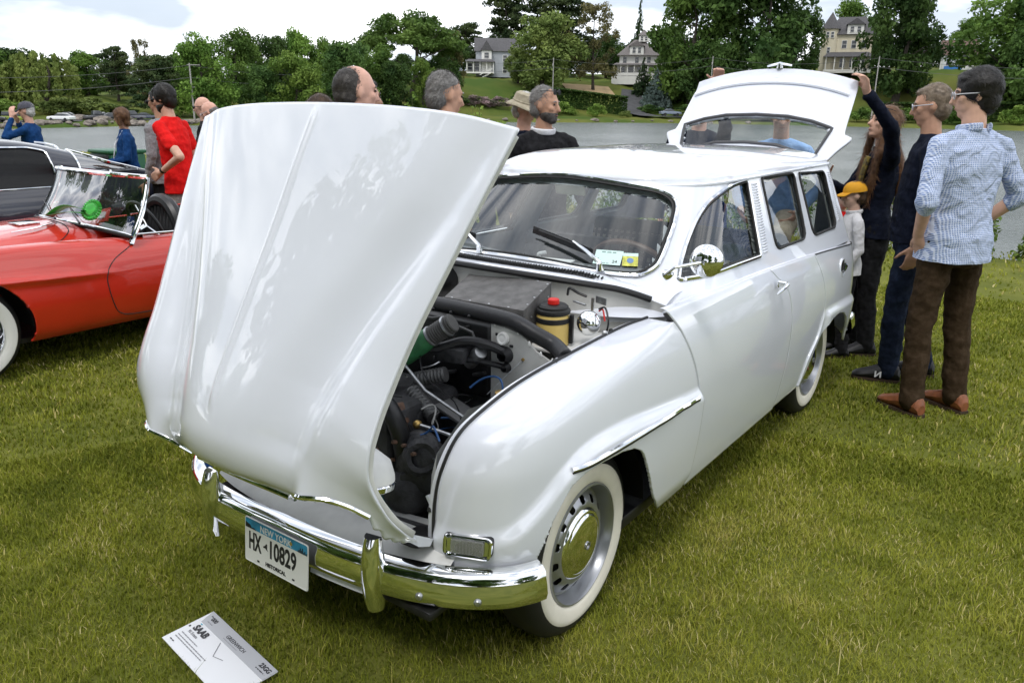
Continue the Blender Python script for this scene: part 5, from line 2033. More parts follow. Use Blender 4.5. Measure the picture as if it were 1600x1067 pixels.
for k in range(len(ends) - 1):
    for j, (dz, r_) in enumerate(((-.4, .030), (-2.6, .038))):
        a, b_ = ends[k] + Vector((0, 0, dz)), ends[k + 1] + Vector((0, 0, dz))
        w = MB().tube([a.lerp(b_, t) - Vector((0, 0, 3.2 * 4 * t * (1 - t) * min(1, (b_ - a).length / 90))) for t in np.linspace(0, 1, 16)], r_, 4).build('overhead_wire', WIRE, None)
        tag(w, 'thin %s wire strung %s' % (('upper', 'lower')[j], ('left of the left pole', 'from the left pole to the wooded slope', 'over the slope behind the grey haired man', 'in front of the white far houses', 'above the raised tailgate', 'right of the right pole')[k]), 'wire', 'overhead wires')

# ------------------------------------------------------------------ houses
def house_window(mb_frame, mb_pane, x, y, z, w, h, nx):
    """window on a wall facing local -y (toward the water)"""
    mb_frame.box((x, y - .04, z), (w + .24, .10, h + .24))
    mb_pane.box((x, y - .075, z), (w, .06, h))


WH = mat('house_white', (.72, .71, .67), rough=.7, var=.05, vscale=.6)
CREAM = mat('house_cream', (.62, .56, .42), rough=.7, var=.05, vscale=.6)
GREYW = mat('house_grey', (.36, .38, .41), rough=.75, var=.06, vscale=.8)
SHING = mat('roof_shingle', (.16, .145, .14), rough=.9, var=.2, vscale=3.)
SHINGD = mat('roof_dark', (.085, .082, .085), rough=.85, var=.2, vscale=3.)
SHINGB = mat('roof_brown', (.13, .085, .07), rough=.9, var=.2, vscale=3.)
PANE = mat('dark_pane', (.03, .035, .04), rough=.1, spec=.8)


def hip_roof(w, d, z0, h, ridge=.4, over=.5):
    W, D = w / 2 + over, d / 2 + over
    r = W * ridge
    V = [(-W, -D, z0), (W, -D, z0), (W, D, z0), (-W, D, z0), (-r, 0, z0 + h), (r, 0, z0 + h)]
    return V, [(0, 1, 5, 4), (1, 2, 5), (2, 3, 4, 5), (3, 0, 4), (0, 3, 2, 1)]


def gable_roof(w, d, z0, h, over=.5, axis='x'):
    W, D = w / 2 + over, d / 2 + over
    if axis == 'x':
        V = [(-W, -D, z0), (W, -D, z0), (W, D, z0), (-W, D, z0), (-W, 0, z0 + h), (W, 0, z0 + h)]
        F = [(0, 1, 5, 4), (2, 3, 4, 5), (1, 2, 5), (3, 0, 4), (0, 3, 2, 1)]
    else:
        V = [(-W, -D, z0), (W, -D, z0), (W, D, z0), (-W, D, z0), (0, -D, z0 + h), (0, D, z0 + h)]
        F = [(0, 4, 5, 3), (1, 2, 5, 4), (0, 1, 4), (2, 3, 5), (0, 3, 2, 1)]
    return V, F


def new_house(name, az, d, lab, sink=.4):
    e = empty(name, at(az, d, fz(az, d) - sink), YAW - rad(az) - math.pi / 2)
    tag(e, lab, 'house', 'houses on the far slope')
    return e


def sh(parent, name, m_, verts, faces, off=(0, 0, 0)):
    return MB().add([(x + off[0], y + off[1], z + off[2]) for x, y, z in verts], faces).build(name, m_, parent, smooth=False)


def hbox(parent, name, m_, c, s):
    return MB().box(c, s).build(name, m_, parent, smooth=False)


def windows(parent, spots, y, w=1.1, h=1.9):
    for (x, z) in spots:
        f = MB().box((x, y - .05, z), (w + .3, .12, h + .3)).build('window', WH, parent, smooth=False)
        MB().box((x, y - .12, z), (w, .05, h)).build('pane', PANE, f, smooth=False)
        MB().box((x, y - .16, z), (w, .04, .10)).build('glazing_bar', WH, f, smooth=False)


# white house with cupola
hB = new_house('house', 8.27, 290, 'white three storey house with grey hipped roof and cupola')
hbox(hB, 'terrace', WH, (0, -6.5, 1.0), (17, 4, 2.6))
hbox(hB, 'ground_storey', WH, (0, 0, 3.6), (14, 9, 5.0))
hbox(hB, 'upper_storey', WH, (0, .3, 7.4), (12.4, 8.4, 3.6))
sh(hB, 'roof', SHING, *hip_roof(12.6, 8.6, 9.1, 5.2, .22, .9))
hbox(hB, 'dormer', WH, (-.6, -3.4, 10.6), (4.6, 3.2, 2.8))
sh(hB, 'dormer_roof', SHING, *gable_roof(4.6, 3.4, 12.0, 1.7, .4, 'y'), off=(-.6, -3.4, 0))
hbox(hB, 'cupola', WH, (1.6, 0, 14.6), (3.4, 3.4, 2.0))
sh(hB, 'cupola_roof', SHING, *hip_roof(3.4, 3.4, 15.6, 2.0, .02, .4), off=(1.6, 0, 0))
sh(hB, 'porch_roof', SHING, *hip_roof(16.4, 4.2, 5.9, .7, .85, .2), off=(0, -6.4, 0))
for x in np.linspace(-7.8, 7.8, 8):
    hbox(hB, 'porch_post', WH, (x, -8.2, 4.1), (.28, .28, 3.6))
hbox(hB, 'porch_rail', WH, (0, -8.25, 3.0), (16, .08, .9))
windows(hB, [(-5.2, 4.1), (-2.2, 4.1), (.8, 4.1), (4.2, 4.1)], -4.5, 1.8, 2.5)
windows(hB, [(-4.4, 7.6), (-.4, 7.6), (3.6, 7.6)], -3.9, 1.2, 1.9)
windows(hB, [(-1.5, 10.7), (.3, 10.7)], -5.0, 1.0, 1.8)
windows(hB, [(.9, 14.6), (2.3, 14.6)], -1.7, .7, 1.2)
# grey house with porch and stairs
hA = new_house('house', -1.55, 292, 'grey gabled house with white porch and outside stairs', sink=.2)
hbox(hA, 'main_block', GREYW, (1.5, 1, 4.4), (15, 9, 8.4))
sh(hA, 'roof', SHINGD, *gable_roof(15, 9, 8.6, 4.6, .6), off=(1.5, 1, 0))
hbox(hA, 'gable_bay', WH, (-2.3, -4, 5.2), (3.4, 2.6, 7.2))
sh(hA, 'bay_roof', SHINGD, *gable_roof(3.4, 2.8, 8.8, 3.2, .4, 'y'), off=(-2.3, -4, 0))
hbox(hA, 'porch_floor', WH, (-4.5, -5.5, 1.5), (9.5, 4, .5))
sh(hA, 'porch_roof', SHINGD, *hip_roof(9.6, 4.4, 5.0, .9, .8, .3), off=(-4.5, -5.5, 0))
for x in np.linspace(-9, 0, 5):
    hbox(hA, 'porch_post', WH, (x, -7.3, 3.3), (.3, .3, 3.4))
for k in range(7):
    hbox(hA, 'step', WH, (-.6 - .55 * k, -8.0, 1.5 - .28 * k), (.6, 1.6, .25))
MB().add([(-4.6, -8.9, .6), (-.3, -8.9, 2.6), (-.3, -8.9, 2.9), (-4.6, -8.9, .9)], [(0, 1, 2, 3)]).build('stair_rail', WH, hA, smooth=False)
windows(hA, [(-8, 3.5), (-5.6, 3.5), (-3.2, 3.5)], -3.6, 1.5, 2.2)
windows(hA, [(-2.3, 7.2)], -5.3, 1.5, 1.7)
windows(hA, [(4, 6.4), (6.5, 6.4), (4, 2.6), (6.5, 2.6)], -3.5, 1.3, 1.9)
# cream house with turret
hC = new_house('house', 21.30, 292, 'cream house with dark roof, round turret and white dormer')
hbox(hC, 'main_block', CREAM, (1.2, 0, 6.0), (13, 9, 11.5))
sh(hC, 'roof', SHINGD, *hip_roof(13, 9, 11.7, 5.6, .55, .7), off=(1.2, 0, 0))
tu = MB().lathe([(2.5, 0), (2.5, 13.4), (2.9, 13.5)], (-4.9, -3.6, 0), (0, 0, 1), 16).build('turret', CREAM, hC)
MB().lathe([(3.0, 13.4), (1.5, 16.0), (.0, 18.6)], (-4.9, -3.6, 0), (0, 0, 1), 16).build('turret_roof', SHINGD, hC)
hbox(hC, 'dormer', WH, (2.4, -3.6, 13.2), (4.8, 3, 2.8))
sh(hC, 'dormer_roof', SHINGD, *gable_roof(4.8, 3.2, 14.6, 1.9, .4, 'y'), off=(2.4, -3.6, 0))
sh(hC, 'porch_roof', SHINGD, *hip_roof(14, 5, 4.9, 1.5, .8, .4), off=(1.2, -6.0, 0))
hbox(hC, 'porch_floor', WH, (1.2, -6.2, .6), (14, 4.6, 1.0))
for x in np.linspace(-5.2, 7.6, 6):
    hbox(hC, 'porch_post', WH, (x, -8.2, 3.0), (.35, .35, 3.8))
windows(hC, [(1.4, 13.2), (3.4, 13.2)], -5.1, 1.0, 1.6)
windows(hC, [(-.4, 8.8), (2.4, 8.8), (5.4, 8.8)], -4.5, 1.3, 2.2)
windows(hC, [(-.4, 3.2), (2.6, 3.2), (5.4, 3.2)], -4.5, 1.4, 2.6)
windows(hC, [(-5.6, 11.6), (-4.2, 11.6), (-4.9, 7.0)], -6.1, .8, 1.6)
# small house with dormer
hD = new_house('house', 27.7, 304, 'small white house with brown roof and single white dormer')
hbox(hD, 'main_block', WH, (0, 0, 2.2), (9.5, 7, 4.4))
sh(hD, 'roof', SHINGB, *gable_roof(9.5, 8, 4.4, 4.8, .6))
hbox(hD, 'dormer', WH, (-.6, -3.0, 6.0), (4.0, 2.6, 2.2))
sh(hD, 'dormer_roof', SHINGB, *gable_roof(4.0, 2.8, 7.1, 1.5, .3, 'y'), off=(-.6, -3.0, 0))
hbox(hD, 'porch_deck', mat('blue_tarp', (.05, .20, .55), rough=.6), (-1, -5.4, .5), (5, 2, 1.0))
for x in (-3.8, 0, 3.8):
    hbox(hD, 'porch_post', WH, (x, -4.6, 2.0), (.3, .3, 4.0))
windows(hD, [(-1.3, 6.1), (.2, 6.1)], -4.3, .9, 1.3)
windows(hD, [(-2.4, 2.4), (1.6, 2.4)], -3.5, 1.2, 1.9)
# drive, bare patch
ASPH = mat('asphalt', (.06, .06, .062), rough=.95, var=.2, vscale=.5)


def strip(name, pts, w, m_, lab, lift_=.12):
    P = [[], []]
    for i, (az, d) in enumerate(pts):
        a = at(*pts[max(i - 1, 0)])
        b_ = at(*pts[min(i + 1, len(pts) - 1)])
        t = (b_ - a).normalized()
        n = Vector((-t.y, t.x, 0))
        c = at(az, d)
        for s, row in ((-1, P[0]), (1, P[1])):
            q = c + n * w / 2 * s
            dv = q - Vector((CAM_POS.x, CAM_POS.y, 0))
            dd = math.hypot(dv.x, dv.y)
            aa = math.degrees(YAW - math.atan2(dv.y, dv.x))
            aa = (aa + 180) % 360 - 180
            row.append((q.x, q.y, fz(aa, dd) + lift_))
    o = MB().grid(P).build(name, m_, None)
    tag(o, lab, None, kind='structure')


strip('driveway', [(8.0, 276), (8.0, 262), (8.2, 250), (9.2, 243), (10.6, 240), (12.5, 239), (15, 238), (20, 238)], 7.0, ASPH, 'dark asphalt drive curving down to the shore road', .55)
strip('shore_road', [(a, float(SHORE(a)) + 13) for a in np.arange(-36, -18, 1.)], 6.0, ASPH, 'parking lane along the far left shore', .10)
strip('bare_patch', [(3.4, 268), (5.0, 270), (6.6, 272)], 9.0, mat('bare_soil', (.36, .26, .14), rough=1., var=.15, vscale=.3), 'bare sandy slope beside the white house', .45)

# ================================================================== red roadster
REDP = mat('red_paint', (.56, .022, .006), rough=.35, coat=1., coat_rough=.02, var=.06, vscale=3.)
LEATH = mat('black_leather', (.016, .016, .017), rough=.38, bump=.25, bscale=120, bdist=.003)
red = empty('roadster', (0, -4.05, 0))
tag(red, 'red open two seat roadster with chrome framed windscreen beside the white estate', 'car')


def body_grid(xs, half, nz=1):
    return np.array([half(x) for x in xs])


crown = smooth_table([-3.1, -2.7, -2.2, -1.6, -1.2, -.85, -.5, 0, .5, .9, 1.1], [.70, .80, .84, .775, .765, .775, .795, .81, .79, .72, .66])
hoodz = smooth_table([-3.1, -2.4, -1.6, -.85, -.5, 0, .5, .9, 1.1], [.72, .80, .80, .865, .865, .845, .80, .73, .66])


def red_half(x):
    zc, zh = float(crown(x)), float(hoodz(x))
    nose = max(0, (x - .55) / .55)
    w = .735 - .22 * nose ** 2.2 - .06 * max(0, (-2.4 - x) / .7) ** 2
    pts = [(w - .07, .215), (w - .02, .28), (w, .40), (w - .002, .50), (w - .022, .60), (w - .055, .68), (w - .105, zc - .028), (w - .165, zc - .002), (w - .225, zc - .006),
           (w - .29, zc - .024 + .0 * x), (w * .50, (zc + zh) / 2 - .006), (w * .34, zh - .010), (w * .17, zh - .002), (0, zh)]
    c = crom(pts, 8)
    c = resample(c, 120)
    # spear crease running back from the wheel arch
    zl = .615 - .05 * (-x - .1)
    f = sstep((x + .78) / .5)
    c[:, 0] += .030 * np.exp(-((c[:, 1] - zl) / .030) ** 2) * f * (c[:, 0] > .4) * (1 - sstep((c[:, 1] - zl) / .01) * .75)
    d = np.hypot(x - .10, 1) * 0
    return np.c_[np.full(len(c), x), c]


xs = np.linspace(1.12, -3.1, 420)
rP = body_grid(xs, red_half)
WX, WZ, AR = .27, .315, .372
an = np.linspace(-.35, math.pi + .35, 40)
arch = np.array([(WX + AR * math.cos(a), WZ + AR * .94 * math.sin(a)) for a in an] + [(WX - .45, .0), (WX + .45, .0)])
arch2 = arch + [-2.34, 0]
cock = round_poly([(-.80, -.2), (-.80, .46), (-.92, .575), (-1.75, .585), (-2.02, .52), (-2.10, -.2)], [.01, .05, .05, .10, .1, .01], 6)
V, F, _ = cut_grid(rP, [(arch, (0, 2), lambda V: V[:, 1] > .35), (arch2, (0, 2), lambda V: V[:, 1] > .35), (cock, (0, 1), lambda V: V[:, 2] > .60)])
F = outward(V, F, (-.6, 0, .3))
W_, G_ = flipY(V, F)
rb = mk_fast('body_shell', np.vstack([V, W_]), np.vstack([F, G_ + len(V)]), REDP, red, smooth=True)
solidify(rb, .012)


def nose_cap(parent, row, material, d):
    """rounded front closing the loft: a few shrinking copies of the first section"""
    full = np.vstack([row, (row * [1, -1, 1])[::-1][1:]])
    c = full.mean(0)
    rings = []
    for t in np.linspace(0, 1, 8):
        k = math.cos(t * math.pi / 2)
        q = c + (full - c) * [1, k ** .6, k ** .8]
        q[:, 0] = row[0, 0] + d * math.sin(t * math.pi / 2)
        rings.append(q.tolist())
    return MB().grid(rings).build('nose_panel', material, parent)


nose_cap(red, rP[0], REDP, .16)
gr_r = MB().tube([(1.235, .30 * math.cos(a), .46 + .10 * math.sin(a)) for a in np.linspace(0, 2 * math.pi, 40, endpoint=False)], .012, 8, closed=True).build('grille_ring', CHROME, red)
for yy in np.linspace(-.24, .24, 9):
    MB().tube([(1.235, yy, .46 - .095 * math.sqrt(max(.05, 1 - (yy / .30) ** 2))), (1.24, yy, .46 + .095 * math.sqrt(max(.05, 1 - (yy / .30) ** 2)))], .006, 6).build('grille_bar', CHROME, gr_r)


def red_y(x, z):
    d = (V[:, 0] - x) ** 2 + (V[:, 2] - z) ** 2 + 10 * (V[:, 1] < .4)
    return float(V[d.argmin(), 1])


dl = crom([(-.83, .765), (-.80, .73), (-.66, .66), (-.585, .58), (-.575, .48), (-.60, .36), (-.64, .30), (-.74, .275), (-1.0, .27), (-1.5, .27), (-1.70, .30), (-1.76, .5), (-1.78, .76)], 8)
MB().tube([(x, red_y(x, z) + .0008, z) for x, z in dl], .0035, 5).build('door_gap', RUBBER, red)
hl_ = crom([(1.0, .40), (.4, .455), (0, .46), (-.35, .45), (-.50, .40), (-.56, .30), (-.58, 0)], 8)
hl_ = np.vstack([hl_, hl_[::-1][1:] * [1, -1]])


def red_z(x, y):
    d = (V[:, 0] - x) ** 2 + (V[:, 1] - abs(y)) ** 2 + 10 * (V[:, 2] < .55)
    return float(V[d.argmin(), 2])


MB().tube([(x, y, red_z(x, y) + .001) for x, y in hl_], .0035, 5).build('bonnet_gap', RUBBER, red)
for sg in (1, -1):
    for cx in (WX, WX - 2.34):
        an2 = np.linspace(0, math.pi, 22)
        MB().grid([[(cx + .37 * math.cos(a), yy * sg, .315 + .352 * math.sin(a)) for a in an2] for yy in (.70, .5, .38)]).build('wheel_arch_liner', BLACKP, red)
MB().box((-1.0, 0, .22), (3.6, 1.25, .03)).build('floor_pan', BLACKP, red)
# wheels: whitewall + wire spokes
for (x, y) in ((WX, .60), (WX - 2.34, .60), (WX, -.60), (WX - 2.34, -.60)):
    w = empty('wheel', (x, y, .315), 0 if y > 0 else math.pi)
    w.parent = red
    if 'redw' not in globals():
        redw = w
        hw = .075
        t = MB().lathe([(.20, -hw), (.28, -hw), (.305, -hw + .02), (.317, -.03), (.317, .03), (.305, hw - .015), (.285, hw), (.25, hw + .006), (.208, hw - .004)], (0, 0, 0), (0, 1, 0), 56).build('tyre', RUBBER, w)
        MB().lathe([(.207, hw - .004), (.225, hw + .003), (.25, hw + .0085), (.274, hw + .007), (.279, hw + .003)], (0, 0, 0), (0, 1, 0), 56).build('whitewall', mat('clean_whitewall', (.80, .79, .75), rough=.5), t)
        MB().lathe([(.209, hw - .002), (.203, hw + .003), (.195, hw - .01), (.18, hw - .05), (.175, -.05)], (0, 0, 0), (0, 1, 0), 56).build('rim', CHROME, w)
        sp = MB()
        for k in range(30):
            a = 2 * math.pi * k / 30
            b_ = a + (.35 if k % 2 else -.35)
            sp.tube([(.19 * math.cos(a), hw - .03 if k % 3 else hw - .055, .19 * math.sin(a)), (.04 * math.cos(b_), hw - .01, .04 * math.sin(b_))], .003, 4)
        so = sp.build('wire_spokes', CHROME, w)
        so['kind'] = 'stuff'
        MB().lathe([(.045, hw - .06), (.045, hw - .005), (.03, hw + .012), (.0, hw + .018)], (0, 0, 0), (0, 1, 0), 20).build('hub', CHROME, w)
        kn = MB()
        for sgn in (1, -1):
            kn.tube([(0, hw + .008, 0), (.07 * sgn, hw + .016, 0)], [.014, .009], 6)
        kn.build('knock_off', CHROME, w)
        MB().lathe([(.0, -.02), (.17, -.02)], (0, 0, 0), (0, 1, 0), 24).build('brake_disc', BLACKP, w)
    else:
        copy_children(redw, w)
# windscreen: curved pane in a chrome frame
gw = []
for s in np.linspace(-1, 1, 41):
    y = .645 * s
    x0 = -.62 - .20 * abs(s) ** 2.6
    row = []
    for t in np.linspace(0, 1, 12):
        z = .865 - .075 * abs(s) ** 3 + (1.185 - .865 + .055 * abs(s) ** 3) * t
        row.append((x0 - (.20 - .03 * abs(s)) * t - .02 * math.sin(t * 3.14), y * (1 - .05 * t), z))
    gw.append(row)
ws_r = MB().grid(gw).build('windscreen', thin_glass('roadster_glass', (.86, .9, .9), .30), red)
fr_ = [r[0] for r in gw] + [p for p in gw[-1][1:]] + [r[-1] for r in gw[::-1][1:]] + [p for p in gw[0][::-1][1:-1]]
MB().tube(fr_, .0125, 8, closed=True).build('windscreen_frame', CHROME, red)
for g_ in (gw[0], gw[-1]):
    MB().tube([(g_[0][0] + .01, g_[0][1], g_[0][2] - .05)] + [(p[0] - .012, p[1] * 1.012, p[2]) for p in g_], [.028] + [.022] * 6 + [.014] * 6, 8, flat=.55).build('windscreen_post', CHROME, red)
MB().tube([(p[0] - .006, p[1], p[2] + .006) for p in [r[-1] for r in gw]], .020, 8, flat=.75).build('windscreen_header', CHROME, red)
MB().tube([(p[0] + .012, p[1], p[2] - .008) for p in [r[0] for r in gw]], .012, 6).build('windscreen_seal', RUBBER, red)
for (y0, y1) in ((.12, -.30), (.46, .06)):
    MB().tube([(-.575, y0, .885), (-.64, (y0 + y1) / 2, .912), (-.70, y1, .965)], [.007, .005, .003], 6).build('wiper', BLACKP, red)
MB().tube([(-.20, .33, .853), (-.36, .30, .862), (-.50, .24, .870)], [.004, .012, .006], 8, flat=.5).build('bonnet_trim', CHROME, red)
MB().box((-.40, .05, .868), (.14, .16, .012), bevel=.004).build('scuttle_vent', CHROME, red)
dsh = []
for y in np.linspace(-.60, .60, 21):
    dsh.append([(-.66 - .16 * abs(y / .6) ** 2.6, y, .845 - .05 * abs(y / .6) ** 3), (-.82 - .06 * abs(y / .6) ** 2, y, .850 - .06 * abs(y / .6) ** 3), (-.92, y, .82 - .03 * abs(y / .6)), (-.93, y, .62)])
MB().grid(dsh).build('dashboard', LEATH, red)
sw2 = Vector((-1.10, .34, .80))
ax2 = Vector((-.92, 0, .40)).normalized()
b1, b2 = Vector((0, 1, 0)), ax2.cross(Vector((0, 1, 0)))
s2 = MB().tube([sw2 + (b1 * math.cos(t) + b2 * math.sin(t)) * .19 for t in np.linspace(0, 2 * math.pi, 40, endpoint=False)], .013, 8, closed=True).build('steering_wheel', LEATH, red)
sp2 = MB()
for t in (.5, 2.64, 4.71):
    sp2.tube([sw2, sw2 + (b1 * math.cos(t) + b2 * math.sin(t)) * .185], .007, 5)
sp2.tube([sw2, sw2 - ax2 * .3], .02, 8)
sp2.build('steering_spokes', CHROME, s2)
for y in (.32, -.32):
    st = empty('seat')
    st.parent = red
    pr = []
    for k, t in enumerate(np.linspace(0, math.pi, 19)):
        pr.append((-1.62, y + .235 * math.cos(t), .62 + .27 * math.sin(t)))
    MB().tube(pr, [.055] * 19, 10).build('seat_bolster', LEATH, st)
    MB().box((-1.62, y, .68), (.10, .40, .34), Matrix.Rotation(-.2, 3, 'Y'), bevel=.04).build('backrest', LEATH, st)
    pl_ = MB()
    for q in np.linspace(-.15, .15, 7):
        pl_.tube([(-1.565, y + q, .55), (-1.59, y + q, .70), (-1.60, y + q, .84)], .020, 6)
    pl_.build('seat_pleat', LEATH, st)
    MB().box((-1.36, y, .46), (.48, .42, .14), bevel=.05).build('cushion', LEATH, st)
tb_ = MB().tube(crom([(-2.02, -.58, .80), (-2.12, -.3, .90), (-2.16, 0, .92), (-2.12, .3, .90), (-2.02, .58, .80)], 6), .085, 10, flat=.8).build('folded_hood', LEATH, red)
MB().box((-1.45, 0, .36), (1.3, 1.1, .04)).build('cockpit_floor', BLACKP, red)
for sg in (1, -1):
    MB().grid([[(-.86, .60 * sg, .32), (-1.4, .60 * sg, .32), (-2.0, .55 * sg, .32)], [(-.86, .585 * sg, .76), (-1.4, .60 * sg, .755), (-2.0, .54 * sg, .77)]]).build('door_card', LEATH, red)
MB().tube([(-.82, .60, .79), (-1.2, .612, .778), (-1.72, .61, .785)], .008, 6).build('door_top_trim', CHROME, red)
MB().box((-.86, .56, .83), (.04, .02, .16), Matrix.Rotation(-.2, 3, 'Y')).build('quarter_post', mat('blue_post', (.02, .04, .22), rough=.4), red)
# show card behind the roadster screen
cd = MB().box((-.80, .33, .90), (.012, .14, .10), Matrix.Rotation(-.5, 3, 'Y') @ Matrix.Rotation(.25, 3, 'X'), bevel=.002).build('show_card', mat('card_red', (.55, .03, .03), rough=.5), None)
cd.location = (0, -4.05, 0)
tag(cd, 'small red and white card propped behind the roadster windscreen', 'card')
MB().box((-.792, .335, .905), (.013, .07, .045), Matrix.Rotation(-.5, 3, 'Y') @ Matrix.Rotation(.25, 3, 'X')).build('card_panel', mat('card_white', (.75, .75, .75), rough=.5), cd)
# green rosette with ribbon tails
RIB = mat('green_ribbon', (.045, .42, .05), rough=.35, sheen=.4, var=.25, vscale=30.)
ro = empty('rosette', (-.63, -3.72, .915))
tag(ro, 'green prize rosette with long ribbon tails at the roadster windscreen', 'rosette')
rx = Vector((.75, .35, .45)).normalized()
ring_p = MB()
ang = np.linspace(0, 2 * math.pi, 49)
e1, e2 = rx.orthogonal().normalized(), rx.cross(rx.orthogonal().normalized())
g_ = []
for rr_, hh in ((.075, 0), (.062, .012), (.05, .004), (.038, .014), (.036, .016), (.0, .018)):
    g_.append([tuple((e1 * math.cos(a) + e2 * math.sin(a)) * (rr_ * (1 + .05 * math.cos(24 * a) * (rr_ > .045))) + rx * (hh + .006 * math.cos(24 * a) * (rr_ > .04)) + Vector((-.03, .14, .05))) for a in ang])
ring_p.grid(g_)
ring_p.build('rosette_head', RIB, ro)
for k_, (p0, p1, p2, p3, wv_) in enumerate((((-.02, .12, .04), (.10, .12, .10), (.06, -.05, .09), (.10, -.20, -.012), (.030, .012, .012)), ((.0, .11, .03), (.10, .02, .06), (.13, -.06, .0), (.07, -.26, -.004), (.032, .006, .002)))):
    cc = bez(np.array(p0), np.array(p1), np.array(p2), np.array(p3), np.linspace(0, 1, 18))
    wv_ = np.array(wv_)
    rt_ = MB().grid([[tuple(c - wv_) for c in cc], [tuple(c) for c in cc], [tuple(c + wv_) for c in cc]]).build('ribbon_tail', RIB, ro)
    solidify(rt_, .0015, 0)

# ================================================================== dark coupe beyond the roadster
NAVY = mat('navy_paint', (.009, .011, .024), rough=.30, coat=1., coat_rough=.02, var=.1, vscale=3.)
cp = empty('coupe', (-.15, -6.9, 0))
tag(cp, 'dark navy fastback coupe parked behind the red roadster', 'car')
BLK = mat('dark_cabin', (.004, .004, .005), rough=.6)
roofz = smooth_table([-3.4, -2.9, -2.45, -2.0, -1.6, -1.25, -.9, -.5, -.1, .3, .8, 1.4], [.76, .86, .985, 1.125, 1.235, 1.305, 1.32, 1.27, 1.10, .93, .88, .78])
beltw = lambda x: .86 - .05 * max(0, (-2.6 - x) / .8) ** 2 - .1 * max(0, (x - .7) / .7) ** 2


def coupe_half(x):
    zr = float(roofz(x))
    w = beltw(x)
    zb = min(.86, zr - .03)
    gh = max(0, zr - zb)
    wr = w - .10 - .30 * gh
    pts = [(w - .08, .20), (w - .01, .32), (w, .50), (w - .012, .68), (w - .05, zb - .06), (w - .085, zb), (w - .095 - .12 * gh, zb + gh * .28), (wr + .10 * gh, zb + gh * .60), (wr - .06 * min(1, gh * 3), zb + gh * .88),
           (wr * .72, zr - .012), (wr * .36, zr - .002), (0, zr)]
    return np.c_[np.full(110, x), resample(crom(pts, 8), 110)]


cxs = np.linspace(1.4, -3.4, 330)
cPg = body_grid(cxs, coupe_half)
swin = round_poly([(-.42, .875), (-.52, 1.05), (-.72, 1.20), (-.95, 1.245), (-1.33, 1.235), (-1.47, 1.20), (-1.50, .875)], [.02, .1, .1, .06, .04, .03, .04], 6)
qwin = round_poly([(-1.72, 1.20), (-2.03, 1.075), (-2.33, .99), (-1.73, .99)], [.03, .05, .03, .03], 6)
carch = np.array([(.25 + .36 * math.cos(a), .33 + .35 * math.sin(a)) for a in np.linspace(-.3, math.pi + .3, 30)] + [(-.2, 0), (.7, 0)])
V2, F2, G2 = cut_grid(cPg, [(swin, (0, 2), lambda V: V[:, 1] > .3), (qwin, (0, 2), lambda V: V[:, 1] > .3), (carch, (0, 2), lambda V: (V[:, 1] > .4) & (V[:, 2] < .75)), (carch + [-2.5, 0], (0, 2), lambda V: (V[:, 1] > .4) & (V[:, 2] < .75))])
F2 = outward(V2, F2, (-.8, 0, .5))
W2_, G2_ = flipY(V2, F2)
mk_fast('body_shell', np.vstack([V2, W2_]), np.vstack([F2, G2_ + len(V2)]), NAVY, cp, smooth=True)
nose_cap(cp, cPg[0], NAVY, .18)
cgl = thin_glass('coupe_glass', (.05, .055, .06), .03, rough=.25, top=.2)
for k, nm in ((0, 'door_window'), (1, 'quarter_window')):
    gv, gf = G2[k]
    gf = outward(gv, gf, (-1, 0, .8))
    mk_fast(nm, gv - [0, .012, 0], gf, cgl if k == 0 else thin_glass('quarter_glass', (.35, .37, .40), .35), cp, smooth=True)
    mk_fast(nm, (gv - [0, .012, 0]) * [1, -1, 1], gf[:, ::-1], cgl, cp, smooth=True)
    rg = lift(dense(swin if k == 0 else qwin, .02), (0, 2), V2[V2[:, 1] > .3], 1)
    MB().tube(rg, .008 if k == 0 else .016, 6, closed=True).build('window_trim', CHROME, cp)
MB().box((-.9, 0, .55), (1.6, 1.3, .6), bevel=.1).build('cabin_floor', BLK, cp)
MB().tube(crom([(-1.62, .66, .90), (-1.63, .585, 1.10), (-1.64, .50, 1.215), (-1.66, .25, 1.245), (-1.66, 0, 1.25)], 6), .012, 6).build('roof_trim_band', CHROME, cp)
mk_door = crom([(-.40, .86), (-.36, .7), (-.38, .4), (-.5, .3), (-1.4, .3), (-1.52, .5), (-1.52, .86)], 6)
sel = V2[V2[:, 1] > .5]
MB().tube([(x, float(sel[((sel[:, 0] - x) ** 2 + (sel[:, 2] - z) ** 2).argmin(), 1]) + .001, z) for x, z in mk_door], .004, 5).build('door_gap', RUBBER, cp)
cm_ = MB().lathe([(.0, .02), (.03, .016), (.05, 0), (.052, -.02), (.0, -.05)], (-.72, .98, .90), (1, .2, 0), 18).build('door_mirror', CHROME, cp)
MB().tube([(-.72, .96, .88), (-.74, .85, .80)], .012, 6).build('mirror_stem', CHROME, cm_)
MB().box((-1.36, .865, .74), (.10, .03, .03), bevel=.01).build('door_handle', CHROME, cp)
for (x, y) in ((.25, .72), (-2.25, .72), (.25, -.72), (-2.25, -.72)):
    t = MB().lathe([(.19, -.09), (.30, -.09), (.33, -.05), (.33, .05), (.30, .09), (.19, .085)], (x, y, .33), (0, 1, 0), 36).build('tyre', RUBBER, cp)
    MB().lathe([(.20, .06), (.19, .08), (.1, .05), (.0, .07)] if y > 0 else [(.20, -.06), (.19, -.08), (.1, -.05), (.0, -.07)], (x, y, .33), (0, 1, 0), 30).build('wheel_trim', ALU, t)
MB().tube([(-.60, -.6, .95), (-.62, -.6, 1.40)], .004, 4).build('aerial', BLACKP, cp)
MB().tube([(-2.95, .6, .45), (-3.42, .45, .5), (-3.48, 0, .5), (-3.42, -.45, .5), (-2.95, -.6, .45)], .04, 8).build('rear_bumper', CHROME, cp)

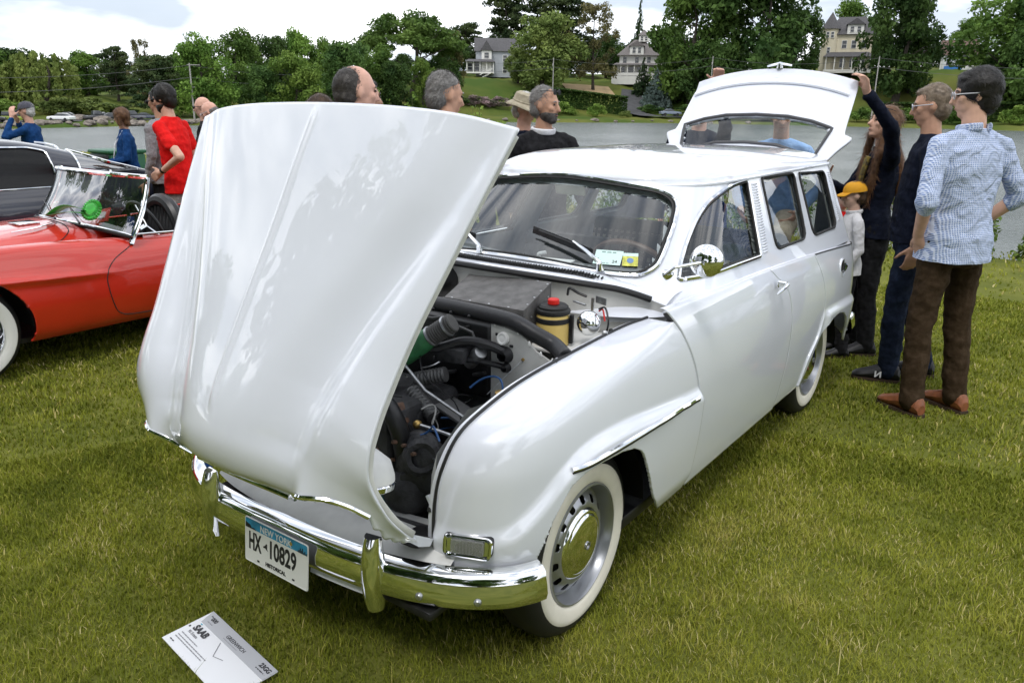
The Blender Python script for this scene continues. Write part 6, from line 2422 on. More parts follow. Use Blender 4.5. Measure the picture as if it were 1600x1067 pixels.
# ================================================================== show card on the grass
sg_ = empty('show_sign', (0, 0, 0))
tag(sg_, 'white printed show card lying on the grass in front of the car', 'sign')
A_, B_, C_ = Vector((.885, -.345, .022)), Vector((.712, -.335, .030)), Vector((.765, .075, .024))
# card: long edge along B->C, short edge A->B
ex = (C_ - B_).normalized()
ey = (B_ - A_)
ey = (ey - ex * ey.dot(ex)).normalized()
n = ex.cross(ey)
L_, S_ = .41, .176
Ms = Matrix((ex, ey, n)).transposed().to_4x4()
Ms.translation = A_ + Vector((.003, .01, 0))
if n.z < 0:
    Ms = Ms @ Matrix.Rotation(math.pi, 4, 'X')
SGW = mat('sign_white', (.72, .73, .76), rough=.35)
SGG = mat('sign_grey', (.42, .43, .46), rough=.35)
INK = mat('sign_ink', (.03, .03, .035), rough=.5)
INKG = mat('sign_ink_grey', (.22, .22, .24), rough=.5)
TEAL = mat('sign_teal', (.06, .35, .48), rough=.5)
base_s = MB().prism([(0, 0), (L_, 0), (L_, S_), (0, S_)], -.003, 0, 2).xf(Ms).build('card_board', SGW, sg_, smooth=False)
MB().prism([(0.02, S_ * .70), (L_, S_ * .70), (L_, S_), (0.0, S_)], .0004, .0010, 2).xf(Ms).build('header_band', SGG, sg_, smooth=False)
tx = lambda s, x, y, sz, m_=INK, b=0.: text_obj('sign_print', s, sz, m_, Ms @ Matrix.Translation((x, y, .0016)), sg_, bold=b)
tx('000', .035, S_ * .84, .021, INK, .0005)
tx('SAAB', .030, S_ * .50, .033, INK, .0014)
tx('95 Estate', .032, S_ * .40, .015, INKG)
tx('GREENWICH', .150, S_ * .80, .019, INK)
tx('23GG', .345, S_ * .84, .022, INK, .0008)
for k, (x, y, ln_, h_, m_) in enumerate(((.036, .775, .030, .0030, INKG), (.022, .90, .010, .004, INK), (.030, .655, .012, .004, TEAL), (.344, .775, .045, .0035, INK), (.150, .755, .085, .0016, INKG),
                                         (.022, .315, .105, .0032, INKG), (.022, .245, .185, .0032, INKG), (.022, .190, .175, .0032, INKG), (.022, .09, .024, .0038, INK))):
    print_line('sign_small_print', x, S_ * y, ln_, h_, m_, Ms, sg_, k)
MB().tube([(.165, S_ * .66, .0015), (.205, S_ * .40, .0015), (.245, S_ * .47, .0015)], .0012, 4).xf(Ms).build('sign_line_drawing', INKG, sg_)
MB().lathe([(.0, 0), (.004, 0), (.004, .0008), (.0, .0008)], (.012, S_ * .5, .0004), (0, 0, 1), 10).xf(Ms).build('punched_hole', INK, sg_)
MB().prism([(L_ - .04, .004), (L_ - .012, .004), (L_ - .012, .016), (L_ - .04, .016)], .0004, .001, 2).xf(Ms).build('sign_badge', TEAL, sg_, smooth=False)

# ================================================================== green bin
bn = empty('waste_bin', at(-26.1, 12.6))
tag(bn, 'dark green waste bin beside the woman in blue', 'bin')
GRB = mat('bin_green', (.015, .10, .045), rough=.45)
MB().box((0, 0, .50), (.46, .52, .92), bevel=.03, taper=(1.1, 1.1)).build('bin_body', GRB, bn)
MB().box((0, 0, .985), (.54, .60, .05), bevel=.02).build('bin_lid', GRB, bn)
MB().box((.27, 0, .72), (.03, .5, .45), bevel=.01).build('bin_front', BLACKP, bn)

# ================================================================== parked cars on the far shore
def far_car(az, d, rz, color, kind, label, sc=1.):
    e = empty('parked_car', at(az, d, fz(az, d) + .02), rz)
    e.scale = (sc, sc, sc)
    pm = mat('far_paint_%02d' % len(MATS), color, rough=.3, coat=.6)
    h = {'sedan': 1.42, 'suv': 1.75, 'pickup': 1.75}[kind]
    lo = [(-2.2, .35), (2.2, .35), (2.25, .62), (2.1, .82), (1.1, .93), (-1.9, .95), (-2.22, .85)]
    MB().prism(lo, -.88, .88, 1, bevel=.07).build('car_body', pm, e)
    if kind == 'suv':
        up = [(1.15, .90), (.45, h), (-1.85, h), (-2.12, .92)]
    elif kind == 'pickup':
        up = [(1.15, .90), (.55, h), (-.6, h), (-.8, .92)]
    else:
        up = [(1.05, .90), (.25, h), (-.95, h), (-1.85, .92)]
    MB().prism([(x * .97 + .0, z - .05 if z > 1 else z) for x, z in up], -.74, .74, 1, bevel=.05).build('car_windows', PANE, e)
    a, b_ = up[1], up[2]
    MB().prism([(a[0], h - .1), (a[0] - .15, h), (b_[0] + .15, h), (b_[0], h - .1)], -.72, .72, 1, bevel=.03).build('car_roof', pm, e)
    for x in (1.35, -1.35):
        for y in (.80, -.80):
            MB().lathe([(.0, -.1), (.31, -.1), (.33, 0), (.31, .1), (.0, .1)], (x, y, .32), (0, 1, 0), 16).build('wheel', RUBBER, e)
    tag(e, label, 'car', 'cars parked on the far shore')
    return e


side = math.atan2(rt.y, rt.x)
for (az, dd, a, c, k, lab) in (
    (-32.6, 12, .3, (.03, .03, .035), 'suv', 'dark car at the far left edge of the shore'), (-31.35, 12, .5, (.25, .32, .03), 'suv', 'lime green car left of the man on the phone'),
    (-28.95, 11.5, 3.0, (.80, .80, .80), 'sedan', 'white saloon right of the man on the phone'), (-28.5, 18, .2, (.05, .05, .06), 'sedan', 'dark car behind the white saloon'),
    (-27.0, 13, .9, (.05, .05, .055), 'pickup', 'small dark vehicle left of the row of parked cars'), (-26.6, 16, .6, (.55, .57, .60), 'sedan', 'pale car partly hidden in the row'),
    (-26.1, 12.5, .7, (.02, .022, .028), 'sedan', 'black saloon in the row above the bin'), (-25.6, 14, .5, (.03, .03, .04), 'sedan', 'dark saloon right of the black saloon'),
    (-24.95, 13, .6, (.12, .12, .14), 'suv', 'dark grey suv in the row of parked cars'), (-24.2, 13, .4, (.06, .07, .10), 'sedan', 'blue grey saloon at the right end of the row')):
    d = float(SHORE(az)) + dd
    far_car(az, d, side + a, c, k, lab, .92)
far_car(10.64, 238, side + .15, (.16, .19, .25), 'sedan', 'blue grey saloon on the far drive left of the tailgate', 1.35).location.z += .75

# ================================================================== people
SKIN = {k: mat('skin_' + k, c, rough=.5, var=.08, vscale=25., spec=.35) for k, c in
        {'fair': (.60, .36, .26), 'pink': (.64, .37, .28), 'tan': (.48, .27, .18), 'child': (.64, .42, .32)}.items()}


def cloth(name, c, c2=None, bump=.55, bscale=16, rough=.85, vscale=30.):
    return mat('cloth_' + name, c, rough=rough, spec=.12, var=0 if c2 else .12, color2=c2, vscale=vscale, bump=bump, bscale=bscale, bdist=.03)


def gingham(name, ca, cb, scale):
    """small woven check from three crossing stripe sets"""
    mt = bpy.data.materials.new(name)
    mt.use_nodes = True
    nt = mt.node_tree
    b = nt.nodes['Principled BSDF']
    b.inputs['Roughness'].default_value = .85
    b.inputs['Specular IOR Level'].default_value = .12
    tc = nt.nodes.new('ShaderNodeTexCoord')
    acc = None
    for ax, sc_ in (('Y', scale), ('Z', scale)):
        w = nt.nodes.new('ShaderNodeTexWave')
        w.wave_type = 'BANDS'
        w.bands_direction = ax
        w.inputs['Scale'].default_value = sc_
        w.inputs['Distortion'].default_value = .6
        w.inputs['Detail Scale'].default_value = .4
        nt.links.new(tc.outputs['Object'], w.inputs['Vector'])
        m1 = nt.nodes.new('ShaderNodeMapRange')
        m1.inputs['From Min'].default_value = .45
        m1.inputs['From Max'].default_value = .75
        nt.links.new(w.outputs['Fac'], m1.inputs['Value'])
        if acc is None:
            acc = m1.outputs['Result']
        else:
            mx = nt.nodes.new('ShaderNodeMath')
            mx.operation = 'MAXIMUM'
            nt.links.new(acc, mx.inputs[0])
            nt.links.new(m1.outputs['Result'], mx.inputs[1])
            acc = mx.outputs[0]
    mix = nt.nodes.new('ShaderNodeMix')
    mix.data_type = 'RGBA'
    mix.inputs[6].default_value = (*cb, 1)
    mix.inputs[7].default_value = (*ca, 1)
    nt.links.new(acc, mix.inputs[0])
    nt.links.new(mix.outputs[2], b.inputs['Base Color'])
    n2 = nt.nodes.new('ShaderNodeTexNoise')
    n2.inputs['Scale'].default_value = 11
    n2.inputs['Detail'].default_value = 4
    n2.inputs['Distortion'].default_value = 1.2
    nt.links.new(tc.outputs['Object'], n2.inputs['Vector'])
    bp = nt.nodes.new('ShaderNodeBump')
    bp.inputs['Strength'].default_value = .7
    bp.inputs['Distance'].default_value = .04
    nt.links.new(n2.outputs['Fac'], bp.inputs['Height'])
    nt.links.new(bp.outputs['Normal'], b.inputs['Normal'])
    return mt


HAIR = {k: mat('hair_' + k, c, rough=.45, color2=c2, vscale=45., bump=.4, bscale=140, bdist=.006) for k, (c, c2) in
        {'black': ((.008, .007, .006), (.02, .016, .013)), 'brown': ((.05, .028, .016), (.10, .058, .032)), 'grey': ((.15, .14, .13), (.22, .21, .20)),
         'darkgrey': ((.030, .025, .022), (.085, .075, .068)), 'auburn': ((.10, .045, .02), (.22, .11, .05)), 'white': ((.45, .44, .42), (.65, .64, .62)), 'sandy': ((.12, .085, .055), (.26, .20, .14))}.items()}
EYE = mat('eye_dark', (.02, .015, .012), rough=.2)
LEATHB = mat('tan_leather', (.22, .075, .03), rough=.45, var=.2, vscale=30.)
SHOEB = mat('black_shoe', (.015, .015, .017), rough=.5, var=.3, vscale=40.)
SOLE = mat('shoe_sole', (.05, .03, .02), rough=.7)


def remeshed(name, mb, voxel, material, parent, smooth=6, wrinkle=0., seed=0, factor=.5):
    """fuse the collected shapes into one continuous skin"""
    me = bpy.data.meshes.new(name)
    me.from_pydata([tuple(v) for v in mb.v], [], mb.f)
    bm = bmesh.new()
    bm.from_mesh(me)
    bmesh.ops.recalc_face_normals(bm, faces=bm.faces)
    bm.to_mesh(me)
    bm.free()
    tmp = bpy.data.objects.new('tmp', me)
    SCRATCH.collection.objects.link(tmp)
    md = tmp.modifiers.new('r', 'REMESH')
    md.mode = 'VOXEL'
    md.voxel_size = voxel
    if smooth:
        ms = tmp.modifiers.new('s', 'SMOOTH')
        ms.iterations = smooth
        ms.factor = factor
    dg = tmp_depsgraph()
    out = bpy.data.meshes.new_from_object(tmp.evaluated_get(dg))
    bpy.data.objects.remove(tmp, do_unlink=True)
    bpy.data.meshes.remove(me)
    out.name = name
    if wrinkle:
        n = len(out.vertices)
        co = np.empty(n * 3)
        nr = np.empty(n * 3)
        out.vertices.foreach_get('co', co)
        out.vertices.foreach_get('normal', nr)
        co, nr = co.reshape(-1, 3), nr.reshape(-1, 3)
        r = np.random.default_rng(seed)
        d = np.zeros(n)
        warp = co + .03 * np.sin(co[:, [1, 2, 0]] * 19 + r.random(3) * 6)
        for f, a in ((17, 1.), (29, .8), (46, .5)):
            for _ in range(3):
                k = r.normal(size=3) * [1, 1, 1.5]
                k = k / np.linalg.norm(k) * f
                d += a * (1 - 2 * np.abs(np.sin(warp @ k + r.random() * 6)) ** .8)
        co = co + nr * (d * wrinkle / 3.5)[:, None]
        out.vertices.foreach_set('co', co.ravel())
    out.materials.clear()
    out.materials.append(material)
    out.polygons.foreach_set('use_smooth', np.ones(len(out.polygons), dtype=bool))
    out.update()
    return link(name, out, parent)


def cap(mb, a, b, ra, rb, n=12):
    """tapered limb segment with round ends"""
    a, b = Vector(a), Vector(b)
    mb.tube([a, b], [ra, rb], n)
    mb.ell(a, ra, nu=n, nv=8)
    mb.ell(b, rb, nu=n, nv=8)


def loft(mb, rings, n=20):
    """closed elliptical rings (centre, rx, ry)"""
    V, F = [], []
    for (c, rx, ry) in rings:
        for j in range(n):
            a = 2 * math.pi * j / n
            V.append((c[0] + rx * math.cos(a), c[1] + ry * math.sin(a), c[2]))
    for i in range(len(rings) - 1):
        for j in range(n):
            F.append((i * n + j, i * n + (j + 1) % n, (i + 1) * n + (j + 1) % n, (i + 1) * n + j))
    F.append(tuple(reversed(range(n))))
    F.append(tuple((len(rings) - 1) * n + j for j in range(n)))
    mb.add(V, F)


def hand(mb, wrist, direc, palm_n, s=1., curl=.5, sg=1):
    """palm plus five separate bent fingers; direc = along the hand, palm_n = palm normal"""
    w = Vector(wrist)
    d = Vector(direc).normalized()
    n = Vector(palm_n)
    n = (n - d * n.dot(d)).normalized()
    a = d.cross(n) * sg
    cap(mb, w, w + d * .03 * s, .026 * s, .028 * s)
    for k in range(4):
        q = (k - 1.5) * .019 * s
        cap(mb, w + d * .02 * s + a * q * .6, w + d * .085 * s + a * q, .014 * s, .0125 * s, 8)
        L = (.036, .042, .039, .031)[k] * s
        p = w + d * .088 * s + a * q * 1.08
        dd = d
        for j in range(3):
            dd = (dd + n * curl * (.55 + .25 * j)).normalized()
            p2 = p + dd * L * (1, .72, .55)[j]
            cap(mb, p, p2, (.0102 - .0008 * j) * s, (.0095 - .0008 * j) * s, 7)
            p = p2
    p = w + d * .03 * s - a * .028 * s
    dd = (d * .7 - a * .7 + n * .3).normalized()
    for j in range(3):
        p2 = p + dd * (.036, .030, .025)[j] * s
        cap(mb, p, p2, (.0135 - .0015 * j) * s, (.012 - .0015 * j) * s, 7)
        p = p2
        dd = (dd + n * .35 * curl + d * .25).normalized()


def person(label, pos, face, H=1.75, skin='fair', hair='brown', style='short', top=None, sleeve='long', bottom=None, shoes=SHOEB, build=1., voxel=.009,
           el=None, wl=None, er=None, wr=None, head_yaw=0., head_pitch=0., lean=0., kl=None, al=None, kr=None, ar=None, curl=.75, beard=None, glasses=None, hat=None, group='people at the show',
           open_collar=None, girth=1., hide_feet=False, hand_l=None, hand_r=None, tail=.0):
    s = H / 1.75
    e = empty('person', pos, rad(face))
    tag(e, label, 'person', group)
    S = lambda p: Vector((p[0] * s, p[1] * s, p[2] * s))
    lx = lambda z: lean * max(0, (z - .95)) / .6      # forward lean of the upper body
    bw = build
    sh_l, sh_r = (lx(1.42) + .0, .180 * bw, 1.395), (lx(1.42), -.180 * bw, 1.395)
    el = el or (lx(1.2) - .03, .235 * bw, 1.13)
    er = er or (lx(1.2) - .03, -.235 * bw, 1.13)
    wl = wl or (lx(1.0) + .06, .235 * bw, .88)
    wr = wr or (lx(1.0) + .06, -.235 * bw, .88)
    hp_l, hp_r = (0, .092, .93), (0, -.092, .93)
    kl, kr = kl or (.02, .105, .50), kr or (.015, -.105, .50)
    al, ar = al or (-.02, .115, .085), ar or (-.02, -.115, .085)
    neck = (lx(1.48), 0, 1.475)
    hc = Vector((lx(1.6) + .025, 0, 1.640))
    # ---- body: one continuous skin
    B = MB()
    g = girth
    tor = [((0, 0, .86), .10 * g, .14), ((0, 0, .95), .108 * g, .155), ((lx(1.08) + .008 * g, 0, 1.08), .098 * g, .138 * g ** .5), ((lx(1.26), 0, 1.26), .108, .155 * bw), ((lx(1.38), 0, 1.38), .090, .165 * bw), ((lx(1.45), 0, 1.455), .055, .09)]
    loft(B, [(S(c), rx * s, ry * s) for c, rx, ry in tor])
    for sh_, el_, wr_, sg, hd in ((sh_l, el, wl, 1, hand_l), (sh_r, er, wr, -1, hand_r)):
        cap(B, S(sh_), S(el_), .047 * s, .039 * s)
        cap(B, S(el_), S(wr_), .038 * s, .026 * s)
        d = (S(wr_) - S(el_)).normalized()
        if hd:
            hand(B, S(wr_), hd[0], hd[1], s, hd[2] if len(hd) > 2 else curl, sg)
        else:
            hand(B, S(wr_), d, (d.cross(Vector((1, 0, 0))).cross(d) * -1 if abs(d.x) < .8 else Vector((0, -sg, 0))) * 0 + Vector((.35, -sg, -.1)), s, curl, sg)
    for hp_, k_, a_, sg in ((hp_l, kl, al, 1), (hp_r, kr, ar, -1)):
        cap(B, S(hp_), S(k_), .078 * s, .052 * s)
        cap(B, S(k_), S(a_), .050 * s, .036 * s)
        cap(B, S(a_), S((a_[0] + .12, a_[1] + .01 * sg, max(.03, a_[2] - .055))), .028 * s, .020 * s)
    cap(B, S(neck), S(hc) - Vector((.012, 0, .06)) * s, .057 * s, .053 * s)
    RH = Matrix.Rotation(rad(head_yaw), 3, 'Z') @ Matrix.Rotation(rad(head_pitch), 3, 'Y')
    hcS = S(hc)
    hs = s * .93 * (1. if H > 1.4 else 1.0 + .35 * (1.4 - H) / s)
    P = lambda x, y, z: hcS + RH @ Vector((x * hs, y * hs, z * hs))
    B.ell(P(-.012, 0, .022), (.098 * hs, .077 * hs, .100 * hs), RH, 20, 14)
    B.ell(P(.022, 0, -.035), (.070 * hs, .062 * hs, .080 * hs), RH, 16, 12)
    B.ell(P(.052, 0, -.088), (.032 * hs, .036 * hs, .026 * hs), RH, 12, 8)          # chin
    B.ell(P(.070, 0, .030), (.022 * hs, .050 * hs, .018 * hs), RH, 12, 8)          # brow
    B.tube([P(.084, 0, .022), P(.100, 0, -.008), P(.110, 0, -.024), P(.086, 0, -.034)], [.009 * hs, .0125 * hs, .0155 * hs, .012 * hs], 8)   # nose
    B.ell(P(.112, 0, -.026), (.012 * hs, .013 * hs, .010 * hs), RH, 8, 6)
    B.ell(P(.080, 0, -.060), (.015 * hs, .026 * hs, .011 * hs), RH, 10, 6)          # lips
    for sg in (1, -1):
        B.ell(P(.062, .040 * sg, -.015), (.024 * hs, .022 * hs, .022 * hs), RH, 10, 8)   # cheek
        B.ell(P(-.008, .077 * sg, -.004), (.017 * hs, .008 * hs, .029 * hs), RH, 10, 8)  # ear
    body = remeshed('body', B, voxel, SKIN[skin], e, smooth=3, factor=.4)
    for sg in (1, -1):
        MB().ell(P(.083, .031 * sg, .012), (.008 * hs, .012 * hs, .006 * hs), RH, 10, 6).build('eye', EYE, e)
        MB().tube([P(.088, .014 * sg, .030), P(.088, .032 * sg, .034), P(.078, .048 * sg, .028)], [.003 * hs, .0045 * hs, .002 * hs], 6).build('eyebrow', HAIR[hair], e)
    MB().tube([P(.0925, -.020, -.060), P(.096, 0, -.0595), P(.0925, .020, -.060)], .0022 * hs, 5).build('mouth_line', mat('lip', (.28, .10, .08), rough=.5), e)
    # ---- hair
    Hm = MB()
    if style in ('short', 'crop', 'full', 'long'):
        t = {'short': .010, 'crop': .005, 'full': .020, 'long': .014}[style]
        Hm.ell(P(-.026, 0, .036), ((.094 + t) * hs, (.074 + t) * hs, (.094 + t) * hs), RH, 24, 16)
        Hm.ell(P(-.048, 0, -.018), ((.066 + t * .6) * hs, (.071 + t * .7) * hs, (.072 + t) * hs), RH, 20, 12)
        if style == 'full':
            Hm.ell(P(.018, 0, .098), (.066 * hs, .062 * hs, .036 * hs), RH, 16, 10)
            Hm.ell(P(.045, .015, .092), (.040 * hs, .048 * hs, .026 * hs), RH, 12, 8)
        if style == 'short':
            Hm.ell(P(.022, 0, .088), (.056 * hs, .056 * hs, .030 * hs), RH, 16, 10)
        if style == 'long':
            for sg in (1, -1):
                cap(Hm, P(-.01, .070 * sg, .03), P(.015, .085 * sg, -.10), .024 * hs, .030 * hs)
                cap(Hm, P(.015, .085 * sg, -.10), S((lx(1.3) + .085, .095 * sg, 1.30)), .030 * hs, .036 * hs)
                cap(Hm, S((lx(1.3) + .085, .095 * sg, 1.30)), S((lx(1.15) + .10, .09 * sg, 1.12)), .036 * hs, .016 * hs)
                cap(Hm, P(-.05, .05 * sg, -.04), S((lx(1.3) - .115, .075 * sg, 1.30)), .045 * hs, .040 * hs)
                cap(Hm, S((lx(1.3) - .115, .075 * sg, 1.30)), S((lx(1.15) - .12, .07 * sg, 1.10)), .040 * hs, .018 * hs)
            cap(Hm, P(-.06, 0, 0), S((lx(1.3) - .12, 0, 1.2)), .06 * hs, .04 * hs)
    elif style == 'fringe':         # bald crown, hair round the back and sides
        Hm.ell(P(-.040, 0, -.004), (.079 * hs, .081 * hs, .064 * hs), RH, 24, 14)
    elif style == 'receding':
        Hm.ell(P(-.034, 0, .026), (.090 * hs, .083 * hs, .094 * hs), RH, 24, 16)
        Hm.ell(P(-.050, 0, -.018), (.068 * hs, .076 * hs, .070 * hs), RH, 20, 12)
    elif style == 'bob':
        Hm.ell(P(-.022, 0, .030), (.112 * hs, .098 * hs, .104 * hs), RH, 24, 16)
        for sg in (1, -1):
            cap(Hm, P(-.02, .072 * sg, .0), P(-.005, .082 * sg, -.085), .040 * hs, .028 * hs)
        cap(Hm, P(-.06, 0, 0), P(-.06, 0, -.09), .06 * hs, .045 * hs)
    if Hm.v:
        ho = remeshed('hair', Hm, voxel * .8, HAIR[hair], e, smooth=2, wrinkle=.005 * hs, seed=len(label))
        n_v = len(ho.data.vertices)
        co, nr = np.empty(n_v * 3), np.empty(n_v * 3)
        ho.data.vertices.foreach_get('co', co)
        ho.data.vertices.foreach_get('normal', nr)
        co, nr = co.reshape(-1, 3), nr.reshape(-1, 3)
        r = np.random.default_rng(len(label))
        pk = r.integers(0, n_v, 3200 if style != 'long' else 6000)
        b0, nn = co[pk] + r.normal(size=(len(pk), 3)) * .002, nr[pk]
        fl = np.array(RH @ Vector((-.75, 0, -.35))) * (1 if style != 'long' else .25) + np.array([0, 0, -.35 if style not in ('long', 'bob') else -1.])
        fl = fl + r.normal(size=(len(pk), 3)) * .45
        fl = fl - nn * (fl * nn).sum(1)[:, None]
        fl /= np.linalg.norm(fl, axis=1)[:, None] + 1e-9
        L = {'crop': .010, 'fringe': .012, 'receding': .016, 'short': .018, 'full': .022, 'bob': .04, 'long': .07}[style] * hs * (.6 + .8 * r.random(len(pk)))[:, None]
        wd = np.cross(nn, fl) * .0011 * hs
        md_ = b0 + fl * L * .55 + nn * L * (.10 if style != 'crop' else .5)
        tp = b0 + fl * L + nn * L * (.06 if style != 'crop' else .6)
        Vh = np.stack([b0 - wd, b0 + wd, md_ + wd, md_ - wd, tp - wd * .3, tp + wd * .3], 1).reshape(-1, 3)
        k6 = np.arange(len(pk))[:, None] * 6
        st_o = mk_fast('hair_strands', Vh, np.vstack([np.hstack([k6, k6 + 1, k6 + 2, k6 + 3]), np.hstack([k6 + 3, k6 + 2, k6 + 5, k6 + 4])]), HAIR[hair], ho)
        st_o['kind'] = 'stuff'
    if beard:
        Bd = MB()
        Bd.ell(P(.026, 0, -.062), (.072 * hs, .068 * hs, .056 * hs), RH, 16, 10)
        Bd.ell(P(.056, 0, -.088), (.040 * hs, .045 * hs, .036 * hs), RH, 12, 8)
        Bd.ell(P(.084, 0, -.048), (.016 * hs, .030 * hs, .007 * hs), RH, 10, 6)
        remeshed('beard', Bd, voxel * .8, HAIR[beard], e, smooth=2, wrinkle=.003 * hs, seed=3)
    if glasses:
        gm = MB()
        dark = glasses == 'sun'
        up = .085 if glasses == 'up' else 0.
        fw_ = -.02 if glasses == 'up' else 0.
        for sg in (1, -1):
            ring_ = [P(.100 + fw_, .034 * sg + .024 * math.cos(t), .010 + up + .018 * math.sin(t)) for t in np.linspace(0, 2 * math.pi, 18, endpoint=False)]
            gm.tube(ring_, .0026 * hs, 6, closed=True)
            gm.tube([P(.098 + fw_, .058 * sg, .016 + up), P(.05 + fw_, .080 * sg, .014 + up), P(-.01, .084 * sg, .010 + up)], .0028 * hs, 6)
        gm.tube([P(.102 + fw_, .010, .014 + up), P(.102 + fw_, -.010, .014 + up)], .0025 * hs, 6)
        go_ = gm.build('glasses', BLACKP if glasses in ('sun', 'up') else mat('clear_frame', (.55, .55, .58), rough=.25), e)
        for sg in (1, -1):
            MB().ell(P(.099 + fw_, .034 * sg, .010 + up), (.003 * hs, .023 * hs, .017 * hs), RH, 14, 8).build('lens', BLK if glasses in ('sun', 'up') else thin_glass('spectacle_glass', (.9, .9, .9), .1), go_)
    if hat:
        kind, hm = hat
        Ht = MB()
        if kind == 'cap':
            rows = []
            for th in np.linspace(0, math.pi / 2, 9):
                rows.append([tuple(P(-.012 + .112 * math.cos(th) ** .75 * math.cos(a), .094 * math.cos(th) ** .75 * math.sin(a), .036 + .098 * math.sin(th))) for a in np.linspace(0, 2 * math.pi, 29)])
            Ht.grid(rows)
            br = []
            for q in np.linspace(0, 1, 5):
                br.append([tuple(P(.085 * math.cos(a) + .085 * q * math.cos(a * .55), .088 * math.sin(a) * (1 - .12 * q), .040 - .022 * q - .012 * abs(math.sin(a)) * q)) for a in np.linspace(-1.15, 1.15, 17)])
            ho_ = Ht.build('cap_crown', hm, e)
            bo_ = MB().grid(br).build('cap_peak', hm, e)
            solidify(bo_, .004, 0)
            MB().ell(P(-.012, 0, .135), (.008 * hs, .008 * hs, .004 * hs), RH, 8, 5).build('cap_button', hm, e)
        else:
            prof = [(.155, .012), (.135, .030), (.108, .044), (.103, .052), (.100, .085), (.092, .112), (.070, .126), (.0, .128)]
            rows = [[tuple(P(-.01 + r_ * 1.08 * math.cos(a), r_ * .94 * math.sin(a), z_ + .008 * math.sin(3 * a) * (r_ > .12))) for a in np.linspace(0, 2 * math.pi, 33)] for r_, z_ in prof]
            ho_ = Ht.grid(rows).build('bucket_hat', hm, e)
            solidify(ho_, .003, 0)
            MB().tube([P(-.01 + .111 * math.cos(a), .097 * math.sin(a), .056) for a in np.linspace(0, 2 * math.pi, 30, endpoint=False)], .006 * hs, 6, closed=True).build('hat_band', hm, ho_)
    # ---- clothes
    T = MB()
    top_m = top or cloth('grey_default', (.2, .2, .2))
    q = .014
    tor2 = [((0, 0, .86 - tail), .140 * g, .205), ((.0, 0, .95), .134 * g, .188), ((lx(1.08) + .012 * g, 0, 1.08), .120 * g, .160 * g ** .5), ((lx(1.26), 0, 1.26), .126, .176 * bw), ((lx(1.38), 0, 1.385), .104, .178 * bw), ((lx(1.45), 0, 1.455), .072, .110), ((lx(1.49), 0, 1.490), .064, .070)]
    loft(T, [(S(c), rx * s, ry * s) for c, rx, ry in tor2])
    for sh_, el_, wr_ in ((sh_l, el, wl), (sh_r, er, wr)):
        cap(T, S((lx(1.46), .05 * (1 if sh_[1] > 0 else -1), 1.448)), S((sh_[0], sh_[1] * .92, 1.405)), .050 * s, .054 * s)
        cap(T, S(sh_), S(el_), (.060 if sleeve != 'tee' else .066) * s, .054 * s) if sleeve in ('long', 'rolled') else cap(T, S(sh_), S(sh_).lerp(S(el_), .62), .066 * s, .064 * s)
        if sleeve == 'long':
            cap(T, S(el_), S(el_).lerp(S(wr_), .90), .053 * s, .041 * s)
        if sleeve == 'rolled':
            cap(T, S(el_), S(el_).lerp(S(wr_), .12), .056 * s, .054 * s)
    remeshed('upper_garment', T, voxel, top_m, e, smooth=5, wrinkle=.0065 * s, seed=len(label) * 3 + 1)
    if open_collar:
        col = [P(.0, 0, 0)]
        MB().tube([S((lx(1.49) + .070 * math.cos(a), .074 * math.sin(a), 1.484 + .010 * math.cos(a) * -1)) for a in np.linspace(-2.8, 2.8, 26)], .010 * s, 8, flat=2.0).build('collar', open_collar, e)
    Pn = MB()
    loft(Pn, [(S((0, 0, .80)), .105 * s * g, .155 * s), (S((0, 0, .90)), .122 * s * g, .166 * s), (S((0, 0, 1.0)), .116 * s * g, .160 * s)])
    for hp_, k_, a_ in ((hp_l, kl, al), (hp_r, kr, ar)):
        cap(Pn, S(hp_), S(k_), .096 * s, .074 * s)
        aa = Vector(S(a_)) + (Vector(S(k_)) - Vector(S(a_))) * -.015
        cap(Pn, S(k_), aa, .073 * s, .066 * s)
    remeshed('trousers', Pn, voxel * 1.1, bottom or cloth('dark_default', (.02, .02, .03)), e, smooth=5, wrinkle=.0065 * s, seed=len(label) * 5 + 2)
    if not hide_feet:
        for a_, sg in ((al, 1), (ar, -1)):
            z0 = a_[2] - .085
            Sh = MB()
            c = S((a_[0], a_[1], 0))
            rows = []
            for (x, w, h0) in ((-.075, .028, .060), (-.06, .040, .095), (-.02, .045, .118), (.04, .044, .105), (.09, .046, .076), (.14, .047, .056), (.175, .040, .044), (.198, .020, .026)):
                row = []
                for a in np.linspace(0, 2 * math.pi, 13):
                    row.append((c.x + x * s, c.y + (w * math.cos(a) + .10 * sg * max(0, x) * .35) * s, (z0 + .012 + max(0, h0 * (.5 + .5 * math.sin(a)))) * s))
                rows.append(row)
            Sh.grid(rows)
            Sh.add(rows[0][:-1], [tuple(range(12))]).add(rows[-1][:-1], [tuple(range(12))])
            so_ = Sh.build('shoe', shoes, e)
            sl_ = MB()
            sl_.prism([(c.x + x * s, c.y + (w * sd + .035 * sg * max(0, x)) * s) for sd, xs_ in ((1, ((-.078, .030), (-.03, .041), (.05, .042), (.13, .048), (.18, .038), (.20, .015))), (-1, ((.20, .015), (.18, .038), (.13, .048), (.05, .042), (-.03, .041), (-.078, .030)))) for x, w in xs_], (z0 + .002) * s, (z0 + .020) * s, 2)
            sl_.build('sole', SOLE, so_)
    e_info = dict(P=P, S=S, s=s, hs=hs, RH=RH, e=e)
    return e_info


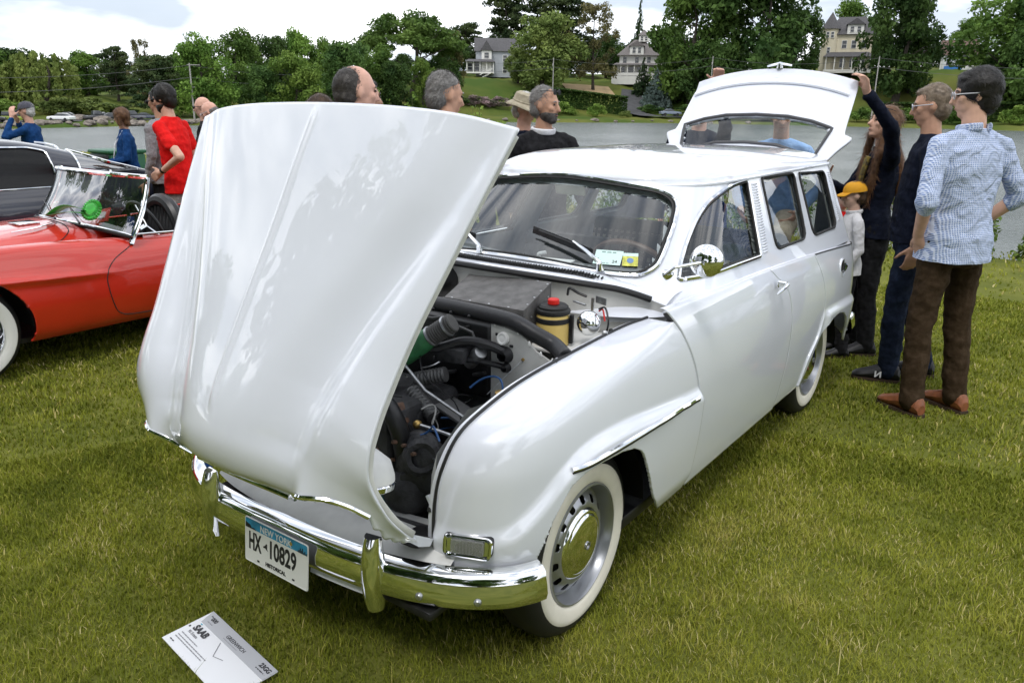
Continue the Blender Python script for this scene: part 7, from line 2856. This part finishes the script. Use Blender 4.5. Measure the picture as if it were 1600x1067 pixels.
JEANS = cloth('jeans', (.008, .012, .026), (.016, .024, .046))
KHAKI = cloth('khaki', (.40, .34, .25), (.48, .42, .33), bscale=11)
BROWNP = cloth('brown_trousers', (.034, .021, .011), (.052, .034, .020), bscale=10, bump=.8)
NAVYC = cloth('navy', (.005, .007, .016), (.009, .012, .024))
BLACKC = cloth('black', (.010, .010, .011), (.020, .020, .022))
GREYP = cloth('grey_trousers', (.20, .19, .18), (.26, .25, .23))
BLUEJ = cloth('blue_jacket', (.006, .035, .12), (.012, .055, .17))
CHK = gingham('checked_shirt', (.56, .62, .76), (.13, .21, .44), 34)
WHT = cloth('white_shirt', (.68, .68, .70), (.76, .76, .78))
LBLUE = cloth('light_blue_shirt', (.25, .42, .72), (.32, .50, .80))
BRBLUE = cloth('bright_blue', (.01, .09, .45), (.02, .13, .55))
REDT = cloth('red_tee', (.62, .010, .010), (.72, .016, .014), bscale=12, bump=.45)
GREYH = cloth('grey_marl', (.20, .20, .21), (.30, .30, .31), vscale=60.)

# -- group at the tail of the car (right of the picture)
p = person('dark haired man in blue checked shirt and brown trousers at the right', (-2.97, 1.25, 0), 238, 1.88, 'fair', 'black', 'full', CHK, 'rolled', BROWNP, LEATHB, build=1.20, voxel=.0075, girth=1.25,
           head_yaw=48, head_pitch=8, el=(-.07, .315, 1.14), wl=(.045, .205, .955), er=(-.08, -.31, 1.15), wr=(.10, -.22, .96), glasses='clear', open_collar=CHK, tail=.03, al=(-.02, .14, .085), ar=(-.06, -.13, .085), kl=(.02, .12, .50), kr=(-.01, -.115, .50),
           hand_l=((.05, -.42, -.9), (0, -1, 0), .05), hand_r=((.5, .6, -.5), (0, 1, 0), .3))
p = person('man with glasses in dark navy jacket and jeans beside the checked shirt', (-3.48, .97, 0), 282, 1.82, 'tan', 'sandy', 'short', NAVYC, 'long', JEANS, SHOEB, voxel=.008, glasses='clear', head_pitch=10, build=1.08, girth=1.1, wl=(.0, .265, .88), wr=(.0, -.265, .88), al=(.04, .11, .085), ar=(-.16, -.11, .085), kl=(.05, .11, .5), kr=(-.05, -.11, .5))
for a_ in ((.04, .11), (-.16, -.11)):
    s_ = p['s']
    text_obj('shoe_letter', 'N', .055, WHT, Matrix.Translation(Vector((a_[0] + .03, a_[1] + (.052 if a_[1] > 0 else .050), .035)) * s_) @ Matrix(((1, 0, 0), (0, 0, 1), (0, 1, 0))).to_4x4() @ Matrix.Diagonal((1, 1, 1, 1)), p['e'], bold=.002)
p = person('long haired woman in navy cardigan raising one arm to the tailgate', (-3.94, .62, 0), 305, 1.70, 'fair', 'auburn', 'long', NAVYC, 'long', BLACKC, SHOEB, build=.90, voxel=.0075, head_pitch=-12, head_yaw=8,
           el=(.10, .30, 1.63), wl=(.315, .365, 1.84), er=(.14, -.20, 1.13), wr=(.33, -.10, 1.24), hand_l=((.35, .25, .75), (.8, .2, -.4), .9), hand_r=((.5, .25, .6), (.2, .9, .2), .7), glasses='up', girth=.88)
e_ = p['e']
s_ = p['s']
ph = MB().box((0, 0, 0), (.012, .078, .155), Matrix.Rotation(.9, 3, 'Y') @ Matrix.Rotation(.4, 3, 'X'), bevel=.006).build('mobile_phone', mat('phone_grey', (.03, .03, .035), rough=.25), None)
ph.location = e_.matrix_basis @ Vector((.40 * s_, -.075 * s_, 1.325 * s_))
ph.location = Matrix.Translation(e_.location) @ Matrix.Rotation(rad(305), 4, 'Z') @ Vector((.405 * s_, -.075 * s_, 1.335 * s_))
ph.rotation_euler = (0, 0, rad(305))
tag(ph, 'dark mobile phone held by the woman with the raised arm', 'phone')
MB().tube([p['S']((.115 + .02 * math.sin(t), .045 - .02 * t, 1.42 - .12 * t)) for t in np.linspace(0, 4, 16)], .028, 8, flat=.6).build('scarf', cloth('ochre_scarf', (.32, .24, .06), (.10, .09, .07), vscale=45.), e_)
for t in (.80, .88):
    c_ = p['S'](Vector((.10, .30, 1.63)).lerp(Vector((.315, .365, 1.84)), t))
    MB().lathe([(.030, -.004), (.033, 0), (.030, .004)], c_, Vector((.215, .065, .21)), 18).build('bracelet', CHROME, e_)
person('boy in yellow cap and white shirt behind the car', (-3.76, .53, 0), 300, 1.20, 'child', 'brown', 'short', WHT, 'long', BLACKC, SHOEB, voxel=.008, build=.92, head_pitch=8, hat=('cap', mat('cap_yellow', (.80, .38, .015), rough=.7, bump=.2, bscale=200)), wl=(.10, .22, .93), open_collar=WHT)
person('small child in red top half hidden behind the boy', (-4.35, .30, 0), 40, 1.12, 'child', 'sandy', 'short', REDT, 'long', JEANS, SHOEB, voxel=.011, build=.9)
person('man in light blue shirt and khaki trousers with one foot on the rear bumper', (-3.90, -.05, 0), 8, 1.74, 'fair', 'brown', 'short', LBLUE, 'long', KHAKI, LEATHB, voxel=.009, lean=.10, head_pitch=18, kl=(.42, .13, .86), al=(.46, .12, .52), el=(.05, .33, 1.20), wl=(.25, .20, 1.0), er=(-.05, -.32, 1.15), wr=(.16, -.22, .98), head_yaw=15)
person('man in dark jacket holding up the far corner of the tailgate', (-3.95, -.72, 0), 20, 1.78, 'pink', 'darkgrey', 'short', NAVYC, 'long', KHAKI, SHOEB, voxel=.009, el=(.30, .20, 1.52), wl=(.46, .13, 1.795), hand_l=((.25, .0, .75), (.95, 0, -.5), 1.5), head_pitch=10)
person('child in blue cap and blue top seated in the back of the white car', (-2.74, -.12, .18), 175, 1.15, 'child', 'brown', 'short', BRBLUE, 'long', BRBLUE, SHOEB, voxel=.011, build=.9, hat=('cap', BRBLUE), kl=(.30, .10, .80), al=(.34, .10, .45), kr=(.30, -.10, .80), ar=(.34, -.10, .45))

# -- right-hand side of the car (seen over the bonnet and through the windscreen)
p = person('bearded man in black hooded top with sunglasses on his head', (-2.58, -1.24, 0), 60, 1.79, 'tan', 'grey', 'crop', BLACKC, 'long', NAVYC, SHOEB, voxel=.008, build=1.12, girth=1.1, beard='darkgrey', glasses='up', head_yaw=38, head_pitch=4, el=(-.05, .30, 1.13), wl=(.10, .30, .90), er=(-.05, -.30, 1.13), wr=(.12, -.31, .88), open_collar=WHT)
bt_ = MB().lathe([(.0, 0), (.030, 0), (.032, .01), (.032, .11), (.028, .14), (.013, .165), (.013, .19), (.0, .19)], (0, 0, 0), (0, .3, 1), 18).build('water_bottle', thin_glass('clear_plastic', (.85, .9, .92), .12), None)
bt_.location = Matrix.Translation(p['e'].location) @ Matrix.Rotation(rad(60), 4, 'Z') @ Vector((.19, -.34, .72))
tag(bt_, 'clear plastic water bottle in the hand of the bearded man', 'bottle')
person('older man in khaki bucket hat behind the bearded man', (-3.22, -1.86, 0), 70, 1.76, 'pink', 'white', 'crop', NAVYC, 'long', KHAKI, SHOEB, voxel=.009, head_yaw=25, head_pitch=16, hat=('bucket', cloth('hat_khaki', (.34, .30, .22), (.42, .37, .28))), glasses='clear')
person('grey haired man with short crop behind the bonnet', (-1.36, -1.06, 0), 200, 1.835, 'tan', 'grey', 'crop', NAVYC, 'long', KHAKI, SHOEB, voxel=.0085, head_yaw=-42, head_pitch=10)
person('balding dark haired man in profile behind the bonnet', (-.79, -1.14, 0), 190, 1.845, 'pink', 'darkgrey', 'receding', BLUEJ, 'long', KHAKI, SHOEB, voxel=.0085, head_yaw=-35, head_pitch=4)
person('dark haired man mostly hidden behind the balding man', (-1.40, -1.72, 0), 200, 1.815, 'tan', 'black', 'short', BLACKC, 'long', JEANS, SHOEB, voxel=.011, head_yaw=-40)
person('brown haired person whose hair just shows over the bonnet', (-1.21, -1.87, 0), 210, 1.715, 'fair', 'brown', 'bob', BLACKC, 'long', JEANS, SHOEB, voxel=.011)

# -- left group
p = person('bearded man in red t-shirt and sunglasses with hand on hip', (-2.32, -5.17, 0), 298, 1.80, 'fair', 'black', 'full', REDT, 'tee', GREYP, SHOEB, voxel=.0085, build=1.08, beard='black', glasses='sun', lean=.07, head_pitch=14, el=(-.20, .34, 1.16), wl=(.05, .235, 1.02), hand_l=((.75, -.2, -.4), (0, -1, 0), .4), wr=(.10, -.22, .9), girth=1.08, tail=.05)
MB().lathe([(.031, -.012), (.034, 0), (.031, .012)], p['S']((.03, .245, 1.035)), Vector((.25, -.1, -.14)), 16).build('wristwatch', BLACKP, p['e'])
pr_ = MB()
for k_ in range(9):
    pr_.box(p['S']((.172, .055 - .022 * (k_ % 3), 1.36 - .035 * (k_ // 3))), (.004, .016, .022))
pr_ = pr_.build('shirt_print', mat('print_dark_red', (.30, .01, .01), rough=.8), p['e'])
pr_['kind'] = 'stuff'
person('man in grey marl jacket standing just beyond the man in red', (-2.56, -5.82, 0), 292, 1.77, 'tan', 'black', 'short', GREYH, 'long', BLACKC, SHOEB, voxel=.010, head_pitch=8, glasses='sun')
p = person('woman in blue fleece with lanyard and clasped hands', (-3.08, -7.50, 0), 335, 1.58, 'tan', 'auburn', 'bob', BLUEJ, 'long', BLACKC, SHOEB, voxel=.009, build=.98, girth=1.15, head_yaw=-40, head_pitch=14, el=(.02, .27, 1.12), wl=(.24, .08, 1.06), er=(.02, -.27, 1.12), wr=(.25, -.06, 1.05))
MB().tube([p['S'](q_) for q_ in ((.03, .09, 1.47), (.13, .05, 1.30), (.165, .0, 1.12), (.13, -.05, 1.30), (.03, -.09, 1.47))], .006, 6).build('lanyard', WHT, p['e'])
MB().box(p['S']((.185, 0, 1.00)), (.006, .09, .065)).build('badge', mat('badge_card', (.35, .62, .75), rough=.4), p['e'])
p = person('bald man in black jacket looking down at his phone', (-3.24, -5.97, 0), 318, 1.66, 'pink', 'grey', 'fringe', BLACKC, 'long', JEANS, SHOEB, voxel=.009, head_pitch=26, head_yaw=-14, glasses='clear', el=(.02, .27, 1.10), wl=(.24, .10, 1.10), er=(.02, -.27, 1.10), wr=(.26, -.04, 1.12), girth=1.12)
MB().box(p['S']((.140, .01, 1.22)), (.03, .10, .36), Matrix.Rotation(-.06, 3, 'Y'), bevel=.015).build('shirt_front', cloth('blue_grey_shirt', (.14, .18, .22), (.18, .22, .27)), p['e'])
ph = MB().box((0, 0, 0), (.012, .075, .15), Matrix.Rotation(1.0, 3, 'Y'), bevel=.005).build('mobile_phone', mat('phone_grey'), None)
ph.location = Matrix.Translation(p['e'].location) @ Matrix.Rotation(rad(318), 4, 'Z') @ p['S']((.39, .0, 1.15))
ph.rotation_euler = (0, 0, rad(318))
tag(ph, 'black phone in the hands of the bald man', 'phone')
person('second bald man in black coat behind the man with the phone', (-3.51, -6.51, 0), 312, 1.71, 'pink', 'grey', 'fringe', BLACKC, 'long', BLACKC, SHOEB, voxel=.011, glasses='sun', head_pitch=8)
p = person('man in grey cap and blue pullover talking on the phone', (-2.77, -9.17, 0), 312, 1.62, 'pink', 'white', 'crop', BLUEJ, 'long', BLACKC, SHOEB, voxel=.0095, build=1.05, girth=1.1, hat=('cap', cloth('cap_grey', (.07, .07, .09), (.10, .10, .12))), el=(.20, .30, 1.30), wl=(.16, .13, 1.555), hand_l=((-.05, -.1, .9), (0, -1, 0), .8), er=(.18, -.26, 1.2), wr=(.20, -.10, 1.50), head_pitch=8)

# ================================================================== grass blades, shrubs on the near bank, trees behind the photographer
GRM = bpy.data.materials.new('grass_blades')
GRM.use_nodes = True
nt = GRM.node_tree
b = nt.nodes['Principled BSDF']
b.inputs['Roughness'].default_value = .55
b.inputs['Specular IOR Level'].default_value = .15
at_ = nt.nodes.new('ShaderNodeAttribute')
at_.attribute_name = 'tint'
r_ = nt.nodes.new('ShaderNodeValToRGB')
els = r_.color_ramp.elements
els[0].position, els[0].color = 0., (.076, .104, .010, 1)
els[1].position, els[1].color = 1., (.66, .57, .28, 1)
for pos_, c_ in ((.35, (.190, .218, .020)), (.62, (.320, .335, .040)), (.80, (.42, .38, .09)), (.90, (.56, .47, .18))):
    q_ = els.new(pos_)
    q_.color = (*c_, 1)
nt.links.new(at_.outputs['Fac'], r_.inputs['Fac'])
nt.links.new(r_.outputs['Color'], b.inputs['Base Color'])
tr_ = nt.nodes.new('ShaderNodeBsdfTranslucent')
nt.links.new(r_.outputs['Color'], tr_.inputs['Color'])
mx_ = nt.nodes.new('ShaderNodeMixShader')
mx_.inputs[0].default_value = .30
nt.links.new(b.outputs[0], mx_.inputs[1])
nt.links.new(tr_.outputs[0], mx_.inputs[2])
nt.links.new(mx_.outputs[0], nt.nodes['Material Output'].inputs['Surface'])


def vnoise(p, f, seed):
    """cheap smooth 2D value noise"""
    r = np.random.default_rng(seed)
    tab = r.random((64, 64))
    q = p * f
    i = np.floor(q).astype(int)
    t = q - i
    t = t * t * (3 - 2 * t)
    g = lambda a, c: tab[(i[:, 0] + a) % 64, (i[:, 1] + c) % 64]
    return (g(0, 0) * (1 - t[:, 0]) + g(1, 0) * t[:, 0]) * (1 - t[:, 1]) + (g(0, 1) * (1 - t[:, 0]) + g(1, 1) * t[:, 0]) * t[:, 1]


def blades(n, dmin, dmax, h, w, seed, az0=0., az1=41.):
    r = np.random.default_rng(seed)
    az = (az0 + (az1 - az0) * r.random(n)) * np.where(r.random(n) < .5, -1, 1)
    d = dmin + (dmax - dmin) * r.random(n) ** .75
    a = YAW - np.radians(az)
    p = np.stack([CAM_POS.x + d * np.cos(a), CAM_POS.y + d * np.sin(a)], 1)
    # inside the lawn
    ed = np.interp(p[:, 1], edge[::-1, 1], edge[::-1, 0])
    ok = p[:, 0] > ed - .3
    # none through the show card or tyres
    loc = (p - np.array([Ms.translation.x, Ms.translation.y]))
    u_, v_ = loc @ np.array([ex.x, ex.y]), loc @ np.array([ey.x, ey.y])
    ok &= ~((u_ > .0) & (u_ < L_) & (v_ > 0) & (v_ < S_))
    p, d = p[ok], d[ok]
    n = len(p)
    clump = vnoise(p, 7, seed + 1) * .6 + vnoise(p, 2.1, seed + 2) * .4
    tint = np.clip(.10 + .40 * vnoise(p, 1.1, 5) + .24 * vnoise(p, .37, 8) + .36 * (vnoise(p, 7, 6) - .5) + .26 * (r.random(n) - .5) + .42 * (r.random(n) > .91), 0, 1)
    hh = h * (.45 + .9 * clump) * (.6 + .7 * r.random(n))
    an = r.random(n) * 6.283
    le = (r.random(n) * .9 + .15) * hh
    dx, dy = np.cos(an), np.sin(an)
    sx, sy = -dy, dx
    ww = w * (.7 + .6 * r.random(n)) * np.clip(d / 2.2, 1, 6) ** .7
    z0 = np.zeros(n)
    base = np.stack([p[:, 0], p[:, 1], z0 - .004], 1)
    side = np.stack([sx * ww, sy * ww, z0], 1)
    mid = base + np.stack([dx * le * .35, dy * le * .35, hh * .62], 1)
    tip = base + np.stack([dx * le, dy * le, hh * .95], 1)
    V = np.stack([base - side, base + side, mid + side * .75, mid - side * .75, tip], 1).reshape(-1, 3)
    k = np.arange(n)[:, None] * 5
    quads = np.hstack([k, k + 1, k + 2, k + 3])
    tris = np.hstack([k + 3, k + 2, k + 4])
    return V, quads, tris, np.repeat(tint, 5)


parts = [blades(200000, 1.55, 4.2, .029, .0015, 1), blades(180000, 3.6, 8.5, .032, .0021, 2), blades(90000, 7.5, 30, .045, .0034, 3), blades(1500, 1.6, 6, .070, .0013, 9),
         blades(90000, .9, 6.5, .036, .0024, 12, 41., 85.), blades(50000, 6, 22, .045, .0040, 13, 41., 75.)]
V = np.vstack([q[0] for q in parts])
offs = np.cumsum([0] + [len(q[0]) for q in parts])
Q = np.vstack([q[1] + o_ for q, o_ in zip(parts, offs)])
T3 = np.vstack([q[2] + o_ for q, o_ in zip(parts, offs)])
tint = np.concatenate([q[3] for q in parts])
me = bpy.data.meshes.new('grass')
me.vertices.add(len(V))
me.vertices.foreach_set('co', V.astype(np.float32).ravel())
nl = Q.size + T3.size
me.loops.add(nl)
me.loops.foreach_set('vertex_index', np.concatenate([Q.ravel(), T3.ravel()]).astype(np.int32))
me.polygons.add(len(Q) + len(T3))
me.polygons.foreach_set('loop_start', np.concatenate([np.arange(len(Q)) * 4, Q.size + np.arange(len(T3)) * 3]).astype(np.int32))
me.polygons.foreach_set('loop_total', np.concatenate([np.full(len(Q), 4), np.full(len(T3), 3)]).astype(np.int32))
me.update(calc_edges=True)
at2 = me.attributes.new('tint', 'FLOAT', 'POINT')
at2.data.foreach_set('value', tint.astype(np.float32))
me.materials.append(GRM)
grass = link('grass', me)
tag(grass, 'short green and straw coloured grass blades covering the lawn', None, kind='stuff')

# leafy shrubs along the near bank
def stem_shrub(pos, h, spread, label, seed, m_='bright', n_st=16):
    r = np.random.default_rng(seed)
    e = empty('bank_shrub', pos)
    st = MB()
    C_ = []
    for k in range(n_st):
        a, q = r.random() * 6.283, spread * math.sqrt(r.random())
        tip = np.array([math.cos(a) * q * 1.25, math.sin(a) * q * 1.25, h * (.55 + .45 * r.random())])
        base_ = np.array([math.cos(a) * q * .5, math.sin(a) * q * .5, -.1])
        st.tube([base_, (base_ + tip) / 2 + [0, 0, .05], tip], [.010, .007, .003], 5)
        for t in np.linspace(.2, 1, 14):
            C_.append(base_ + (tip - base_) * t)
    st.build('stems', mat('green_stem', (.08, .09, .03), rough=.8), e)
    V_, F_ = leaves(C_, [.10] * len(C_), 1500, .034, r, (1, 1, .8), shell=.1)
    mk_fast('foliage', V_, F_, LEAF[m_], e)
    tag(e, label, 'shrub', 'shrubs along the near bank')


for k, (x, y, h, sp_, lab, m_) in enumerate((
    (-9.2, 2.6, .85, .8, 'low green shrub at the bank right of the checked shirt man', 'bright'), (-9.1, .9, .75, .8, 'green shrub at the bank behind the man with glasses', 'bright'), (-8.9, -.2, .8, .7, 'bright shrub at the bank behind the woman', 'bright'),
    (-9.3, -2.0, .8, .8, 'shrub at the bank seen through the tail window', 'round'), (-9.0, -3.8, 1.0, .8, 'shrub at the bank seen through the windscreen', 'bright'), (-8.6, -5.0, 1.1, .8, 'taller shrub seen at the left of the windscreen', 'light'),
    (-8.8, -6.6, 1.9, .8, 'tall leafy shrub rising behind the bonnet between the two men', 'bright'), (-8.6, -7.9, 2.0, .8, 'tall shrub rising right of the balding man', 'bright'), (-9.6, -9.6, 1.2, .9, 'shrub hidden behind the bonnet left corner', 'round'), (-9.6, -11.5, 1.0, .8, 'shrub at the bank right of the bald man with phone', 'bright'),
    (-9.0, 4.6, .9, .8, 'shrub at the bank at the right picture edge', 'bright'))):
    stem_shrub((x, y, -.05), h, sp_, lab, 40 + k, m_)

# tall trees behind the photographer: they shade the lawn and show in the bonnet's gloss
for k, (x, y, h, w, kind) in enumerate(((10.3, -5.6, 13.5, 11.5, 'round'), (13.5, 1.2, 13.5, 10.5, 'dark'), (12.0, 9.0, 13, 11, 'round'), (10.0, -23.0, 10.5, 9, 'tall'), (24, 18, 15, 13, 'round'), (26, -4, 15, 14, 'dark'), (5.0, 22.0, 11, 11, 'round'), (24, -26, 12, 12, 'tall'))):
    put_tree('broadleaf_tree', (x, y, -.1), h, w, kind, k + 1, ('tall round tree', 'dense dark tree', 'second round tree', 'fresh green tree', 'big round tree', 'big dark tree', 'farther round tree', 'far green tree')[k] + ' on the lawn behind the photographer, mirrored in the white paint', 'trees behind the photographer')
bpy.data.scenes.remove(SCRATCH)
